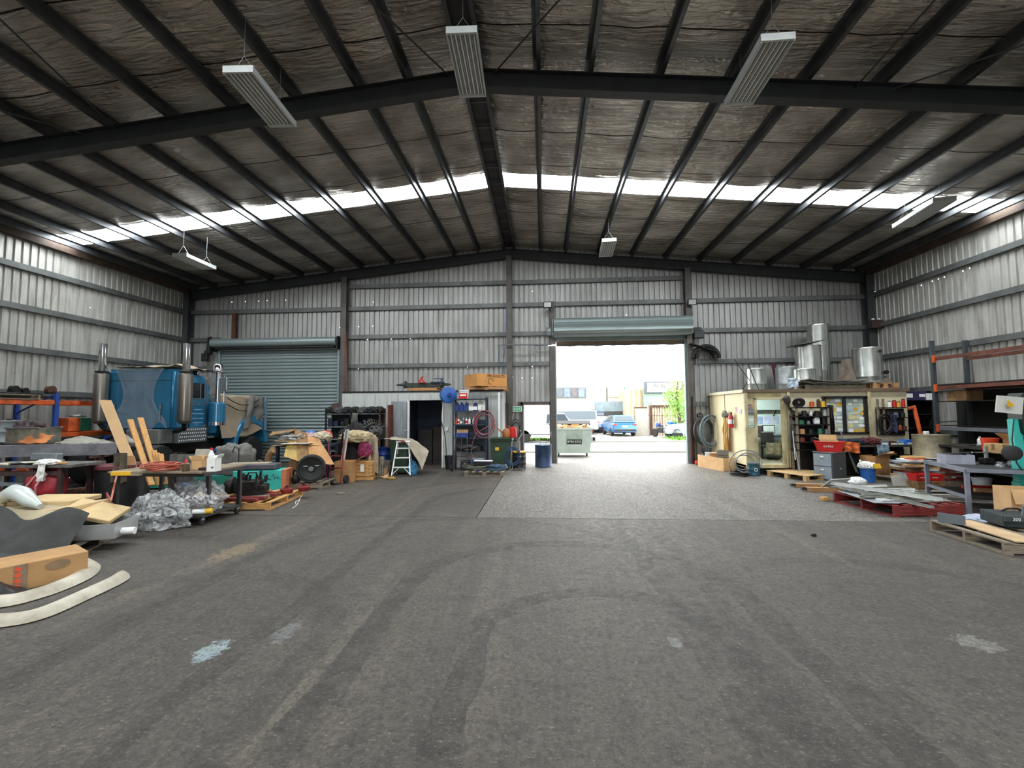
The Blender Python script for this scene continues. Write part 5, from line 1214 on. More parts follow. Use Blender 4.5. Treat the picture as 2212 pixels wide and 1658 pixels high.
for i, (x, y, w_, d_, z, rz_, mm, lb) in enumerate(((-6.85, 11.75, .95, .5, 1.02, .1, CARDL, 'thin tan card sheet lying lowest on the junk bench'), (-6.6, 11.62, .8, .4, 1.05, -.12, PAPER, 'white rigid sheet jutting from the junk bench front'), (-6.9, 11.85, .8, .5, 1.1, .2, CARDL, 'peach card panel under the grey plastic on junk bench'), (-6.2, 11.7, .7, .4, 1.0, .3, CARD, 'brown card strip sagging off junk bench edge'))):
    tag(B().box((x, y, z), (w_, d_, .012), rz=rz_, ry=.05*(i-1.5)).o('card_sheet', mm), lb, 'cardboard')
cloth_pile('plastic_cover', 'crumpled grey plastic on top of the junk bench', 'plastic', (-6.9, 11.9, 1.11), (.4, .3, .12), M('grey_clear_plastic', '#9d9c98', .35, 0, .2, 5, .6, 14), 5)
cloth_pile('striped_bag', 'pink and white patterned bag on the junk bench', 'bag', (-6.45, 11.95, 1.11), (.22, .2, .13), M('pink_white_print', '#c9a9a4', .8, 0, .4, 14), 6)
cloth_pile('paper_wrapper', 'cream crumpled wrapper with red mark on junk bench', 'wrapper', (-6.15, 12.0, 1.12), (.25, .2, .14), M('cream_wrapper', '#c9bda2', .8, 0, .25, 9), 7)
for i, (px, mm, lb) in enumerate(((670, M('bright_blue_bag', '#3f78c8', .5), 'bright blue plastic bag on the cardboard heap'), (684, M('green_bag', '#3f8a4f', .5), 'small green plastic bag tucked by the blue bag'), (702, M('red_bag_plastic', '#c63a33', .5), 'red plastic bag lying right of the blue bag'))):
    q = at(px, 938, 12.2); cloth_pile('plastic_bag', lb, 'bag', (q.x, 12.2, q.z-.12), (.2 if i != 1 else .1, .16, .14 if i != 1 else .1), mm, 9+i, .45)
# big folded cardboard draped over heap
YCARD = M('yellowed_cardboard', '#b59a5c', .9, 0, .12, 2)
def flap_panel(name, label, c4, mat, wav=.03, seed=1): return sheet(name, label, 'cardboard', c4, .012, mat, None, wav, seed, 12, 10)
P_ = lambda x, y, Y: at(x, y, Y)
flap_panel('cardboard_sheet', 'yellowed cardboard panel slumped over the heap front', [P_(613, 985, 11.25), P_(648, 996, 11.15), P_(640, 928, 11.9), P_(627, 930, 11.95)], YCARD)
flap_panel('cardboard_sheet', 'stained brown cardboard panel in the heap middle', [P_(645, 996, 11.12), P_(668, 1000, 11.05), P_(664, 935, 11.85), P_(636, 926, 11.9)], M('stained_cardboard', '#8e6d48', .9, 0, .3, 3))
flap_panel('cardboard_sheet', 'tan cardboard panel sloping right down to the clutch housing', [P_(667, 1002, 11.05), P_(722, 1002, 11.2), P_(690, 948, 11.7), P_(664, 938, 11.8)], CARD)
flap_panel('cardboard_sheet', 'dark cardboard lid lying back over the bench', [P_(580, 940, 11.6), P_(632, 930, 11.7), P_(640, 926, 12.0), P_(590, 932, 12.1)], CARDD)
carton('brown carton behind the red hand truck', (-5.4, 11.9, .0), (.5, .45, .55), .15, CARD, (60, None, 110, None))
for i in range(4): bar_thing('timber_post', ['leftmost', 'second', 'third', 'rightmost'][i]+' dark timber upright beneath the yellowed cardboard', 'timber', (-6.35+.13*i, 11.32, .0), (-6.33+.13*i, 11.36, .72), .09, .05, PALG)
tag(B().tube([Vector((at(576, 1012, 11.3).x, 11.3, 0)), at(580, 985, 11.3), at(588, 975, 11.3), at(590, 968, 11.35)], [.1, .08, .1, .07], 10).o('paper_roll', CARDD, None, True), 'crumpled brown paper roll standing under the junk bench', 'paper')
carton('small tan carton on the junk bench shelf', (-6.85, 11.9, .315), (.28, .25, .25), .3, CARD)
cloth_pile('blue_tarp', 'blue tarp scrap stuffed under the junk bench', 'tarp', (-6.5, 12.0, .32), (.3, .2, .22), M('tarp_blue', '#2d5ea0', .6), 3)
tag(B().tube([at(545, 1002, 10.6), at(560, 994, 10.6), at(572, 1000, 10.6), at(574, 1020, 10.5), at(590, 1035, 10.2)], .025, 8).o('bent_pipe', M('grey_hose', '#56534f', .5), None, True), 'grey bent hose arching over the turquoise crate', 'hose')
t = thing('machine_cover', 'grey metal machine guard lying on the turquoise crate', 'guard', (-6.95, 10.3, .52), .2); B().box((0, 0, .07), (1.1, .4, .13)).o('body', M('purple_grey_steel', '#5e5c66', .5, .2, .25, 5), t, bevel=.02); B().box((-.1, 0, .145), (.9, .34, .02)).o('cloth_strip', CANVAS, t)
# clutch housing on weathered pallet
pallet('weathered pallet carrying the round black clutch housing', (-6.15, 11.05, 0), .1, 1.35, .95, PALG, .14, nb=8)
t = thing('clutch_housing', 'large round black clutch housing standing on edge', 'machine part', at(672, 1022, 10.75), .45)
t.location.z = .145+.34; t.scale = (.81, .81, .81)
B().lathe([(.36, -.16), (.42, -.14), (.42, .1), (.4, .14), (.36, .14), (.35, .0), (.12, -.04), (.1, .04), (.001, .04)], 40, Matrix.Rotation(PI/2, 4, 'X')).o('bell', BLACK, t, True)
B().lathe([(.07, -.1), (.07, -.04), (.035, -.04), (.03, -.02)], 18, Matrix.Rotation(PI/2, 4, 'X') @ Matrix.Translation((0, 0, .18))).o('spigot', GREYM, t, True)
for s in (-1, 1): B().box((s*.16, -.03, .08), (.12, .02, .025)).o('slot_bar', GALV, t)
for i in range(10): a = 2*PI*i/10; B().cyl((.385*math.cos(a), -.145, .385*math.sin(a)), (.385*math.cos(a), -.165, .385*math.sin(a)), .014, n=8).o('bolt', DARKM, t)
B().lathe([(.1, -.1), (.13, -.08), (.13, .05), (.05, .1)], 16, Matrix.Translation((-.42, .05, -.3)) @ Matrix.Rotation(PI/2, 4, 'X')).o('starter_motor', DARKM, t, True)
for i in range(3): bar_thing('timber_strip', ['front', 'middle', 'rear'][i]+' thin pale batten across the weathered clutch pallet', 'timber', (-6.85, 10.72+.16*i, .155), (-6.2, 10.72+.16*i, .155), .07, .025, PALG)
cloth_pile('floor_scrap', 'torn pale paper scrap on open floor before the crate', 'paper', gp(734, 1066), (.1, .06, .02), PALG, 2)
# red hand truck
t = thing('hand_truck', 'red tubular hand truck standing before the clothes heap', 'hand truck', (-5.55, 11.45, 0), -.15)
RT_ = M('red_tube_paint', '#8f3436', .5, .1, .2, 6)
for x in (-.22, .22): B().tube([(x, .12, 1.15), (x, .08, .6), (x, .0, .03)], .018, 8).o('rail', RT_, t, True)
for z in (.72, .4): B().bar((-.22, .07, z), (.22, .07, z), .03).o('cross_bar', RT_, t)
B().box((0, -.1, .012), (.46, .24, .016)).o('toe_plate', DARKM, t); B().bar((-.1, .07, .72), (-.1, .02, .15), .02).o('brace', RT_, t)
for x in (-.3, .3):
    bt, bh = B(), B(); wheel(bt, bh, (x, .12, .11), .11, .06); w_ = bt.o('wheel', RUBBER, t, True); bh.o('hub', RT_, w_)
t = thing('strip_light_tube', 'long white channel leaning against the clothes heap', 'channel', (0, 0, 0)); a, b_ = gp(735, 1035), at(750, 928, 12.0); B().bar(a+Vector((0, 0, .03)), b_, .1, .04).o('channel', WHITE, t); B().bar(a+Vector((.0, -.03, .05)), b_+Vector((0, -.03, 0)), .03, .03).o('lip', GALV, t)
t = thing('strip_light_tube', 'thin dark rail leaning left of the white channel', 'rail', (0, 0, 0)); a, b_ = gp(726, 1035), at(741, 935, 12.0); B().bar(a+Vector((0, 0, .03)), b_, .04).o('rail', DARKM, t); B().bar(a+Vector((0, 0, .02)), a+Vector((0, 0, .05)), .08, .08).o('foot', DARKM, t)
# clothes heap
hp_ = [((-5.6, 12.85, .0), (.5, .42, .95), M('black_clothes', '#232123', .9, 0, .3, 8), 'dark heap of black clothes behind the timber crate'),
       ((-5.35, 12.45, 1.02), (.5, .28, .2), M('cream_striped_cloth', '#b7a783', .9, 0, .25, 12), 'cream striped cloth thrown over the black clothes heap'),
       ((-5.05, 12.35, .62), (.2, .14, .3), M('magenta_cloth', '#8c2f55', .9, 0, .25, 9), 'magenta crumpled cloth in the clothes heap')]
for i, (l_, r_, mm, lb) in enumerate(hp_): cloth_pile('clothes_heap', lb, 'clothes', l_, r_, mm, 21+i, .5)
tag(hang(B(), (-5.0, 12.3, 1.2), (-4.7, 12.35, 1.15), 1.0, 2, .06, 4, .012, -.1).o('beige_coat', M('beige_coat_cloth', '#a79a82', .9, 0, .15, 5), None, True), 'beige coat hanging down right side of clothes heap', 'coat')
tag(hang(B(), (-4.85, 12.55, .6), (-4.6, 12.6, .6), .55, 4, .03, 6).o('striped_cloth', M('grey_striped_cloth', '#8d8678', .9, 0, .3, 16), None, True), 'grey striped cloth below the beige coat', 'cloth')
# timber crate
cr = thing('timber_crate', 'pine slatted crate on skids in front of the clothes', 'crate', (-5.2, 12.35, 0), .22)
L_, W_, H_ = .82, .7, .5
B().box((0, 0, .28), (L_-.04, W_-.04, .36)).o('inner_box', CARDD, cr)
for k in range(4):
    z = .16+k*.098
    for s in (-1, 1): B().box((0, s*(W_/2-.01), z), (L_, .02, .085)).o('slat', PINE, cr); B().box((s*(L_/2-.01), 0, z), (.02, W_, .085)).o('slat', PINE, cr)
for x in (-.25, .25):
    for s in (-1, 1): B().box((x, s*(W_/2+.01), .3), (.08, .018, .38)).o('cleat', PINE, cr)
B().box((0, 0, .5), (L_, W_, .02)).o('lid', PINE, cr)
for y in (-.3, 0, .3): B().box((0, y, .05), (L_, .08, .09)).o('skid', PINE, cr)
B().box((.12, -W_/2-.025, .34), (.1, .004, .2)).o('paper_label', PAPER, cr); B().box((L_/2+.012, .1, .35), (.004, .2, .22), rx=.2).o('paper_label', PAPER, cr)
# pedestal fan
q = at(806, 930, 13.6); t = thing('pedestal_fan', 'black pedestal fan with round wire cage', 'fan', (q.x, 13.6, 0), .5)
B().cyl((0, 0, 0), (0, 0, .03), .25, n=24).o('base', BLACK, t); B().cyl((0, .1, 0), (0, .1, 1.15), .022, n=10).o('pole', BLACK, t)
cg = B()
for k in range(26):
    a = 2*PI*k/26; cg.tube([(.05*math.cos(a), -.1, 1.3+.05*math.sin(a)), (.22*math.cos(a), -.09, 1.3+.22*math.sin(a)), (.34*math.cos(a), .0, 1.3+.34*math.sin(a)), (.22*math.cos(a), .09, 1.3+.22*math.sin(a))], .0035, 4)
for r_, y in ((.34, 0), (.24, -.09), (.14, -.1), (.24, .09)): cg.tube([(r_*math.cos(2*PI*i/30), y, 1.3+r_*math.sin(2*PI*i/30)) for i in range(30)], .005, 4, True)
cg.o('cage', M('grey_wire', '#77756f', .4, .6), t)
for k in range(3):
    a = 2*PI*k/3; B().grid(lambda u, v, a=a: (math.cos(a+v*.9-.4)*(.05+.25*u), -.03+.05*v, 1.3+math.sin(a+v*.9-.4)*(.05+.25*u)), 4, 5, .004).o('blade', BLKPL, t)
B().lathe([(.08, -.1), (.1, -.05), (.1, .1), (.05, .14)], 16, Matrix.Translation((0, .12, 1.3)) @ Matrix.Rotation(-PI/2, 4, 'X')).o('motor', GREYM, t, True)
# dark shelf unit with belts and filters
su = thing('steel_shelf', 'dark steel shelf unit crammed with black parts by the storeroom', 'shelf', (-6.25, 14.3, 0))
for x in (-.85, 0, .95):
    for y in (-.22, .22): B().box((x, y, 1.0), (.05, .04, 2.0)).o('post', RUST if x > .5 else DARKM, su)
SZ = (.2, .62, 1.0, 1.4, 1.82)
for z in SZ: B().box((.05, 0, z), (1.85, .48, .03)).o('shelf_board', GREYM, su)
B().box((.05, .24, 1.0), (1.85, .01, 2.0)).o('back_panel', M('dark_back_panel', '#1c2026', .7), su)
rnd = random.Random(11); nm = ['black oil filter', 'black drive belt bundle', 'dark pulley', 'oily hose end', 'dark bearing box']
k = 0
for zi, z in enumerate((1.415, 1.015, .635)):
    for xi in range(9):
        x = -6.25-.72+xi*.19+rnd.uniform(-.02, .02); kind = rnd.randrange(3); h_ = rnd.uniform(.14, .26)
        lb = '%s dark part from left on the %s shelf of the parts shelf' % (['first', 'second', 'third', 'fourth', 'fifth', 'sixth', 'seventh', 'eighth', 'ninth'][xi], ['upper', 'middle', 'lower'][zi])
        mm = [DARKM, BLACK, RUBBER, M('blue_black_part', '#1d2436', .5, .2)][rnd.randrange(4)]
        if kind == 0: o = B().lathe([(.06, 0), (.075, .02), (.075, h_*.8), (.04, h_), (.001, h_)], 12).o('oil_filter', mm, None, True, loc=(x, 14.18, z+.001))
        elif kind == 1: o = B().lathe([(.02, 0), (.08, 0), (.08, .04), (.05, .07), (.08, .1), (.08, .14), (.02, .14)], 14).o('pulley', mm, None, True, loc=(x, 14.2, z+.001))
        else: o = B().box((0, 0, h_/2), (.15, .22, h_)).box((0, 0, h_), (.16, .23, .02)).o('parts_box', mm, None, bevel=.01, loc=(x, 14.2, z+.001))
        tag(o, lb, 'spare part', 'dark parts on the steel shelf unit')
for i in range(7):
    x = -7.0+i*.27; cloth_pile('belt_bundle', ['leftmost', 'second', 'third', 'fourth', 'fifth', 'sixth', 'rightmost'][i]+' dark hose and belt bundle atop the parts shelf', 'bundle', (x, 14.25, 1.84), (.17, .2, .13), [DARKM, M('grey_belt', '#4a4a4c', .6, 0, .4, 12), RUBBER][i % 3], 30+i, .7, 3.2, group='belt bundles on the parts shelf')
tag(hang(B(), (-6.2, 14.0, 1.85), (-6.0, 14.0, 1.85), .75, 2, .03, 2).o('grey_cloth', GREYTARP, None, True), 'grey cloth strip hanging down the parts shelf front', 'cloth')
RPL = M('rust_plate', '#6b3b2a', .8, .2, .25, 5)
tag(B().box((at(844, 905, 14.0).x, 14.0, 1.05), (.06, .4, 2.1), rx=.03).o('rusty_plate', RPL, None, bevel=.01), 'tall rusty steel plate standing right of parts shelf', 'steel plate')
tag(B().box((at(726, 880, 14.2).x, 14.2, 2.0), (.3, .02, .36), ry=-.12).o('rusty_plate', M('brown_plate', '#4d3a33', .7, .1, .2, 5), None, bevel=.005), 'small brown plate standing on parts shelf left end', 'steel plate')
tag(bar_thing('leaning_pipe', 'rust brown pipe leaning in the corner beside roller door', 'pipe', (-7.33, 16.1, 2.55), (-7.45, 16.15, 4.9), .09, .09, M('brown_pipe', '#6a4636', .7, .1)))
# tubs, cardboard, wheelie bin, ladder
drum('blue plastic tub standing behind the green wheelie bin', (at(826, 970, 13.6).x, 13.7, .35), .26, .42, DKBLUE, name='plastic_tub', cat='tub', open_top=True, hoops=1)
bar_ = thing('tub_stand', 'low blue-grey stand under the tubs', 'stand', (at(826, 1000, 13.6).x, 13.7, 0)); B().box((0, 0, .33), (.55, .5, .03)).o('top', GREYM, bar_)
for x in (-.25, .25):
    for y in (-.22, .22): B().box((x, y, .16), (.03, .03, .32)).o('leg', GREYM, bar_)
for i in range(2): bucket(['lower', 'upper'][i]+' brown-grey bucket of the nested pair by the ladder', (at(831, 985, 13.1).x, 13.1, .16*i), .19, .26, M('taupe_plastic', '#7b6f66', .6), name='bucket', handle=False, group='nested buckets')
flap_panel('cardboard_sheet', 'flattened brown carton leaning on wheelie bin foot', [gp(806, 1029), gp(836, 1030), at(838, 1000, 13.05), at(815, 1000, 13.0)], CARDD, .02, 4)
flap_panel('cardboard_sheet', 'tan carton flap lying flat before the ladder', [gp(802, 1031)+Vector((0, 0, .02)), gp(838, 1033)+Vector((0, 0, .03)), gp(840, 1026)+Vector((0, 0, .08)), gp(808, 1025)+Vector((0, 0, .05))], CARDL, .02, 5)
cloth_pile('gloves', 'pair of dirty yellow gloves on floor at ladder foot', 'gloves', gp(845, 1035), (.12, .09, .05), M('dirty_yellow', '#a08444', .9, 0, .2, 8), 4)
def wheelie(label, loc, rz, mat, lidm, W_=.56, Dp=.7, H_=1.0, lid=True):
    t = thing('wheelie_bin', label, 'bin', loc, rz); m = B()
    a, b_ = W_/2*.82, Dp/2*.78
    m.add([(-a,-b_,.06),(a,-b_,.06),(a,b_,.06),(-a,b_,.06),(-W_/2,-Dp/2,H_-.06),(W_/2,-Dp/2,H_-.06),(W_/2,Dp/2,H_-.06),(-W_/2,Dp/2,H_-.06)], [(0,3,2,1),(4,5,6,7),(0,1,5,4),(1,2,6,5),(2,3,7,6),(3,0,4,7)])
    m.o('body', mat, t, bevel=.025, seg=2, smooth=True); B().box((0, 0, H_-.05), (W_+.05, Dp+.05, .05)).o('rim', mat, t, bevel=.012)
    if lid: B().box((0, -.01, H_), (W_+.06, Dp+.08, .05)).o('lid', lidm, t, bevel=.02, seg=2)
    B().bar((-W_/2+.05, Dp/2+.08, H_-.05), (W_/2-.05, Dp/2+.08, H_-.05), .03).o('handle', mat, t)
    for s in (-1, 1):
        bt, bh = B(), B(); wheel(bt, bh, (s*(W_/2-.05), Dp/2-.08, .1), .1, .05); w_ = bt.o('wheel', RUBBER, t, True); bh.o('hub', mat, w_)
    return t
q = gp(866, 1022); wheelie('dark green wheelie bin draped with canvas behind stepladder', (q.x, 13.45, 0), .1, GREEN, GREEN, .55, .65, .98)
def dr_(u, v):
    x = -4.75+u*1.2; y = 13.0+.5*math.sin(v*2)*.3
    s = max(0, u-.5)*2
    return (x-.25*s*0, 12.98+.75*v+.05*n3(u*4, v*4)-.15*s, 1.04+.06*abs(n3(u*5, v*4, 3))+.1*max(0, .3-u)-(.85*s**1.2)*(1-.55*v))
tag(B().grid(dr_, 30, 16, .012).o('canvas_sheet', CANVAS, None, True), 'beige canvas sheet thrown over the green wheelie bin', 'canvas')
ld = thing('step_ladder', 'white aluminium stepladder open beside green wheelie bin', 'ladder', (at(866, 1028, 12.75).x, 12.75, 0), .12)
for s in (-1, 1):
    B().bar((s*.27, 0, 0), (s*.17, .3, .98), .03, .07, (0, -1, .3)).o('front_rail', WHITEPL, ld); B().bar((s*.25, .62, 0), (s*.16, .34, .95), .025, .03).o('rear_rail', WHITEPL, ld)
    B().box((s*.27, 0, .02), (.05, .09, .04)).o('foot', BLKPL, ld)
for k in range(3): z = .26+.27*k; B().box((0, z*.306, z), (.5-.2*z*.5, .09, .03)).o('step', WHITEPL, ld)
B().box((0, .32, .99), (.42, .16, .035)).o('top_cap', WHITEPL, ld, bevel=.01); B().box((0, .238, .99), (.12, .004, .03)).o('red_badge', RED, ld)
for s in (-1, 1): B().bar((s*.24, .02, .08), (s*.08, .07, .24), .02).o('brace', WHITEPL, ld)
cloth_pile('blue_bag', 'bright sky-blue plastic bag on floor right of ladder', 'bag', gp(891, 1024), (.14, .12, .26), M('sky_blue_bag', '#4aa3d8', .4), 3, .4)

# ================================================================== STOREROOM
SY = 14.9
sr = thing('storeroom', 'white clad storeroom with open doorway against the back wall', 'shed', (0, SY, 0))
WCL = M('white_cladding', '#b9bdba', .55, .1, .1, 3, stretch=(4, 1, .4))
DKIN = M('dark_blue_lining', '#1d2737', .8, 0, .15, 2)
x0, x1, dx0, dx1, top = -6.94, -1.39, -4.6, -3.42, 2.57
def clad_panel(xa, xb, za, zb, name='cladding_sheet', y=0, mat=WCL):
    n_ = max(1, round((xb-xa)/.42)); w_ = (xb-xa)/n_
    for i in range(n_):
        m = B().box((xa+w_*(i+.5), y, (za+zb)/2), (w_-.012, .02, zb-za))
        for s in (-1, 1): m.box((xa+w_*(i+.5)+s*(w_/2-.012), y-.012, (za+zb)/2), (.018, .02, zb-za))
        m.o(name, mat, sr)
clad_panel(x0, dx0, 0, top); clad_panel(dx0, dx1, 2.27, top); clad_panel(dx1, -2.95, 0, top); clad_panel(-2.95, x1, 0, top, y=.02)
B().box(((x0+x1)/2, 0, top), (x1-x0+.05, .06, .05)).o('fascia', DARKM, sr)
B().box(((x0+x1)/2, .7, top), (x1-x0, 1.4, .03)).o('roof', GALV, sr)
B().box((x1, .7, top/2), (.03, 1.4, top)).o('side_wall', WCL, sr); B().box((x0, .7, top/2), (.03, 1.4, top)).o('side_wall', WCL, sr)
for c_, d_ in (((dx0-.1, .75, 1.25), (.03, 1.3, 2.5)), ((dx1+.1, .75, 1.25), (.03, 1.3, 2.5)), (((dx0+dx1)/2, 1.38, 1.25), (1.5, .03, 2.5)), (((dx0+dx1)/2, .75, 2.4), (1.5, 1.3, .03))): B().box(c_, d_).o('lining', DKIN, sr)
for x in (dx0, dx1): B().box((x, -.01, 1.13), (.06, .08, 2.27)).o('door_jamb', WHITE, sr)
# things dimly seen inside
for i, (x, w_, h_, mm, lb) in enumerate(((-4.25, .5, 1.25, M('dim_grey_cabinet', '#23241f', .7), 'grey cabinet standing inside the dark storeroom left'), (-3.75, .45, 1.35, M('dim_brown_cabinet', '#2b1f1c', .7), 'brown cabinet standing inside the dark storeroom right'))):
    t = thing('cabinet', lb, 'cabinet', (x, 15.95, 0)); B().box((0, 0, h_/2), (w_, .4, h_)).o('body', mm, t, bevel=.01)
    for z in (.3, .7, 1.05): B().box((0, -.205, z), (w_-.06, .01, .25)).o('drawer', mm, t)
lf_ = thing('corrugated_door', 'ribbed sheet-metal door swung open left of storeroom doorway', 'door', (dx0-.03, SY-.03, 0), PI+.18)
for i in range(6): B().box((.06+i*.085, .02, 1.13), (.05, .03, 2.2)).box((.1+i*.085, .03, 1.13), (.04, .015, 2.2)).o('rib_panel', M('grey_ribbed_sheet', '#8c9196', .45, .4, .2, 4, stretch=(4, 1, .3)), lf_)
B().box((.05, .05, 1.25), (.1, .03, .03)).o('latch', GALV, lf_)
B().box((-3.28, SY-.03, 1.3), (.09, .03, .12)).o('switch_plate', WHITEPL, sr).location = (0, -SY, 0)
# hose reel on storeroom front
t = thing('hose_reel', 'round blue retractable hose reel at storeroom corner', 'hose reel', (at(969, 852, 14.6).x, 14.55, 2.42), .5)
B().lathe([(.2, -.12), (.27, -.1), (.27, .1), (.2, .12), (.001, .13)], 24, Matrix.Rotation(PI/2, 4, 'X')).o('drum', M('reel_blue', '#2f62ad', .4, 0, .1, 3), t, True)
B().box((0, .16, 0), (.12, .1, .4)).o('bracket', DARKM, t); B().lathe([(.08, .0), (.06, .03), (.001, .03)], 12, Matrix.Translation((0, -.14, 0)) @ Matrix.Rotation(PI/2, 4, 'X')).o('hub', DKBLUE, t)
B().tube([(-.2, 0, -.2), (-.22, .1, -.8), (-.05, .15, -1.4), (0, .2, -2.0)], .013).o('hose', RUBBER, t, True)
# rooftop loads
pa_ = pallet('pine pallet under the truck axle on storeroom roof', (at(921, 840, 15.5).x, 15.5, top+.02), 0, 1.0, 1.0, PALW, .12, nb=5)
ax_ = thing('truck_axle', 'dark truck axle beam resting on the storeroom roof pallet', 'axle', (at(915, 830, 15.5).x, 15.5, top+.3))
DGA = M('dark_green_axle', '#37403c', .6, .2, .2, 4)
B().box((0, 0, -.05), (1.35, .18, .16)).o('beam', DGA, ax_, bevel=.02); B().cyl((-.95, 0, -.03), (.95, 0, -.03), .035, n=10).o('spindle', DGA, ax_)
for s in (-1, 1): B().cyl((s*.62, 0, -.03), (s*.7, 0, -.03), .13, n=18).o('flange', DGA, ax_); B().cyl((s*.7, 0, -.03), (s*.98, 0, -.03), .06, .03, n=12).o('stub', DGA, ax_)
t = thing('trolley_jack', 'small red stand lying on the axle', 'stand', (at(910, 822, 15.4).x, 15.35, top+.33)); B().bar((-.08, 0, .0), (.05, 0, .2), .05).bar((.16, 0, 0), (.0, 0, .12), .04).box((.05, 0, .01), (.3, .06, .02)).o('frame', RED, t); B().box((.05, 0, .2), (.06, .06, .03)).o('pad', RED, t)
t = thing('blue_bracket', 'blue steel bracket lying across the axle', 'bracket', (at(945, 826, 15.4).x, 15.4, top+.33)); B().box((0, 0, .02), (.5, .1, .04)).box((.15, 0, .08), (.06, .08, .12)).o('frame', M('slate_blue', '#44536b', .5), t); B().box((.05, 0, .14), (.35, .08, .03)).o('arm', MATS['slate_blue'], t)
pb_ = pallet('small pallet under the big carton on storeroom roof', (at(1054, 838, 15.1).x, 15.2, top+.02), 0, 1.35, 1.0, PALW, .12, nb=6)
t = carton('wide orange-brown carton on pallet above the storeroom', (at(1048, 825, 15.1).x, 15.2, top+.142), (1.15, .95, .42), .62, M('orange_carton', '#c98f52', .9, 0, .08, 2))
INK = M('carton_black_ink', '#3a2b1e', .8)
lettering('PRODUCTS', .13, INK, t, (.15, -.482, .35), FRONT)
for i in range(3): B().tube([(-.05+.1*math.cos(a), -.48, .17+.1*math.sin(a)) for a in [k*.5+i for k in range(7)]], .006).o('ink_scrawl', INK, t)
# shelving with bottles
bs_ = thing('bottle_shelf', 'tall dark blue steel shelf of fluids beside storeroom', 'shelf', (at(1016, 930, 14.5).x, 14.55, 0))
SB = M('dark_blue_grey_steel', '#2f3b4c', .55, .2, .15, 4)
hw2 = .54
for x in (-hw2, hw2):
    for y in (-.2, .2): B().box((x, y, 1.17), (.045, .04, 2.34)).o('post', SB, bs_)
shz = [at(1016, y, 14.4).z for y in (862, 889, 917, 946, 975)]
for z in shz: B().box((0, 0, z), (2*hw2, .44, .035)).o('shelf_board', SB, bs_)
B().box((0, .21, 1.1), (1.08, .006, 1.0)).o('back_sheet', M('shelf_back_blue', '#38424f', .6, 0, .15, 3), bs_)
bxX = at(1016, 930, 14.5).x
def sh(x, i, dy=0): return (bxX+x, 14.45+dy, shz[i]+.019)
bucket('white bucket with red label on the top of fluids shelf', sh(-.2, 0), .17, .27, WHITEPL, handle=False, lid=WHITEPL); 
t = carton('red label wrapped tin on top of the fluids shelf', sh(-.2, 0, -.19), (.28, .01, .18), 0, RED, tape=False, name='label_plate', cat='label'); B().box((0, -.007, .11), (.2, .003, .05)).o('white_mark', PAPER, t)
for i, (x, mm, lb) in enumerate(((-.44, DKBLUE, 'first blue jug'), (-.28, DKBLUE, 'second blue jug'), (-.12, DKBLUE, 'third blue jug'), (.04, M('cream_jug', '#c8c3ae', .4), 'cream jug'), (.17, DKBLUE, 'dark blue jug between the pale jugs'), (.34, M('cream_jug2', '#c4c6b4', .4), 'large cream jug'), (.46, WHITEPL, 'white jug at right end'))):
    bottle(lb+' on the second fluids shelf', sh(x, 1), .3 if 'large' not in lb else .36, .075 if i < 3 else .085, mm, DKBLUE if i < 3 else WHITEPL, None if i < 3 else PAPER, 'oil jugs on the fluids shelf', 'jug', 0)
for i, (x, mm, cp, lb) in enumerate(((-.46, ORANGE, RED, 'orange spray can at the left end'), (-.38, WHITEPL, GREYM, 'white spray can next to orange'), (-.3, GREYM, BLACK, 'grey tin'), (-.22, GREYM, WHITEPL, 'dark-labelled bottle'), (-.12, WHITEPL, WHITEPL, 'left white nozzle bottle'), (-.02, WHITEPL, WHITEPL, 'middle white nozzle bottle'), (.12, WHITEPL, WHITEPL, 'right white nozzle bottle'), (.2, GREYM, RED, 'grey and red can'))):
    bottle(lb+' on the third fluids shelf', sh(x, 2), .24 if i > 3 else .2, .035 if i < 2 else .042, mm, cp, [None, RED, PAPER][i % 3], 'bottles on the third fluids shelf', 'nozzle' if 3 < i < 7 else 'can')
t = thing('glove_box', 'blue and tan carton of filters on fourth fluids shelf', 'box', sh(-.25, 3)); B().box((0, 0, .08), (.4, .3, .16)).o('tray', DKBLUE, t, bevel=.01); 
for k in range(5): B().lathe([(.04, .1), (.045, .12), (.045, .26), (.001, .27)], 12, Matrix.Translation((-.15+.075*k, 0, 0))).o('filter', CARDL, t, True)
cloth_pile('rag_heap', 'dark rags pushed along the lowest fluids shelf', 'rag', sh(.0, 4), (.4, .18, .14), BLACK, 6, .5)
coil('big pink-red hose coil hung on the fluids shelf post', (at(1046, 915, 14.25).x, 14.22, at(1046, 915, 14.25).z), .3, .014, 7, M('pink_red_hose', '#8c4a55', .5, 0, .15, 6), True, 0, 'hose', seed=2, jit=.18, sq=1.3, spread=.06, tail=[(-.25, 0, -.3), (-.42, .0, -.7), (-.4, 0, -1.0), (-.1, 0, -1.25), (.3, 0, -1.2)])
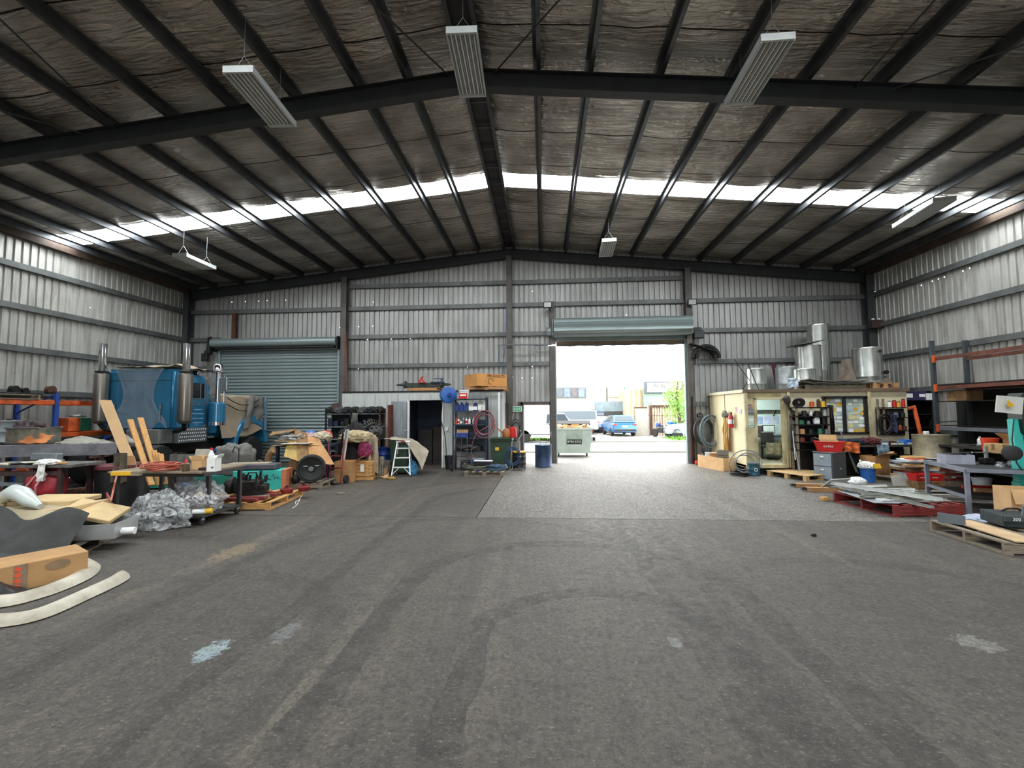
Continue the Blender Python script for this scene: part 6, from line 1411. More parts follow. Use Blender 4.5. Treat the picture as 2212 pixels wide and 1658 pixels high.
# hand trolley and floor things before shelf
t = thing('hand_trolley', 'thin maroon hand trolley leaning on the fluids shelf', 'hand truck', (at(995, 1005, 14.0).x, 13.95, 0), 0)
for x in (-.2, .2): B().tube([(x, 0, .05), (x, .08, .6), (x*.9, .2, 1.05), (x*.5, .25, 1.12)], .014).o('rail', MAR, t, True)
for z in (.45, .8): B().bar((-.2, .06+.1*z, z), (.2, .06+.1*z, z), .02).o('cross_bar', MAR, t)
B().bar((0, .05, .2), (0, .2, 1.0), .015).o('centre_rail', MAR, t)
for s in (-1, 1):
    bt, bh = B(), B(); wheel(bt, bh, (s*.28, .05, .1), .1, .05); w_ = bt.o('wheel', RUBBER, t, True); bh.o('hub', GREYM, w_)
bucket('black rubbish bin standing by the storeroom corner', (at(971, 1000, 14.4).x, 14.45, 0), .17, .44, BLKPL, name='waste_bin', cat='bin', handle=False)
bucket('bright blue bucket under the fluids shelf', (at(1033, 995, 14.2).x, 14.2, 0), .19, .36, M('cobalt_bucket', '#2349b5', .4), lid=M('pale_lid', '#8f9aa6', .5))
for i, (px, w_, h_, lb) in enumerate(((1005, .3, .3, 'left black toolbox'), (1020, .2, .22, 'right black toolbox'))):
    t = thing('tool_box', lb+' on floor under the fluids shelf', 'toolbox', (at(px, 1000, 14.3).x, 14.35, 0)); B().box((0, 0, h_/2), (w_, .25, h_)).o('body', BLKPL, t, bevel=.02); B().bar((-w_*.3, 0, h_+.03), (w_*.3, 0, h_+.03), .02).o('handle', GREYM, t); B().box((0, -.128, h_*.7), (.05, .01, .04)).o('latch', GALV, t)
t = thing('battery_charger', 'dark battery with red terminals next to blue bucket', 'battery', (at(1051, 1008, 13.9).x, 13.95, 0)); B().box((0, 0, .1), (.3, .17, .2)).o('body', BLKPL, t, bevel=.01); B().box((0, -.087, .09), (.16, .004, .1)).o('label_panel', M('pale_blue_label', '#8fb0bd', .5), t)
for s in (-1, 1): B().cyl((s*.1, 0, .2), (s*.1, 0, .24), .015, n=8).o('terminal', RED, t)
hpal = pallet('low dark pallet with coiled hoses before the fluids shelf', (-1.75, 13.25, 0), .02, 1.15, .8, PALG, .13, nb=6, blocks=True)
coil('grey-green hose coil lying left on the low pallet', (-2.05, 13.3, .133), .33, .017, 6, M('olive_grey_hose', '#55594f', .5), seed=5, jit=.2, sq=.7)
coil('blue-grey hose coil lying right on the low pallet', (-1.4, 13.25, .133), .26, .017, 7, M('steel_blue_hose', '#3d5a70', .5), seed=6, jit=.15, sq=.7)
t = thing('white_case', 'flat white case lying on the hoses', 'case', (-1.85, 13.45, .26), -.1); B().box((0, 0, .06), (.55, .22, .11)).o('body', BLKPL, t, bevel=.01); B().box((0, 0, .125), (.56, .23, .02)).o('lid', WHITEPL, t, bevel=.005)
wb2 = wheelie('olive green wheelie bin with yellow sticker right of shelf', (at(1084, 1012, 14.5).x, 14.55, 0), 0, M('olive_bin', '#2c4331', .5, 0, .2, 4), GREEN, .68, .7, 1.0, lid=True)
B().box((-.12, -.345, .68), (.12, .006, .1)).o('yellow_sticker', YELLOW, wb2)
t = thing('fuel_can', 'red and tan pouring can on top of olive bin', 'fuel can', (at(1093, 940, 14.4).x+.02, 14.45, 1.03)); B().lathe([(.13, 0), (.14, .02), (.14, .2), (.09, .27), (.03, .3)], 18).o('body', M('orange_tan', '#a86a3a', .5), t, True); B().lathe([(.12, 0), (.13, .03), (.12, .3), (.05, .34)], 14, Matrix.Translation((.2, .02, 0))).o('red_bottle', RED, t, True)
B().tube([(-.1, 0, .12), (-.22, 0, .22), (-.3, 0, .3)], [.03, .02, .015], 8).o('spout', MATS['orange_tan'], t, True); B().tube([(-.05, 0, .28), (.0, 0, .38), (.08, 0, .36), (.12, 0, .25)], .01).o('handle', RED, t, True)
# leaning tubes, white panel
tag(bar_thing('ribbed_sheet', 'white ribbed panel standing at storeroom right corner', 'panel', (at(1078, 1000, 14.8).x, 14.8, .05), (at(1078, 850, 14.8).x, 14.8, 2.5), .14, .06, WHITEPL))
for i, px in enumerate((1086, 1092, 1097)): bar_thing('steel_tube', ['left', 'middle', 'right'][i]+' brown steel tube leaning behind olive bin', 'tube', (at(px+2, 1000, 15.3).x, 15.2, .05), (at(px, 865, 15.3).x, 15.4, 2.15), .04, .04, [RUST, MAR, DARKM][i])
# black drum with hose and trolley wheels, blue drum
dk = drum('black steel drum on wheels with blue hose beside exit', (at(1122, 1012, 14.4).x, 14.4, .06), .21, .52, BLACK, YELLOW); 
for s in (-1, 1):
    bt, bh = B(), B(); wheel(bt, bh, (s*.18, .0, .02), .07, .04); w_ = bt.o('wheel', RUBBER, dk, True); bh.o('hub', GREYM, w_)
B().cyl((0, 0, .54), (0, 0, .85), .03, n=10).o('pump', GALV, dk); B().bar((-.05, 0, .85), (.1, 0, 1.1), .03).o('pump_handle', GALV, dk)
coil('black and blue hose loops hanging left of black drum', (at(1108, 985, 14.15).x, 14.13, at(1108, 985, 14.15).z), .22, .016, 4, M('blue_black_hose', '#26466e', .5), True, 0, seed=9, jit=.15, sq=1.2, spread=.1)
coil('bundle of grey cables hung beside the exit sign', (at(1114, 930, 16.0).x, 16.1, at(1114, 930, 16.0).z), .16, .018, 6, M('charcoal_cable', '#3f4042', .5), True, 0, 'cable', seed=3, jit=.2, sq=2.1, spread=.08)
bd = drum('dented dark blue drum with wire handle in the small doorway', (at(1174, 1008, 15.15).x, 15.2, 0), .28, .74, M('dented_blue_paint', '#2f4a6e', .5, .1, .35, 3, .3, 8, col2='#15202e'), None, hoops=0, open_top=False)
B().tube([(-.1, 0, .73), (-.09, 0, .84), (.09, 0, .84), (.1, 0, .73)], .01).o('wire_handle', GALV, bd)
# exit sign
t = thing('exit_sign', 'green and white EXIT sign beside small doorway', 'sign', (at(1117, 883, 16.2).x, 16.22, at(1117, 883, 16.2).z)); B().box((0, 0, 0), (.33, .1, .2)).o('housing', WHITEPL, t, bevel=.01); B().box((0, -.052, 0), (.29, .006, .15)).o('face', M('exit_green', '#1f7a50', .4, emit=.25), t)
lettering('EXIT', .12, PAPER, t, (0, -.057, 0), FRONT)
tag(B().tube([at(1109, 893, 16.2), at(1107, 905, 16.2), at(1108, 930, 16.2)], .012).o('sign_cable', WHITEPL, None, True), 'white cable looping below the EXIT sign', 'cable')
# pipe work and floodlights on back wall
pts = [at(1078, 787, 16.1), at(1078, 745, 15.98), at(1090, 744, 15.98), at(1192, 744, 15.98)]
tag(B().tube(pts, .025, 8).o('conduit', GREYM, None), 'grey air pipe running along the back wall to doorway', 'pipe')
pts = [at(x, y, 16.1) for x, y in ((1093, 655), (1094, 690), (1092, 740), (1086, 790), (1083, 830))]
tag(B().tube(pts, .012, 6).o('blue_hose', M('air_hose_blue', '#3b5a86', .5), None, True), 'thin blue air hose running down the centre column', 'hose')
for px, py, lb in ((1183, 658, 'left floodlight'), (1495, 652, 'right floodlight')):
    q = at(px, py, 15.95); t = thing('floodlight', lb+' fixed high beside the open roller door', 'floodlight', q, 0); B().box((0, 0, 0), (.3, .06, .22), rx=.2).o('housing', BLKPL, t, bevel=.01); B().box((0, -.035, -.005), (.25, .01, .17), rx=.2).o('lens', M('flood_lens', '#b9bcbd', .2, 0, .05), t); B().box((0, .14, .0), (.08, .25, .04)).o('bracket', BLKPL, t)
t = thing('junction_box', 'grey control box left of rolled door curtain', 'control box', at(1186, 716, 16.1)); B().box((0, 0, 0), (.2, .12, .3)).o('body', GREYM, t, bevel=.01); B().box((0, -.065, .05), (.1, .01, .08)).o('cover_plate', GALV, t)
t = thing('tube_light', 'short fluorescent light over the small doorway', 'light', at(1178, 744, 16.1)); B().box((-.15, 0, 0), (.55, .08, .05)).o('body', GREYM, t); B().box((.25, 0, -.02), (.3, .05, .04)).o('diffuser', M('lamp_white', '#ffffff', .4, emit=1.5), t)
# ================================================================== RIGHT: SITE OFFICE
OY, OZ, OT = 13.5, .2, 2.42
ox0, ox1 = 5.87, 10.36
of = thing('site_office', 'cream portable site office with dark window and open door', 'site office', (0, OY, 0))
def wallbox(xa, xb, za, zb, name='wall_panel', y=.04, d=.08, mat=CREAM): return B().box(((xa+xb)/2, y, (za+zb)/2), (xb-xa, d, zb-za)).o(name, mat, of)
D0, D1, DT = 6.15, 6.92, 2.2; W0, W1, WB, WT = 8.08, 9.2, 1.18, 2.21
CRD = M('dirty_cream_paint', '#c3b78f', .65, 0, .25, 2.5, .1, 20)
wallbox(ox0, D0, OZ, OT, mat=CRD); wallbox(D0, D1, DT, OT, mat=CRD); wallbox(D1, W0, OZ, OT); wallbox(W0, W1, OZ, WB); wallbox(W0, W1, WT, OT); wallbox(W1, ox1, OZ, OT)
BR = M('brown_fascia', '#6d5b4a', .7, 0, .15, 3)
B().box(((ox0+ox1)/2, -.02, OT), (ox1-ox0+.08, .1, .09)).o('fascia', BR, of); B().box((ox0-.02, 1.4, OT), (.1, 2.85, .09)).o('fascia', CREAM, of)
B().box((ox0+.04, 1.42, (OZ+OT)/2), (.08, 2.76, OT-OZ)).o('side_wall', M('pale_cream_side', '#d9cda6', .6, 0, .06, 2), of)
for i in (1,): B().box((ox0-.005, 1.42, (OZ+OT)/2), (.012, .02, OT-OZ)).o('panel_joint', BR, of)
B().box((ox1-.04, 1.42, (OZ+OT)/2), (.08, 2.76, OT-OZ)).o('side_wall', CREAM, of)
B().box(((ox0+ox1)/2, 2.78, (OZ+OT)/2), (ox1-ox0, .06, OT-OZ)).o('rear_wall', M('mint_lining', '#bcd0c8', .7, 0, .06, 2), of)
B().box(((ox0+ox1)/2, 1.42, OZ+.02), (ox1-ox0, 2.8, .08)).o('floor_panel', M('office_lino', '#8a8470', .7), of)
B().box(((ox0+ox1)/2, 1.42, OT-.02), (ox1-ox0, 2.8, .06)).o('roof_panel', M('office_roof', '#8a8e8a', .6, .1), of)
for y in (.3, 2.4): B().box(((ox0+ox1)/2, y, OZ/2-.01), (ox1-ox0-.2, .12, OZ-.02)).o('skid', STEEL, of)
for x in (ox0+.02, D1+.16, W1+.1): B().box((x, -.03, (OZ+OT)/2), (.08, .07, OT-OZ)).o('post', CRD, of)
for x in (D0, D1): B().box((x, -.02, (OZ+DT)/2), (.06, .12, DT-OZ)).o('door_frame', CRD, of)
B().box(((D0+D1)/2, -.02, DT), (D1-D0+.06, .12, .06)).o('door_frame', CRD, of); B().box(((D0+D1)/2, -.05, OZ+.05), (D1-D0, .2, .1)).o('threshold', CRD, of)
B().box((D0-.14, -.06, .8), (.28, .03, 1.1)).o('lower_panel', CRD, of)
wf = B().box(((W0+W1)/2, -.02, WT), (W1-W0+.1, .1, .07)).box(((W0+W1)/2, -.02, WB), (W1-W0+.1, .1, .06)).box((W0, -.02, (WB+WT)/2), (.07, .1, WT-WB)).box((W1, -.02, (WB+WT)/2), (.07, .1, WT-WB)).box(((W0+W1)/2-.02, -.02, (WB+WT)/2), (.07, .1, WT-WB)).o('window_frame', BLACK, of)
rnd = random.Random(2)
PC = [PAPER, M('pale_yellow_paper', '#d9d2a0', .8), M('pale_green_paper', '#c2d0bd', .8), M('pale_blue_paper', '#b9c7cf', .8), M('amber_note', '#d8a93c', .8)]
for s in range(2):
    xa, xb = (W0+.06, (W0+W1)/2-.06) if s == 0 else ((W0+W1)/2+.03, W1-.06)
    pane = B().box(((xa+xb)/2, .0, (WB+WT)/2), (xb-xa, .01, WT-WB-.08)).o('pane', M('window_glass_pale', '#b8c9c4', .15), wf)
for r_ in range(8):
    for c_ in range(7):
        x = W0+.1+c_*.155+rnd.uniform(-.02, .02); z = WB+.08+r_*.123+rnd.uniform(-.02, .02)
        if abs(x-(W0+W1)/2+.02) < .11: continue
        B().box((x, -.008-.001*rnd.random()*3, z), (rnd.uniform(.1, .15), .002, rnd.uniform(.06, .13)), ry=rnd.uniform(-.1, .1)).o('taped_paper', PC[min(4, int(rnd.random()**1.6*5))], of)
LB = M('office_light_diffuser', '#f2fbff', .4, emit=45)
# interior
def inn(x, y, z): return (x, OY+y, z)
t = thing('tube_light', 'fluorescent ceiling light inside the site office', 'light', inn(7.2, 1.4, OT-.1)); B().box((0, 0, 0), (1.2, .12, .05)).o('body', WHITEPL, t); B().box((0, 0, -.04), (1.15, .08, .04)).o('diffuser', LB, t)
t = thing('desk', 'dark office desk seen through the site office door', 'desk', inn(7.8, 2.2, OZ+.06)); B().box((0, 0, .72), (1.3, .7, .05)).o('top', M('dark_green_desk', '#23302c', .5), t)
for x in (-.6, .6):
    for y in (-.3, .3): B().box((x, y, .35), (.05, .05, .7)).o('leg', BLACK, t)
t = thing('monitor', 'flat black computer monitor on the office desk', 'monitor', inn(7.65, 2.35, OZ+.81)); B().box((0, 0, .2), (.42, .03, .28)).o('frame', BLKPL, t); B().box((0, -.02, .2), (.36, .006, .22)).o('screen', M('pale_screen', '#bccac2', .3), t); B().box((0, 0, .03), (.2, .15, .02)).box((0, .02, .06), (.05, .03, .1)).o('stand', BLKPL, t)
t = thing('office_chair', 'dark office chair draped with pale cloth in the office', 'chair', inn(7.35, 1.6, OZ+.06)); B().box((0, 0, .42), (.45, .45, .08)).o('seat', BLACK, t, bevel=.03); B().box((0, .24, .68), (.42, .06, .42)).o('backrest', BLACK, t, bevel=.03); B().cyl((0, 0, .05), (0, 0, .42), .03).o('column', GREYM, t)
for k in range(5): a = 2*PI*k/5; B().bar((0, 0, .06), (.27*math.cos(a), .27*math.sin(a), .04), .04).o('leg', BLKPL, t)
tag(hang(B(), inn(7.05, 1.3, OZ+.62), inn(7.5, 1.3, OZ+.6), .35, 2, .04, 3).o('cloth', M('ivory_cloth', '#a8a592', .9), None, True), 'ivory cloth hanging off the chair in office', 'cloth')
sh_ = thing('bracket_shelf', 'dark bracket shelf on the office rear wall', 'shelf', inn(7.85, 2.6, 1.85)); B().box((0, 0, 0), (1.4, .26, .04)).o('board', BLACK, sh_)
for x in (-.5, .15, .6): B().bar((x, .1, -.2), (x, -.1, -.02), .025).o('bracket', BLACK, sh_)
for i, (x, z, w_, h_, mm, lb) in enumerate(((6.72, 1.5, .22, .26, M('blue_photo', '#8ea5c0', .6), 'blue framed picture'), (7.0, 1.52, .24, .28, M('pale_lilac_sheet', '#b9c3da', .7), 'lilac notice sheet'), (7.28, 1.52, .2, .28, M('pale_lilac_sheet2', '#b4c0d0', .7), 'second lilac notice sheet'), (6.78, 1.14, .32, .34, M('dark_photo_collage', '#5b4c4a', .6, 0, .4, 14), 'dark photo calendar'), (7.15, 1.14, .36, .34, M('pale_mint_sheet', '#b9cfca', .7), 'mint calendar sheet'), (7.2, .88, .4, .2, M('lilac_grey_sheet', '#8f8fa8', .7), 'lilac-grey planner'))):
    t = thing('poster', lb+' pinned to the office rear wall', 'poster', inn(x+.83, 2.735, z)); B().box((0, 0, 0), (w_, .006, h_)).o('sheet', mm, t); B().box((0, -.005, h_/2), (.03, .004, .015)).o('pin', GREYM, t)
# posters on office front and side
for i, (x, z, w_, h_, mm, lb) in enumerate(((6.0, 1.98, .17, .1, M('pink_print', '#c79a9a', .7, 0, .4, 20), 'small pink magazine page'), (6.0, 1.82, .19, .15, M('blue_grey_print', '#7c8fa5', .7, 0, .45, 18), 'blue car print'), (6.03, 1.55, .26, .3, M('mint_form', '#c4d6c6', .7), 'mint green notice form'), (6.03, 1.37, .26, .07, M('teal_band', '#4f8f93', .6), 'teal header strip'), (6.02, 1.18, .25, .3, M('pale_leaflet', '#c4c8b8', .7), 'pale leaflet with dark figure'))):
    t = thing('notice', lb+' stuck left of the office door', 'notice', (x, OY-.005, z)); B().box((0, -.004, 0), (w_, .006, h_)).o('sheet', mm, t)
    B().box((0, -.008, h_*.1), (w_*.5, .003, h_*.3)).o('print', [MATS['blue_grey_print'], MATS['pink_print'], PAPER, PAPER, DKBLUE][i], t)
def sidep(px, py): return axX(px, py, ox0-.03)
for px, py, w_, mm, lb in ((1588, 884, .14, M('pink_note', '#d8a6ae', .7), 'small pink note on office side wall'), (1597, 888, .16, M('lilac_note', '#c4bfd4', .7), 'small lilac note on office side wall')):
    q = sidep(px, py); tag(B().box((ox0-.008, min(q.y, 15.5), q.z), (.004, w_, .14)).o('note', mm), lb, 'note')
q = sidep(1584, 908); t = thing('fire_extinguisher', 'red fire extinguisher hung on the office side wall', 'extinguisher', (ox0-.1, q.y, q.z-.22))
B().lathe([(.07, 0), (.078, .02), (.078, .33), (.04, .4), (.025, .42)], 18).o('cylinder', RED, t, True); B().box((0, 0, .45), (.05, .09, .05)).o('valve', BLACK, t); B().tube([(0, -.03, .43), (0, -.1, .38), (0, -.1, .1)], .01).o('hose', BLACK, t, True); B().lathe([(.079, .12), (.079, .26)], 18).o('label_band', PAPER, t, True)
q = sidep(1571, 905); t = thing('rain_coat', 'yellow rain trousers hanging on the office side wall', 'rainwear', (0, 0, 0)); hang(b := B(), (ox0-.1, q.y+.12, q.z+.05), (ox0-.1, q.y-.22, q.z+.05), 1.05, 2, .05, 2, .015); b.o('garment', M('ochre_vinyl', '#b98836', .5, 0, .15, 4), t, True); B().cyl((ox0-.02, q.y, q.z+.06), (ox0-.12, q.y, q.z+.06), .012).o('hook', GREYM, t)
cloth_pile('gloves', 'grey gloves bunched above the yellow rainwear', 'gloves', (ox0-.12, q.y-.05, q.z+.06), (.08, .14, .13), M('grey_glove', '#8a867c', .9, 0, .3, 12), 2)
# hose coil on post between door and office
q = at(1536, 930, 15.7); coil('large grey-blue hose coil hung between roller door and office', (q.x, 15.75, q.z), .33, .018, 6, M('grey_blue_hose', '#6d7f86', .4), True, .1, seed=4, jit=.15, sq=1.5, spread=.1)
coil('dark hose coil hanging behind the grey-blue hose', (q.x-.15, 15.95, q.z-.02), .3, .02, 4, M('dark_slate_hose', '#33363b', .5), True, .1, seed=7, jit=.15, sq=1.4, spread=.06)
t = thing('black_ball', 'round black rubber cap fixed to back wall', 'cap', at(1511, 897, 16.2)); B().lathe([(.1, 0), (.1, .05), (.05, .08), (.001, .08)], 16, Matrix.Rotation(PI/2, 4, 'X')).o('cap', RUBBER, t, True); B().lathe([(.03, .08), (.03, .1), (.001, .1)], 8, Matrix.Rotation(PI/2, 4, 'X')).o('boss', GREYM, t)
for i, (px, lb, mm) in enumerate(((1493, 'maroon standing steel post beside the right door jamb', RUST), (1497, 'dark post standing by the hose coil', DARKM))):
    q = at(px, 940, 16.1); tag(bar_thing('steel_post', lb, 'post', (q.x, 16.1, 0), (q.x, 16.1, 2.35 if i else 2.0), .06, .06, mm))
t = thing('red_jack', 'small red jack on the floor by right door jamb', 'jack', (5.35, 15.9, 0)); B().box((0, 0, .07), (.3, .2, .12)).o('body', RED, t, bevel=.02); B().cyl((0, 0, .12), (0, 0, .35), .035).o('ram', M('rusty_red', '#8a3a2a', .6), t); B().bar((.05, 0, .12), (.15, -.05, .5), .03).o('lever', RED, t)
# mudguard arches stored on the girt
for i in range(2):
    q = at(1500, 772, 15.9); ro = .5-.13*i; ri = ro-.09
    ann = [(ro*math.cos(PI*k/14), ro*math.sin(PI*k/14)) for k in range(15)]+[(ri*math.cos(PI*k/14), ri*math.sin(PI*k/14)) for k in range(14, -1, -1)]
    tag(B().prism(ann, .24, Matrix.Translation((q.x+.45, 16.24-.02*i, G4+.08)) @ Matrix.Rotation(PI/2, 4, 'X')).o('mudguard_arch', RUBBER), ['outer', 'inner'][i]+' black arched mudguard stored on the wall girt', 'mudguard')
bar_thing('dark_board', 'dark board sloping above the arched mudguards', 'board', at(1490, 742, 16.0), at(1546, 760, 16.0), .3, .03, DARKM)

# ---- drums and ducting on office roof
RZ_ = OT+.05
def duct(label, px, y0, y1, Y, wpx, mat=None, seam=True, open_=True):
    a, b_ = at(px, y1, Y), at(px, y0, Y); r = wpx/2*Y/960*.985; h = b_.z-RZ_
    t = thing('metal_duct', label, 'duct', (a.x, Y, RZ_))
    pr = [(r, 0), (r, h*.3), (r*1.012, h*.31), (r, h*.32), (r, h-.05), (r*1.015, h-.045), (r*1.015, h-.01), (r, h), (r*.97, h), (r*.97, h*.4)]
    B().lathe(pr, 32).o('body', mat or GALVB, t, True)
    if seam: B().box((r*.3, -r*.955, h/2), (.015, .012, h)).o('seam', GALV, t)
    B().lathe([(.001, h*.41), (r*.965, h*.41)], 24).o('inner_disc', DARKM, t)
    return t
GALVB = M('shiny_galvanised_duct', '#b3b5b0', .28, .85, .12, 3, .15, 8)
duct('short bright duct at left end of office roof', 1635, 796, 844, 14.6, 38)
duct('dull squat duct standing behind centre of office roof', 1702, 793, 840, 15.4, 44, GALV)
duct('squat duct with torn lip in front of tall ducts', 1737, 797, 835, 14.6, 44)
t = duct('tall wide duct with folded lid in office roof middle', 1748, 747, 830, 15.0, 48)
hh = at(1746, 747, 15.0).z-RZ_; B().box((-.12, -.1, hh+.06), (.8, .7, .03), ry=-.16).o('folded_lid', M('dark_flap', '#54524e', .6, .2), t)
duct('tallest narrow duct standing at the back of office roof', 1772, 702, 835, 15.6, 40)
t = duct('wide shiny duct with bung hole right of office roof', 1876, 752, 828, 14.7, 51); hh = at(1875, 752, 14.7).z-RZ_
B().lathe([(.05, 0), (.04, .02), (.001, .02)], 12, Matrix.Translation((.1, -.42, hh-.14)) @ Matrix.Rotation(PI/2, 4, 'X')).o('bung_hole', BLACK, t); B().lathe([(.06, 0), (.06, .08), (.001, .08)], 12, Matrix.Translation((.3, -.3, hh*.4)) @ Matrix.Rotation(PI/2, 4, 'X')).o('tap', DARKM, t)
pp = pallet('timber pallet carrying bent sheets on office roof', (at(1790, 842, 14.2).x, 14.25, RZ_), 0, 1.7, .8, PALG, .14, nb=8)
pp2 = pallet('small pine pallet under shiny duct at roof right end', (at(1895, 840, 14.1).x, 14.1, RZ_), 0, .7, .7, PALW, .16, nb=4, blocks=True)
for i in range(4):
    def sf(u, v, i=i): return (at(1722+8*i, 835, 14.1).x+u*(2.2-.25*i), 13.75+v*.7, RZ_+.155+.03*i+.12*max(0, abs(u-.5)*2-.75)*3*(1 if i % 2 == 0 else .5)+.02*n3(u*4, i))
    tag(B().grid(sf, 22, 4, .008).o('metal_sheet', M('taupe_sheet_%d' % i, ['#7d766c', '#8f8c86', '#6f675e', '#a5a39c'][i], .5, .2, .15, 4), None, True), ['lowest', 'second', 'third', 'top'][i]+' bent metal sheet stacked on the office roof pallet', 'metal sheet')
tag(hang(B(), (at(1693, 832, 13.8).x, 13.62, at(1693, 818, 13.8).z), (at(1716, 826, 13.8).x, 13.62, at(1716, 816, 13.8).z), .28, 2, .03, 2).o('white_cloth', M('pale_blue_white_cloth', '#b9c7d4', .8, 0, .2, 8), None, True), 'pale blue cloth hanging over the office roof edge', 'cloth')
tag(sheet('brown_sheet', 'tall brown tarp-covered sheet standing beside shiny duct', 'sheet', [at(1808, 828, 15.0), at(1855, 828, 14.6), at(1850, 772, 14.8), at(1818, 776, 15.1)], .04, M('brown_plastic', '#6b5d4e', .6, 0, .2, 4, .4, 12), None, .05, 2))
tag(sheet('brown_sheet', 'brown board leaning at far right of office roof', 'sheet', [at(1885, 842, 14.0), at(1950, 842, 13.9), at(1905, 806, 14.6), at(1890, 806, 14.7)], .03, M('brown_board', '#5f554a', .7, 0, .15, 4)))
for i, (a, b_) in enumerate((((1600, 846), (1614, 824)), ((1618, 790), (1640, 843)), ((1586, 775), (1620, 822)))): tag(B().tube([at(*a, 14.2), ((at(*a, 14.2)+at(*b_, 14.2))/2+Vector((0, 0, -.02))), at(*b_, 14.2)], .012).o('stay_wire', DARKM), ['short stay bar at the office roof corner', 'thin rod crossing the short bright duct', 'thin cable drooping to the short bright duct'][i], 'rod')
tag(bar_thing('maroon_post', 'maroon steel post leaning behind the squat duct', 'post', at(1683, 849, 15.9), at(1670, 785, 15.9), .1, .1, M('maroon_paint', '#4f1f24', .6)))
t = thing('horn_speaker', 'small brown first-aid box on the right corner column', 'box', at(1893, 700, 15.9)); B().box((0, 0, 0), (.4, .2, .28)).o('body', M('dark_brown_box', '#3f2f28', .6), t, bevel=.01); B().box((.24, 0, .02), (.06, .16, .3)).o('white_end', PAPER, t)
for s in (-1, 1): B().lathe([(.05, 0), (.04, .05), (.001, .06)], 10, Matrix.Translation((s*.1, 0, .15))).o('lamp_head', WHITEPL, t, True)

# ---- long carton with junk left of office
lc = carton('long tan open carton full of junk left of the office', (5.46, 14.75, 0), (1.3, .42, .4), -1.3, CARDL, (None, None, None, None))
for i, (dx, dy, lb, mm, kind) in enumerate(((-.1, .45, 'grey headlamp unit standing in the long carton', GREYM, 0), (.02, .2, 'white moulded tray poking from the long carton', WHITEPL, 1), (.08, -.02, 'small brown carton inside the long carton', CARD, 1), (.25, -.22, 'grey louvre grille leaning in the long carton', M('grille_grey', '#8e8b80', .6), 2))):
    l = (5.36+dx, 14.8+dy, .1)
    t = thing('loose_part', lb, 'part', l, -.3)
    if kind == 0: B().box((0, 0, .25), (.14, .12, .5)).o('body', mm, t, bevel=.03); B().lathe([(.08, 0), (.09, .04), (.001, .05)], 16, Matrix.Translation((0, -.06, .44)) @ Matrix.Rotation(PI/2, 4, 'X')).o('lens', BLACK, t)
    elif kind == 1: B().box((0, 0, .2), (.3, .22, .36)).o('body', mm, t, bevel=.015); B().box((0, 0, .385), (.32, .24, .02)).o('rim', mm, t)
    else:
        B().box((0, 0, .28), (.34, .04, .5), rx=.25).o('body', mm, t)
        for k in range(5): B().box((0, -.05-.02*k*0, .12+.085*k), (.28, .02, .03), rx=.6).o('louvre', GALV, t)
dw = drum('teal blue printed tin with clear hose beside office corner', (5.95, 13.28, 0), .16, .36, M('teal_tin', '#1f4d5c', .4, 0, .1, 4), GREYM, hoops=1, name='tin_drum')
B().lathe([(.05, 0), (.05, .004), (.035, .004), (.035, 0)], 16, Matrix.Translation((0, -.158, .18)) @ Matrix.Rotation(PI/2, 4, 'X')).o('ring_mark', PAPER, dw)
coil('loose grey hose loops flopped over the tin drum', (5.72, 13.2, .0), .36, .016, 3, M('light_grey_hose', '#8a8f90', .4), True, .2, seed=11, jit=.3, sq=.8, spread=.2).location.z = .36
coil('dark hose coil flat on floor beside the tin drum', (5.5, 13.2, 0), .22, .02, 4, DARKM, seed=12, jit=.1)

# ---- yellow pine pallet on floor, cabinet, basket
pallet('clean pine pallet lying on floor before the office', (7.08, 12.95, 0), .42, 1.2, 1.2, M('clean_pine', '#c9a877', .75, 0, .12, 4, stretch=(6, 1, 1)), .15, nb=9, bw=.125, blocks=True)
fc = thing('filing_cabinet', 'grey two-drawer filing cabinet in front of the office', 'filing cabinet', (7.62, 12.6, 0), -1.05)
B().box((0, 0, .36), (.48, .62, .72)).o('body', M('cabinet_dark_grey', '#4d5053', .5, .1, .1, 4), fc, bevel=.006)
for i in range(2):
    d_ = B().box((0, -.32, .19+.34*i), (.44, .025, .32)).o('drawer', M('drawer_blue_grey', '#8b97a3', .5, .1, .06, 3), fc, bevel=.005); B().box((.0, -.337, .24+.34*i), (.1, .012, .035)).o('handle', GALV, d_); B().box((0, -.337, .28+.34*i), (.08, .008, .03)).o('card_slot', PAPER, d_)
B().box((.0, 0, .73), (.5, .64, .02)).o('top', GALV, fc); B().box((.245, .05, .3), (.006, .06, .02)).o('sticker', PAPER, fc)
def basket(label, loc, rz, group=None, txt='coles'):
    t = thing('shopping_basket', label, 'basket', loc, rz, group)
    m = B(); a, b_, H_ = .2, .14, .24
    ou = [(-a,-b_,0),(a,-b_,0),(a,b_,0),(-a,b_,0),(-a*1.3,-b_*1.3,H_),(a*1.3,-b_*1.3,H_),(a*1.3,b_*1.3,H_),(-a*1.3,b_*1.3,H_)]
    inr = [(x*.96, y*.95, z+.008 if z == 0 else z) for x, y, z in ou]
    m.add(ou+inr, [(0,3,2,1),(0,1,5,4),(1,2,6,5),(2,3,7,6),(3,0,4,7),(8,9,10,11),(8,12,13,9),(9,13,14,10),(10,14,15,11),(11,15,12,8),(4,5,13,12),(5,6,14,13),(6,7,15,14),(7,4,12,15)]).o('body', RED, t)
    B().tube([(-a*1.3, -b_*1.3, H_), (a*1.3, -b_*1.3, H_), (a*1.3, b_*1.3, H_), (-a*1.3, b_*1.3, H_)], .012, 6, True).o('rim', RED, t)
    lettering(txt, .085, PAPER, t, (-.02, -b_*1.18-.012, .14), (PI/2+.17, 0, 0))
    return t
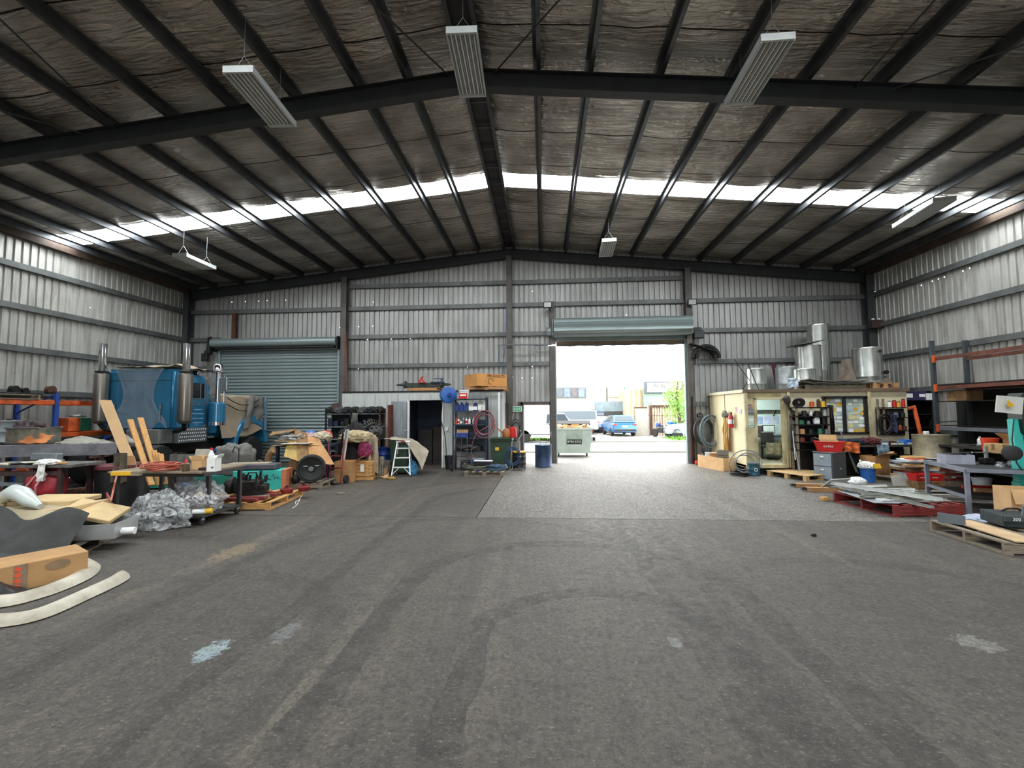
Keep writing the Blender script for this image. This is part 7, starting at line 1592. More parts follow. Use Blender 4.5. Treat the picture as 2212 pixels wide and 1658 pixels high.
basket('red shopping basket with open carton on filing cabinet', (7.59, 12.56, .742), -.45).scale = (1.25, 1.2, 1.1)
carton('open tan carton sitting in the red basket on cabinet', (7.61, 12.59, .755), (.4, .26, .3), -.45, CARDL, (None, 60, 8, None))
# ---- parts shelving before office wall
ps = thing('parts_shelf', 'timber-post parts shelving against the office wall by door', 'shelf', (7.45, 13.28, 0))
for x in (-.33, .52):
    for y in (-.14, .14): B().box((x, y, .95), (.05, .05, 1.9)).o('post', PALG, ps)
pz = [at(1770, y, 13.1).z for y in (880, 899, 917, 938, 955, 972)]
for z in pz: B().box((.1, 0, z), (.95, .34, .03)).o('shelf_board', DARKM, ps)
B().box((.1, .16, .9), (.95, .012, 1.65)).o('back_panel', M('shelf_back_black', '#1d1c1a', .8), ps)  # added dark sheet, darkens the shelf gaps over the cream wall
def psl(x, i, dy=-.1): return (7.45+x, 13.28+dy, pz[i]+.016)
items = [(0, -.2, 'can', .2, .05, BLACK, GREYM, 'dark tin'), (0, .12, 'can', .16, .06, ORANGE, ORANGE, 'orange folded cloth tin'), (0, .3, 'can', .22, .045, RUST, BLACK, 'brown can'), (0, .42, 'can', .18, .06, YELLOW, GREYM, 'yellow tin'),
         (1, -.1, 'can', .15, .06, BLACK, BLACK, 'black tin'), (1, .08, 'spray', .22, .045, WHITEPL, WHITEPL, 'white spray bottle'), (1, .25, 'can', .14, .07, DARKM, BLACK, 'dark canister'), (1, .45, 'can', .2, .055, M('clear_grey', '#a5aaa8', .3), GREYM, 'pale jar'),
         (2, -.2, 'can', .12, .08, M('emerald_plastic', '#1f6b4a', .5), GREEN, 'green tub'), (2, .0, 'can', .1, .05, GREYM, GREYM, 'grey cap'), (2, .22, 'jug', .22, .08, WHITEPL, WHITEPL, 'white pump bottle'), (2, .42, 'can', .18, .06, DARKM, BLACK, 'dark pump'),
         (3, -.18, 'can', .14, .07, CARD, CARD, 'tan tub'), (3, .05, 'can', .13, .07, DARKM, BLACK, 'black pot'), (3, .3, 'can', .16, .06, M('teal_green_tub', '#2c7a60', .5), GREEN, 'teal green tub'), (3, .48, 'can', .15, .05, GREYM, BLACK, 'grey pot'),
         (4, -.2, 'can', .13, .08, M('dark_red_tin', '#6b2724', .5), BLACK, 'dark red tin'), (4, .1, 'can', .12, .09, DARKM, BLACK, 'squat black tin'), (4, .35, 'can', .14, .07, M('dull_green_tin', '#4e6a52', .5), GREYM, 'dull green tin')]
for i, x, k, h_, r_, mm, cp, lb in items: bottle('%s on the %s parts shelf beside office door' % (lb, ['top', 'second', 'third', 'fourth', 'fifth'][i]), psl(x, i), h_, r_, mm, cp, None, 'tins on the parts shelves', k, 0, 'tin', 'tin')
t = thing('loudspeaker', 'round black car speaker on the parts shelf left end', 'speaker', (7.12, 13.0, pz[0]+.14), -.3); B().lathe([(.16, 0), (.15, .03), (.08, .0), (.05, .03), (.001, .035)], 22, Matrix.Rotation(PI/2+.5, 4, 'X')).o('cone', BLACK, t, True); B().lathe([(.035, 0), (.03, .02), (.001, .02)], 12, Matrix.Translation((0, -.03, .01)) @ Matrix.Rotation(PI/2+.5, 4, 'X')).o('dust_cap', GALV, t)
t = thing('work_lamp', 'dark lamp head clamped on the office post', 'lamp', (7.02, 13.38, 2.12)); B().lathe([(.03, -.1), (.09, 0), (.1, .12), (.08, .14), (.001, .14)], 16, Matrix.Rotation(-.5, 4, 'Y')).o('head', M('dusty_black', '#4a4745', .6), t, True); B().tube([(.0, 0, -.05), (.05, 0, -.25), (.18, -.1, -.35)], .03).o('arm', BLACK, t, True)
tag(hang(B(), (7.0, 13.3, 1.55), (7.14, 13.28, 1.55), .75, 1, .06, 2, .012).o('grey_jacket', M('grey_jacket_cloth', '#5d5d59', .9, 0, .2, 6), None, True), 'grey jacket hanging left of the parts shelves', 'jacket')
tag(hang(B(), (8.05, 13.3, 2.0), (8.22, 13.3, 1.98), 1.0, 3, .05, 4, .012).o('black_coat', BLACK, None, True), 'black coat bundle hanging beside the office window', 'coat')
for i, (a, b_, lb) in enumerate((((1718, 985), (1712, 930), 'grey broom handle leaning left of filing cabinet'), ((1728, 1014), (1716, 960), 'thin steel rod crossing the broom handle'), ((1850, 1012), (1815, 930), 'long steel pry bar leaning on the bench'), ((1855, 1015), (1822, 950), 'broom handle leaning beside the pry bar'))):
    bar_thing('leaning_rod', lb, 'rod', at(a[0], a[1]+8, 13.0), at(*b_, 13.25), .025, .025, GALV)
# ---- bench along office with clothes
ob = thing('office_bench', 'dark timber bench along office front under the window', 'bench', (9.1, 13.12, 0))
B().box((0, 0, .86), (1.95, .55, .05)).o('top', M('dark_bench_top', '#3c352e', .7), ob)
for x in (-.92, -.1, .55, .92):
    for y in (-.22, .22): B().box((x, y, .42), (.06, .06, .84)).o('leg', DARKM, ob)
for z in (.3, .6): B().box((.73, 0, z), (.36, .45, .025)).o('shelf', PALG, ob)
B().box((0, .24, .42), (1.9, .02, .8)).o('back_panel', M('bench_shadow_panel', '#26241f', .8), ob)  # added sheet, the shadow under the bench is its colour
for i, (px, r_, mm, lb) in enumerate(((1812, (.35, .2, .1), M('navy_overalls', '#262f4d', .9, 0, .25, 6), 'navy overalls bundled at left on office bench'), (1845, (.33, .2, .1), M('dark_navy_clothes', '#1d2233', .9, 0, .3, 7), 'dark navy clothes heaped mid office bench'), (1878, (.32, .2, .12), M('maroon_jumper', '#5a2429', .9, 0, .25, 6), 'maroon jumper lying on the office bench'))):
    q = at(px, 945, 13.1); cloth_pile('clothes', lb, 'clothes', (q.x, 13.1, .886), r_, mm, 50+i, .5)
tag(hang(B(), (at(1815, 935, 12.9).x, 12.83, 1.0), (at(1850, 945, 12.9).x, 12.8, .95), .28, 2, .06, 3, .015).o('orange_vest', M('hi_vis_orange', '#c8622b', .8, 0, .2, 5), None, True), 'orange work shirt hanging off the office bench edge', 'shirt')
tag(hang(B(), (at(1893, 950, 12.8).x, 12.8, .9), (at(1918, 950, 12.8).x, 12.8, .9), .4, 2, .015, 1, .02).o('blue_towel', M('grey_blue_towel', '#6e8796', .95, 0, .12, 12, .4, 60), None, True), 'grey-blue towel hanging over the office bench edge', 'towel')
tag(hang(B(), (at(1898, 980, 12.8).x, 12.84, .52), (at(1913, 980, 12.8).x, 12.84, .52), .25, 2, .02, 5, .02).o('blue_towel', MATS['grey_blue_towel'], None, True), 'lower end of blue-grey rag below the towel', 'towel')
for i, (px, mm, w_, h_, lb) in enumerate(((1905, GREYM, .2, .12, 'grey metal box at right of office bench'), (1924, RUST, .22, .1, 'rusty tin tray on the office bench'), (1938, M('pale_blue_box', '#7c9aa8', .5), .2, .1, 'pale blue box on the office bench'), (1956, BLUE, .22, .14, 'blue and white packet at the bench right end'))):
    t = carton(lb, (at(px, 945, 13.0).x, 13.0, .886), (w_, .2, h_), .1*i, mm, tape=False, name='small_box')
    B().box((0, -.101, h_*.3), (w_*.8, .003, h_*.4)).o('label_panel', PAPER, t)
# tool board at right end of office wall
tb_ = thing('tool_rack', 'cluttered tool rack hanging on office wall right of window', 'tool rack', (at(1925, 905, 13.4).x, 13.38, 0))
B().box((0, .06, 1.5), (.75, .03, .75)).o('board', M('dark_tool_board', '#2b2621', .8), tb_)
for z in (1.25, 1.62, 1.9): B().box((0, 0, z), (.75, .16, .025)).o('shelf', DARKM, tb_)
for x in (-.37, -.22): B().box((x, -.02, 1.65), (.05, .04, 1.0)).o('upright', PALG, tb_)
tx = at(1925, 905, 13.4).x
for i, (x, z, k, h_, r_, mm, lb) in enumerate(((-.05, 1.915, 'can', .18, .05, WHITEPL, 'white can'), (.08, 1.915, 'can', .2, .05, RED, 'red can'), (.18, 1.915, 'can', .16, .05, YELLOW, 'yellow can'), (.32, 1.915, 'can', .24, .045, RED, 'tall red can'), (-.1, 1.635, 'can', .14, .06, DARKM, 'black tin'), (.1, 1.635, 'can', .15, .06, GREYM, 'grey tin'), (.28, 1.635, 'can', .13, .06, BLACK, 'black pot'), (0, 1.265, 'can', .16, .05, DARKM, 'dark tin'), (.2, 1.265, 'nozzle', .2, .04, ORANGE, 'orange nozzle bottle'), (.32, 1.265, 'can', .12, .05, RUST, 'rusty tin'))):
    bottle('%s on the %s shelf of the wall tool rack' % (lb, {1.915: 'top', 1.635: 'middle', 1.265: 'bottom'}[z]), (tx+x, 13.36, z), h_, r_, mm, BLACK, None, 'tins on the tool rack', k, 0, 'tin', 'tin')
tag(hang(B(), (tx-.15, 13.22, 1.75), (tx+.0, 13.22, 1.7), .5, 1, .05, 2, .012).o('navy_cap', M('navy_cloth', '#1e2540', .9), None, True), 'navy cloth hanging on the tool rack front', 'cloth')
coil('black cable coil hooked at left of the tool rack', (tx-.28, 13.25, 1.45), .17, .014, 5, BLACK, True, 0, 'cable', seed=8, jit=.2, sq=1.4, spread=.06)
# ---- cartons before bench
carton('tall tan carton with open flap before office bench', (8.88, 12.75, 0), (.5, .42, .62), .3, CARD, (60, None, None, 65))
bb = bucket('blue bucket overflowing with rubbish before tall carton', (8.27, 12.15, 0), .17, .36, M('mid_blue_bucket', '#2f6bc0', .4), handle=False, name='rubbish_bucket')
for i, (x, y, r_, lb) in enumerate(((8.16, 12.1, .11, 'torn white packaging at left in blue bucket'), (8.3, 12.2, .1, 'white cup crushed at back of blue bucket'), (8.33, 12.05, .09, 'crumpled paper ball at front of blue bucket'))):
    cloth_pile('rubbish', lb, 'packaging', (x, y, .36), (r_*1.2, r_, r_*.9), PAPER, 5+i, .8, 3)
bar_thing('paper_tube', 'white paper tube sticking up from blue bucket', 'tube', (8.2, 12.15, .4), (8.06, 12.1, .56), .04, .04, PAPER)
tag(B().box((8.36, 11.93, .43), (.2, .02, .12), rx=-.35, rz=.25).o('yellow_packet', YELLOW, None, bevel=.005), 'yellow packet drooping over the blue bucket rim', 'packet')
cloth_pile('plastic_bag', 'white plastic bag on the floor by blue bucket', 'bag', gp(1852, 1046), (.2, .14, .12), WHITEPL, 8, .3)

# ================================================================== RIGHT: RACKING, CABINETS, SCRAP
rr_ = thing('pallet_racking', 'grey and orange pallet racking along the right wall', 'racking', (10.93, 11.9, 0))
RGU = M('grey_rack_steel', '#4d5459', .5, .3, .15, 5)
ORR = M('rusty_orange_beam', '#6f3f30', .6, .1, .25, 4, col2='#4a2b22')
for y in (.85, -1.6, -4.0):
    for x in (-.42, .42): B().box((x, y, 1.85), (.09, .08, 3.7)).o('upright', RGU, rr_)
    for z in (.5, 1.5, 2.5): B().bar((-.42, y, z), (.42, y, z+.05), .025).o('brace', RGU, rr_)
for z in (3.2, 2.42, 1.35, .9):
    for x in (-.42, .42):
        for y0_, y1_ in ((-1.56, .8), (-3.95, -1.64)):
            B().box((x, (y0_+y1_)/2, z), (.05, y1_-y0_, .09)).o('beam', ORR if z > 2 else GREYM, rr_)
            if x < 0: B().box((x-.03, y1_-.02, z), (.05, .07, .2)).o('beam_clip', ORANGE, rr_)
B().box((0, -.4, 2.05), (.8, 2.4, .02)).o('mesh_deck', DARKM, rr_)
for z in (2.49, 1.42): B().box((0, -1.55, z), (.8, 4.8, .02)).o('mesh_deck', DARKM, rr_)
tag(B().box((11.42, 10.6, 1.18), (.02, 5.2, 2.34)).o('backing_panel', M('dark_backing_panel', '#24231f', .8, 0, .2, 2)), 'large dark panel standing behind the right racking', 'panel')  # added sheet, shade behind and below the racking put into its colour
dc = thing('dark_shelving', 'dark shelving filling the corner right of the office', 'shelf', (10.95, 14.0, 0))
B().box((.0, .6, 1.2), (1.1, .03, 2.4)).o('back', BLACK, dc)
for x in (-.5, .5): B().box((x, .3, 1.2), (.04, .6, 2.4)).o('side', BLACK, dc)
for z in (.1, .7, 1.3, 1.7, 2.1): B().box((0, .3, z), (1.0, .58, .03)).o('shelf_board', DARKM, dc)
t = carton('purple printed carton on top shelf right of office', (10.85, 14.1, 2.117), (.75, .4, .26), 0, M('purple_carton', '#2f2a52', .6), tape=False); B().box((-.15, -.202, .14), (.28, .003, .12)).o('white_print', PAPER, t); B().box((.25, -.202, .14), (.16, .003, .08)).o('white_print', PAPER, t)
carton('small white carton at end of the top shelf', (11.3, 13.9, 2.117), (.2, .2, .2), 0, PAPER, tape=False)
bt4 = carton('tan carton stored on right racking upper deck', (10.85, 12.3, 2.0), (.45, .5, .26), .1, CARDD, tape=False)
bt4.location.z = 2.062
bar_thing('orange_angle', 'orange angle iron frame leaning beside the dark shelving', 'angle iron', at(1975, 880, 12.9), at(2005, 1010, 12.6), .07, .07, ORANGE)
bar_thing('orange_angle', 'short orange crosspiece on the leaning angle frame', 'angle iron', at(1962, 882, 12.9), at(1977, 878, 12.9), .07, .07, ORANGE)
# big dented pale drum
tkx = at(2012, 970, 11.9); dd = drum('big dented pale drum with rust streaks right of office', (tkx.x, 11.9, 0), .36, 1.22, M('stained_pale_steel', '#9c9379', .55, .2, .3, 2.5, .2, 8, col2='#5f5a4c'), None, hoops=1)
tag(B().box((tkx.x-.1, 11.9, 1.26), (.1, .1, .09)).o('small_jar', WHITEPL, None, bevel=.015), 'small white jar on the pale drum lid', 'jar')
# waste cardboard stack on pallet
pallet('pine pallet under the waste paper stack', (9.35, 11.95, 0), .15, 1.25, 1.2, PALG, .14, nb=7)
rnd = random.Random(17)
for i in range(26):
    col_ = i % 3; lev = i//3
    x = 8.95+.4*col_+rnd.uniform(-.05, .05); y = 11.75+rnd.uniform(-.12, .12); z = .142+lev*.055
    mm = [CARDD, PAPER, CARDL, M('grey_print_paper', '#8f8c82', .8, 0, .3, 12), PAPER, M('blueish_print', '#a9b1bd', .8, 0, .2, 9), M('dull_red_print', '#8f3a34', .8, 0, .2, 9)][rnd.randrange(7)]
    tag(B().box((0, 0, .025), (.44, .46, .046)).box((.02, .01, .05), (.47, .5, .006), rz=.12).o('cardboard_bundle', mm, None, loc=(x, y, z), rz=rnd.uniform(-.3, .3)), 'flattened cardboard bundle in %s column, layer %s up, on waste pallet' % (['left', 'middle', 'right'][col_], ['one', 'two', 'three', 'four', 'five', 'six', 'seven', 'eight', 'nine'][lev]), 'cardboard', 'waste cardboard bundles')
t1 = carton('orange-topped flat carton crowning the waste stack', (9.25, 11.8, .64), (.6, .42, .05), .2, M('pale_orange_card', '#d3a565', .9), tape=False)
tag(B().box((9.0, 11.6, .645), (.32, .22, .012), rz=.2).o('red_folder', RED), 'red folder on left of the waste stack', 'folder')
tag(B().box((9.45, 11.55, .66), (.5, .3, .012), rz=-.1, ry=.05).o('white_sheet', M('blueish_paper', '#c3cbe0', .8)), 'bluish white sheet across top of waste stack', 'paper')
for i, x in enumerate((8.62, 8.94)):
    t = basket(['left', 'right'][i]+' red tray of the pair in front of waste stack', (x+.05, 11.12, .2), .2 if i == 0 else -.1, 'red trays by the waste stack', 'coles'); t.scale = (.7, .65, .6)
for i in range(2): carton(['left', 'right'][i]+' dirty carton propping a red tray', (8.67+.33*i, 11.12, 0), (.3, .3, .195), .1, CARDD, tape=False)
bucket('pale grey bucket on floor behind the steel bench', (9.85, 10.9, 0), .17, .3, M('pale_grey_plastic2', '#a3a3a8', .5), handle=False)
# scrap aluminium on red pallet
rp = pallet('red painted pallet loaded with scrap aluminium strips', (6.55, 8.98, 0), .14, 1.3, 1.35, PALR, .2, nb=6)
rnd = random.Random(23)
SCR = [M('dull_scrap_alu', '#a9aba6', .4, .5, .15, 5), M('white_painted_scrap', '#c9cbc8', .5, .1, .1, 4), M('olive_scrap', '#7d7c68', .5, .3, .2, 5), M('grey_green_scrap', '#8d9187', .5, .3, .2, 5)]
od = ['first', 'second', 'third', 'fourth', 'fifth', 'sixth', 'seventh', 'eighth', 'ninth', 'tenth', 'eleventh', 'twelfth', 'thirteenth', 'fourteenth', 'fifteenth', 'sixteenth', 'seventeenth', 'eighteenth']
for i in range(18):
    y = 8.45+.075*i; x = 6.35+rnd.uniform(-.25, .25)+.02*i; L_ = rnd.uniform(.7, 1.25); a = rnd.uniform(-.3, .2); z = .215+.012*(i % 5)+.02*rnd.random()
    d = Vector((math.cos(a), math.sin(a), 0))*L_/2
    m = B().bar(Vector((x, y, z))-d, Vector((x, y, z+.02))+d, .09, .006)
    n_ = Vector((-d.y, d.x, 0)).normalized()*.045; m.bar(Vector((x, y, z+.015))-d+n_, Vector((x, y, z+.035))+d+n_, .006, .03)
    tag(m.o('metal_strip', SCR[i % 4]), od[i]+' scrap metal strip counted from front of red pallet', 'metal strip', 'scrap strips on the red pallet')
t = thing('aluminium_angle', 'long white aluminium channel lying diagonally over red pallet', 'channel', (0, 0, 0)); a, b_ = at(1790, 1050, 9.7), at(2032, 1105, 8.15); a.z, b_.z = .34, .3; B().bar(a, b_, .12, .008).o('web', SCR[1], t); B().bar(a+Vector((0, -.06, .03)), b_+Vector((0, -.06, .03)), .008, .06).o('flange', SCR[1], t)
t = thing('aluminium_angle', 'second long aluminium channel jutting off pallet front', 'channel', (0, 0, 0)); a, b_ = at(1815, 1065, 9.4), at(2014, 1113, 8.05); a.z, b_.z = .3, .2; B().bar(a, b_, .09, .008).o('web', SCR[0], t); B().bar(a+Vector((0, -.045, .02)), b_+Vector((0, -.045, .02)), .008, .045).o('flange', SCR[0], t)
tp = sheet('tread_plate', 'aluminium tread plate strip on red pallet front edge', 'tread plate', [(5.75, 8.32, .225), (6.15, 8.3, .225), (6.2, 9.35, .25), (5.8, 9.4, .25)], .006, M('tread_plate', '#b4bcc4', .35, .6, .15, 40, .6, 60))
tag(B().box((6.0, 9.75, .35), (.5, .02, .3), rx=.9, rz=.3).o('mesh_panel', M('clear_mesh', '#c4c6c0', .5, .2, .2, 20), None), 'pale mesh panel flopped at back of red pallet', 'mesh')
for i, (px, py, lb) in enumerate(((1735, 1055, 'left'), (1760, 1064, 'right'))):
    q = gp(px, py); t = thing('timber_skid', lb+' timber skid poking out behind the scrap pallet', 'timber', (q.x+.2, q.y+.15, 0), -.15); B().box((.1, 0, .05), (.75, .14, .09)).o('beam', PALW, t); B().box((-.32, 0, .06), (.12, .1, .06)).o('metal_end', BLACK, t)
tag(B().box((0, 0, .04), (.16, .1, .07)).o('wood_offcut', PINE, None, bevel=.006, loc=gp(1781, 1081), rz=.3), 'small pine block on bare floor near red pallet', 'timber')
tag(B().box((0, 0, .015), (.06, .04, .03)).box((.01, 0, .035), (.03, .03, .01)).o('black_block', BLACK, None, loc=gp(1758, 1158)), 'tiny black block alone on the concrete', 'block')
for i in range(7):
    q = Vector((7.1+.22*i, 9.9+.12*(i % 3), .02)); L_ = .9
    bar_thing('metal_strip', od[i]+' loose strip from left on floor behind red pallet', 'metal strip', q+Vector((-L_/2, .1, .02*i)), q+Vector((L_/2, -.15, .03+.02*i)), .1, .012, SCR[(i+2) % 4], 'loose strips behind the red pallet')
tag(sheet('grey_sheet', 'grey perforated sheet propped on floor behind scrap', 'sheet', [(8.05, 11.0, .02), (8.75, 11.25, .02), (8.7, 11.45, .3), (8.2, 11.3, .28)], .01, M('grey_perforated', '#8f9088', .6, .1, .1, 10)))
# steel bench right
sb_ = thing('steel_bench', 'grey angle-steel bench of machine parts at right', 'bench', (8.64, 8.84, 0), -.31)
GS = M('blue_grey_bench', '#7d8390', .45, .2, .12, 4)
for x, y in ((-1.05, -.72), (-1.05, .72), (1.05, -.72), (1.05, .72)): B().box((x, y, .39), (.06, .06, .78)).o('leg', GS if x < 0 else BLACK, sb_)
B().box((.0, .0, .77), (2.15, 1.5, .05)).o('top', M('dark_bench_plate', '#232428', .6, .0, .2, 5), sb_); B().box((-1.05, 0, .77), (.07, 1.5, .07)).o('edge_rail', GS, sb_); B().box((0, -.74, .77), (2.15, .05, .06)).o('edge_rail', GS, sb_)
B().box((-1.05, 0, .3), (.05, 1.4, .05)).o('lower_rail', GS, sb_); B().box((0, 0, .28), (2.05, 1.4, .03)).o('lower_shelf', DARKM, sb_)
def onb(x, y, z=.797):
    v = Matrix.Rotation(-.31, 4, 'Z') @ Vector((x, y, 0)); return Vector((8.64+v.x, 8.84+v.y, z))
t = thing('parts_tray', 'pale lilac steel tray of parts on bench left end', 'tray', onb(-.78, .25), -.3); m = B()
for c_, d_ in (((0, 0, .005), (.42, .34, .01)), ((0, -.17, .09), (.42, .01, .18)), ((0, .17, .09), (.42, .01, .18)), ((-.21, 0, .09), (.01, .34, .18)), ((.21, 0, .09), (.01, .34, .18))): m.box(c_, d_)
m.o('body', M('lilac_grey_paint', '#a3a6b5', .5), t); B().box((-.05, 0, .16), (.26, .18, .08), rz=.4).o('black_part', BLACK, t, bevel=.02); B().cyl((0, .1, .17), (.3, .1, .2), .03).o('shaft', DARKM, t)
mach = [('vice', -.3, .3), ('shaft_stand', .05, .35), ('bracket_set', .25, 0), ('pump_body', .55, .1), ('steel_cup', .95, .2)]
t = thing('bench_vice', 'bright steel vice with cross handle on the steel bench', 'vice', onb(-.3, .3)); B().box((0, 0, .06), (.2, .14, .12)).o('body', DARKM, t, bevel=.02); B().cyl((-.25, 0, .22), (.3, 0, .22), .014).o('handle', CHROME, t); B().cyl((0, 0, .1), (0, 0, .34), .03).o('post', GALV, t)
t = thing('shaft_stand', 'pale blue grey arbor stand with crossbar on bench', 'arbor', onb(.1, .35)); B().lathe([(.09, 0), (.09, .02), (.05, .06), (.05, .2), (.07, .22), (.07, .32), (.001, .32)], 16).o('column', GREYM, t, True); B().cyl((-.3, 0, .22), (.42, 0, .22), .016).o('crossbar', CHROME, t)
t = thing('steel_cup', 'light grey steel sleeve standing at bench right end', 'sleeve', onb(.9, .1)); B().lathe([(.08, 0), (.09, .02), (.08, .16), (.1, .18), (.1, .22), (.07, .22), (.06, .05)], 18).o('body', GALV, t, True); B().cyl((-.12, 0, .1), (-.05, 0, .1), .02).o('lug', WHITEPL, t)
for i in range(8):
    q = onb(-.35+.19*i, -.2+.1*(i % 3)); t = thing('machine_part', od[i]+' small greasy machine part from left on bench front', 'machine part', q, i*.8, 'loose machine parts on steel bench')
    if i % 2: B().box((0, 0, .035), (.2, .07, .06)).o('body', [DARKM, ALU][i % 4 == 1], t, bevel=.01); B().cyl((.08, 0, .05), (.2, .02, .07), .02).o('stub', GALV, t)
    else: B().lathe([(.03, 0), (.07, 0), (.07, .03), (.04, .05), (.04, .09), (.02, .09)], 14).o('body', [GALV, DARKM][i % 4 == 2], t, True); B().bar((0, 0, .03), (.15, .03, .03), .03).o('arm', ALU, t)
for i, (y, mm, lb) in enumerate(((.1, PALW, 'timber bearer with flaking paint under steel bench'), (.5, RED, 'red steel channel on bench lower shelf'))): a, b_ = onb(-.6, y, .32), onb(.9, y-.1, .32); bar_thing('shelf_bar', lb, 'bar', a, b_, .1, .08, mm)
# right wall bench and machines behind
wbn = thing('long_bench', 'long dark bench against right wall with parts', 'bench', (9.93, 9.6, 0))
B().box((0, 0, .98), (.8, 4.4, .05)).o('top', M('greasy_bench_top', '#2f2c28', .5, .1, .2, 4), wbn)
for y in (-2.1, 0, 2.1):
    for x in (-.35, .35): B().box((x, y, .48), (.07, .07, .95)).o('leg', BLACK, wbn)
B().box((.1, 0, .45), (.7, 4.2, .03)).o('shelf', BLACK, wbn)
B().box((.38, 0, .5), (.02, 4.3, .95)).o('back_board', MATS['dark_backing_panel'], wbn)  # dark sheet added as shade for the space under the bench
for i in range(7):
    y = 10.9-.16*i; bar_thing('steel_offcut', od[i]+' dark steel offcut from far end of wall bench', 'steel offcut', (9.65, y, 1.03+.015*i), (10.1, y-.5, 1.04+.015*i), .05, .03, [DARKM, GALV, GREYM][i % 3], 'steel offcuts on wall bench')
bucket('bright orange bucket on the right wall bench', (at(2137, 945, 9.5).x, 9.5, 1.006), .13, .27, M('bright_orange_plastic', '#e0491f', .4), handle=False)
carton('tan carton on wall bench beside orange bucket', (at(2158, 945, 9.2).x, 9.2, 1.006), (.3, .3, .18), .2, CARDL)
carton('brown carton stacked behind wall bench clutter', (at(2190, 935, 9.3).x, 9.15, 1.006), (.38, .34, .26), -.1, CARD, (None, 50, None, 40))
bottle('small white bottle on wall bench left end', (10.15, 11.2, 1.006), .2, .05, WHITEPL, WHITEPL, PAPER)
t = thing('press_post', 'maroon hydraulic press column below wall bench', 'press', (9.7, 8.6, 0)); B().lathe([(.12, 0), (.12, .03), (.09, .05), (.09, .9)], 16).o('column', M('dark_maroon', '#5a2a2a', .5), t, True); B().cyl((0, 0, .9), (0, 0, 1.0), .05).o('ram', CHROME, t)
t = thing('gauge_wheel', 'black hand wheel with chrome spokes below teal arm', 'hand wheel', at(2186, 978, 8.3), -.4); B().lathe([(.1, -.03), (.13, -.02), (.13, .02), (.1, .03)], 24, Matrix.Rotation(PI/2, 4, 'X')).o('rim', BLACK, t, True); 
for k in range(3): a = 2*PI*k/3; B().bar((0, 0, 0), (.11*math.cos(a), 0, .11*math.sin(a)), .025).o('spoke', CHROME, t)
# teal drill stand with white guard board
tp_ = thing('drill_press', 'teal machine column with white board and yellow disc', 'machine', (0, 0, 0))
a, b_ = at(2204, 1040, 8.5), at(2190, 905, 8.6); B().bar(a, b_, .14, .1, (0, -1, 0)).o('column', TEAL, tp_); B().bar(Vector((a.x, a.y, 0)), a, .15, .15, (0, -1, 0)).o('base_column', TEAL, tp_)
c_ = at(2180, 874, 8.5); B().box(c_, (.36, .03, .3), rz=-.25, ry=.13).o('white_board', M('white_guard_board', '#c9cac4', .6, 0, .08, 2), tp_); B().box(c_+Vector((.23, .08, .01)), (.1, .16, .28), rz=-.25).o('board_side', GREYM, tp_)
dsk = B().lathe([(.07, 0), (.07, .015), (.03, .02), (.001, .02)], 22, Matrix.Translation(c_+Vector((-.04, -.06, .0))) @ Matrix.Scale(.62, 4) @ Matrix.Rotation(-.25, 4, 'Z') @ Matrix.Rotation(PI/2, 4, 'X')).o('yellow_disc', YELLOW, tp_, True); B().bar(c_+Vector((-.04, -.07, .0)), c_+Vector((-.08, -.065, .08)), .02).o('pointer', YELLOW, tp_)
q = at(2206, 900, 8.5); B().box(q+Vector((.12, .1, .05)), (.25, .35, .75)).o('motor_head', M('dark_green_casting', '#18241f', .4, .2), tp_, bevel=.05); B().tube([at(2190, 905, 8.3), at(2186, 950, 8.3), at(2196, 1000, 8.3), at(2212, 1020, 8.3)], .01).o('cord', BLACK, tp_, True)
# right foreground pallet, carton, machine
fp = pallet('grey weathered pallet at right foreground edge', (6.42, 6.75, 0), -.06, 1.15, 1.2, PALG, .16, nb=5)
tag(sheet('pine_board', 'long pale ply strip lying on right foreground pallet', 'ply', [(5.95, 6.2, .175), (6.25, 6.1, .175), (6.4, 7.3, .18), (6.1, 7.35, .18)], .015, M('pale_ply', '#c4a680', .8, 0, .1, 3)))
t = thing('metal_bracket', 'grey folded steel bracket on right foreground pallet corner', 'bracket', (5.98, 7.12, .165), -.9); B().box((0, 0, .07), (.3, .008, .14)).o('upright', GREYM, t); B().box((0, .06, .004), (.3, .12, .008)).o('foot', GREYM, t)
mc = thing('compressor', 'dark machine base with pipes at right picture edge', 'machine', (6.9, 7.0, .165), -.25)
B().box((0, .05, .09), (.75, .5, .16)).o('base', M('dark_teal_steel', '#2b3a3c', .5, .2, .2, 4), mc, bevel=.01); B().box((-.02, -.21, .13), (.7, .02, .07)).o('name_plate', M('dark_slate_plate', '#35454a', .5), mc)
lettering('200', .06, PAPER, mc, (-.24, -.223, .13), FRONT); B().tube([(-.1, -.1, .16), (-.1, -.12, .3), (.1, -.1, .34), (.3, 0, .3)], .02).o('pipe', GREYM, mc, True); B().tube([(.1, -.22, .05), (.12, -.26, .12), (.25, -.25, .04)], .015).o('drain_pipe', GREYM, mc, True)
cloth_pile('pale_cloth', 'pale blue cloth crumpled on floor below steel bench', 'cloth', (7.0, 7.75, .0), (.35, .22, .1), M('pale_lilac_cloth', '#b4bdd2', .85, 0, .15, 6), 4, .4)
carton('large tan carton with flap folded down at right picture edge', (7.68, 7.64, .0), (.8, .45, .6), -.3, CARDL, (None, None, None, 162))
flap_panel('cardboard_sheet', 'tan card flap sloping to floor before the large carton', [(7.15, 7.28, .17), (7.75, 7.1, .17), (7.85, 7.33, .3), (7.25, 7.5, .3)], CARDL, .01, 3)
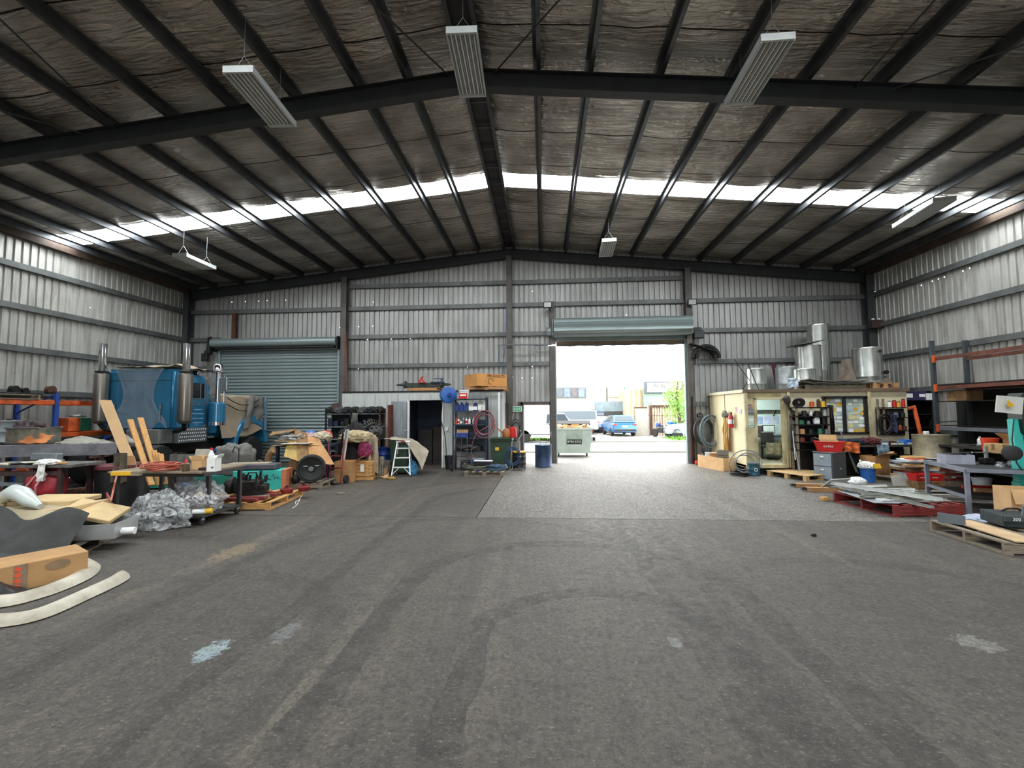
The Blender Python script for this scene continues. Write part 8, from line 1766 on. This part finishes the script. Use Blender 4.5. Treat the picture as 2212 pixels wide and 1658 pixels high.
tag(B().tube([at(2160, 1105, 7.2), at(2175, 1098, 7.2), at(2195, 1098, 7.2), at(2212, 1104, 7.2)], .015).o('black_cable', RUBBER, None, True), 'black cable arching out of right foreground carton', 'cable')
# ================================================================== HANGING LIGHTS
LAMPB = M('lamp_white_body', '#c9cdcc', .4, .1, .05, 3); REFL = M('lamp_reflector', '#d5d6d6', .25, .6, .05, 3); TUBE = M('fluorescent_tube', '#e9ecec', .3, 0, .02, 3)
def hanglight(label, a, b_, wd=.42):
    a, b_ = Vector(a), Vector(b_); c = (a+b_)/2; d = b_-a; L_ = d.length; t = thing('high_bay_light', label, 'light', c, math.atan2(d.y, d.x)-PI/2, 'hanging high bay lights')
    t.rotation_euler.x = math.asin(d.z/L_)
    m = B().box((0, 0, .03), (wd, L_, .02)); m.o('tray', LAMPB, t)
    for s in (-1, 1): B().box((s*wd/2, 0, -.01), (.02, L_, .1)).o('side_rail', LAMPB, t); B().box((0, s*L_/2, 0), (wd+.02, .03, .1)).o('end_cap', LAMPB, t)
    for k in range(6):
        x = (k-2.5)*wd/6.4
        B().cyl((x, -L_/2+.03, -.015), (x, L_/2-.03, -.015), .012, n=8).o('tube', TUBE, t, True); B().box((x+wd/12.8, 0, .005), (.006, L_-.06, .05)).o('fin', REFL, t)
    for s in (-1, 1):
        y = s*(L_/2-.12)
        for q in (-1, 1): B().cyl((q*wd*.4, y, .05), (0, y, .3), .004, n=5).o('hanger', GALV, t)
        B().cyl((0, y, .3), (0, y, max(.35, roofz(c.x)-c.z-.15)), .004, n=5).o('hanger', GALV, t)
    return t
ZL = 6.85
def onz(x, y, z): return gp(x, y, z)
hanglight('nearest left hanging light in front of first rafter', onz(515, 150, 6.75), onz(612, 268, 6.75))
hanglight('central hanging light below the ridge', onz(997, 65, 7.2), onz(1022, 203, 7.2))
hanglight('nearest right hanging light crossing first rafter', onz(1680, 80, 6.8), onz(1595, 220, 6.8))
hanglight('far left hanging light above the truck', onz(388, 550, 6.2), onz(452, 578, 6.2), .4)
hanglight('small far hanging light above the roller door', onz(1316, 518, 6.9), onz(1308, 551, 6.9), .4)
hanglight('far right hanging light under the skylight strip', onz(2040, 430, 6.35), onz(1950, 486, 6.35))
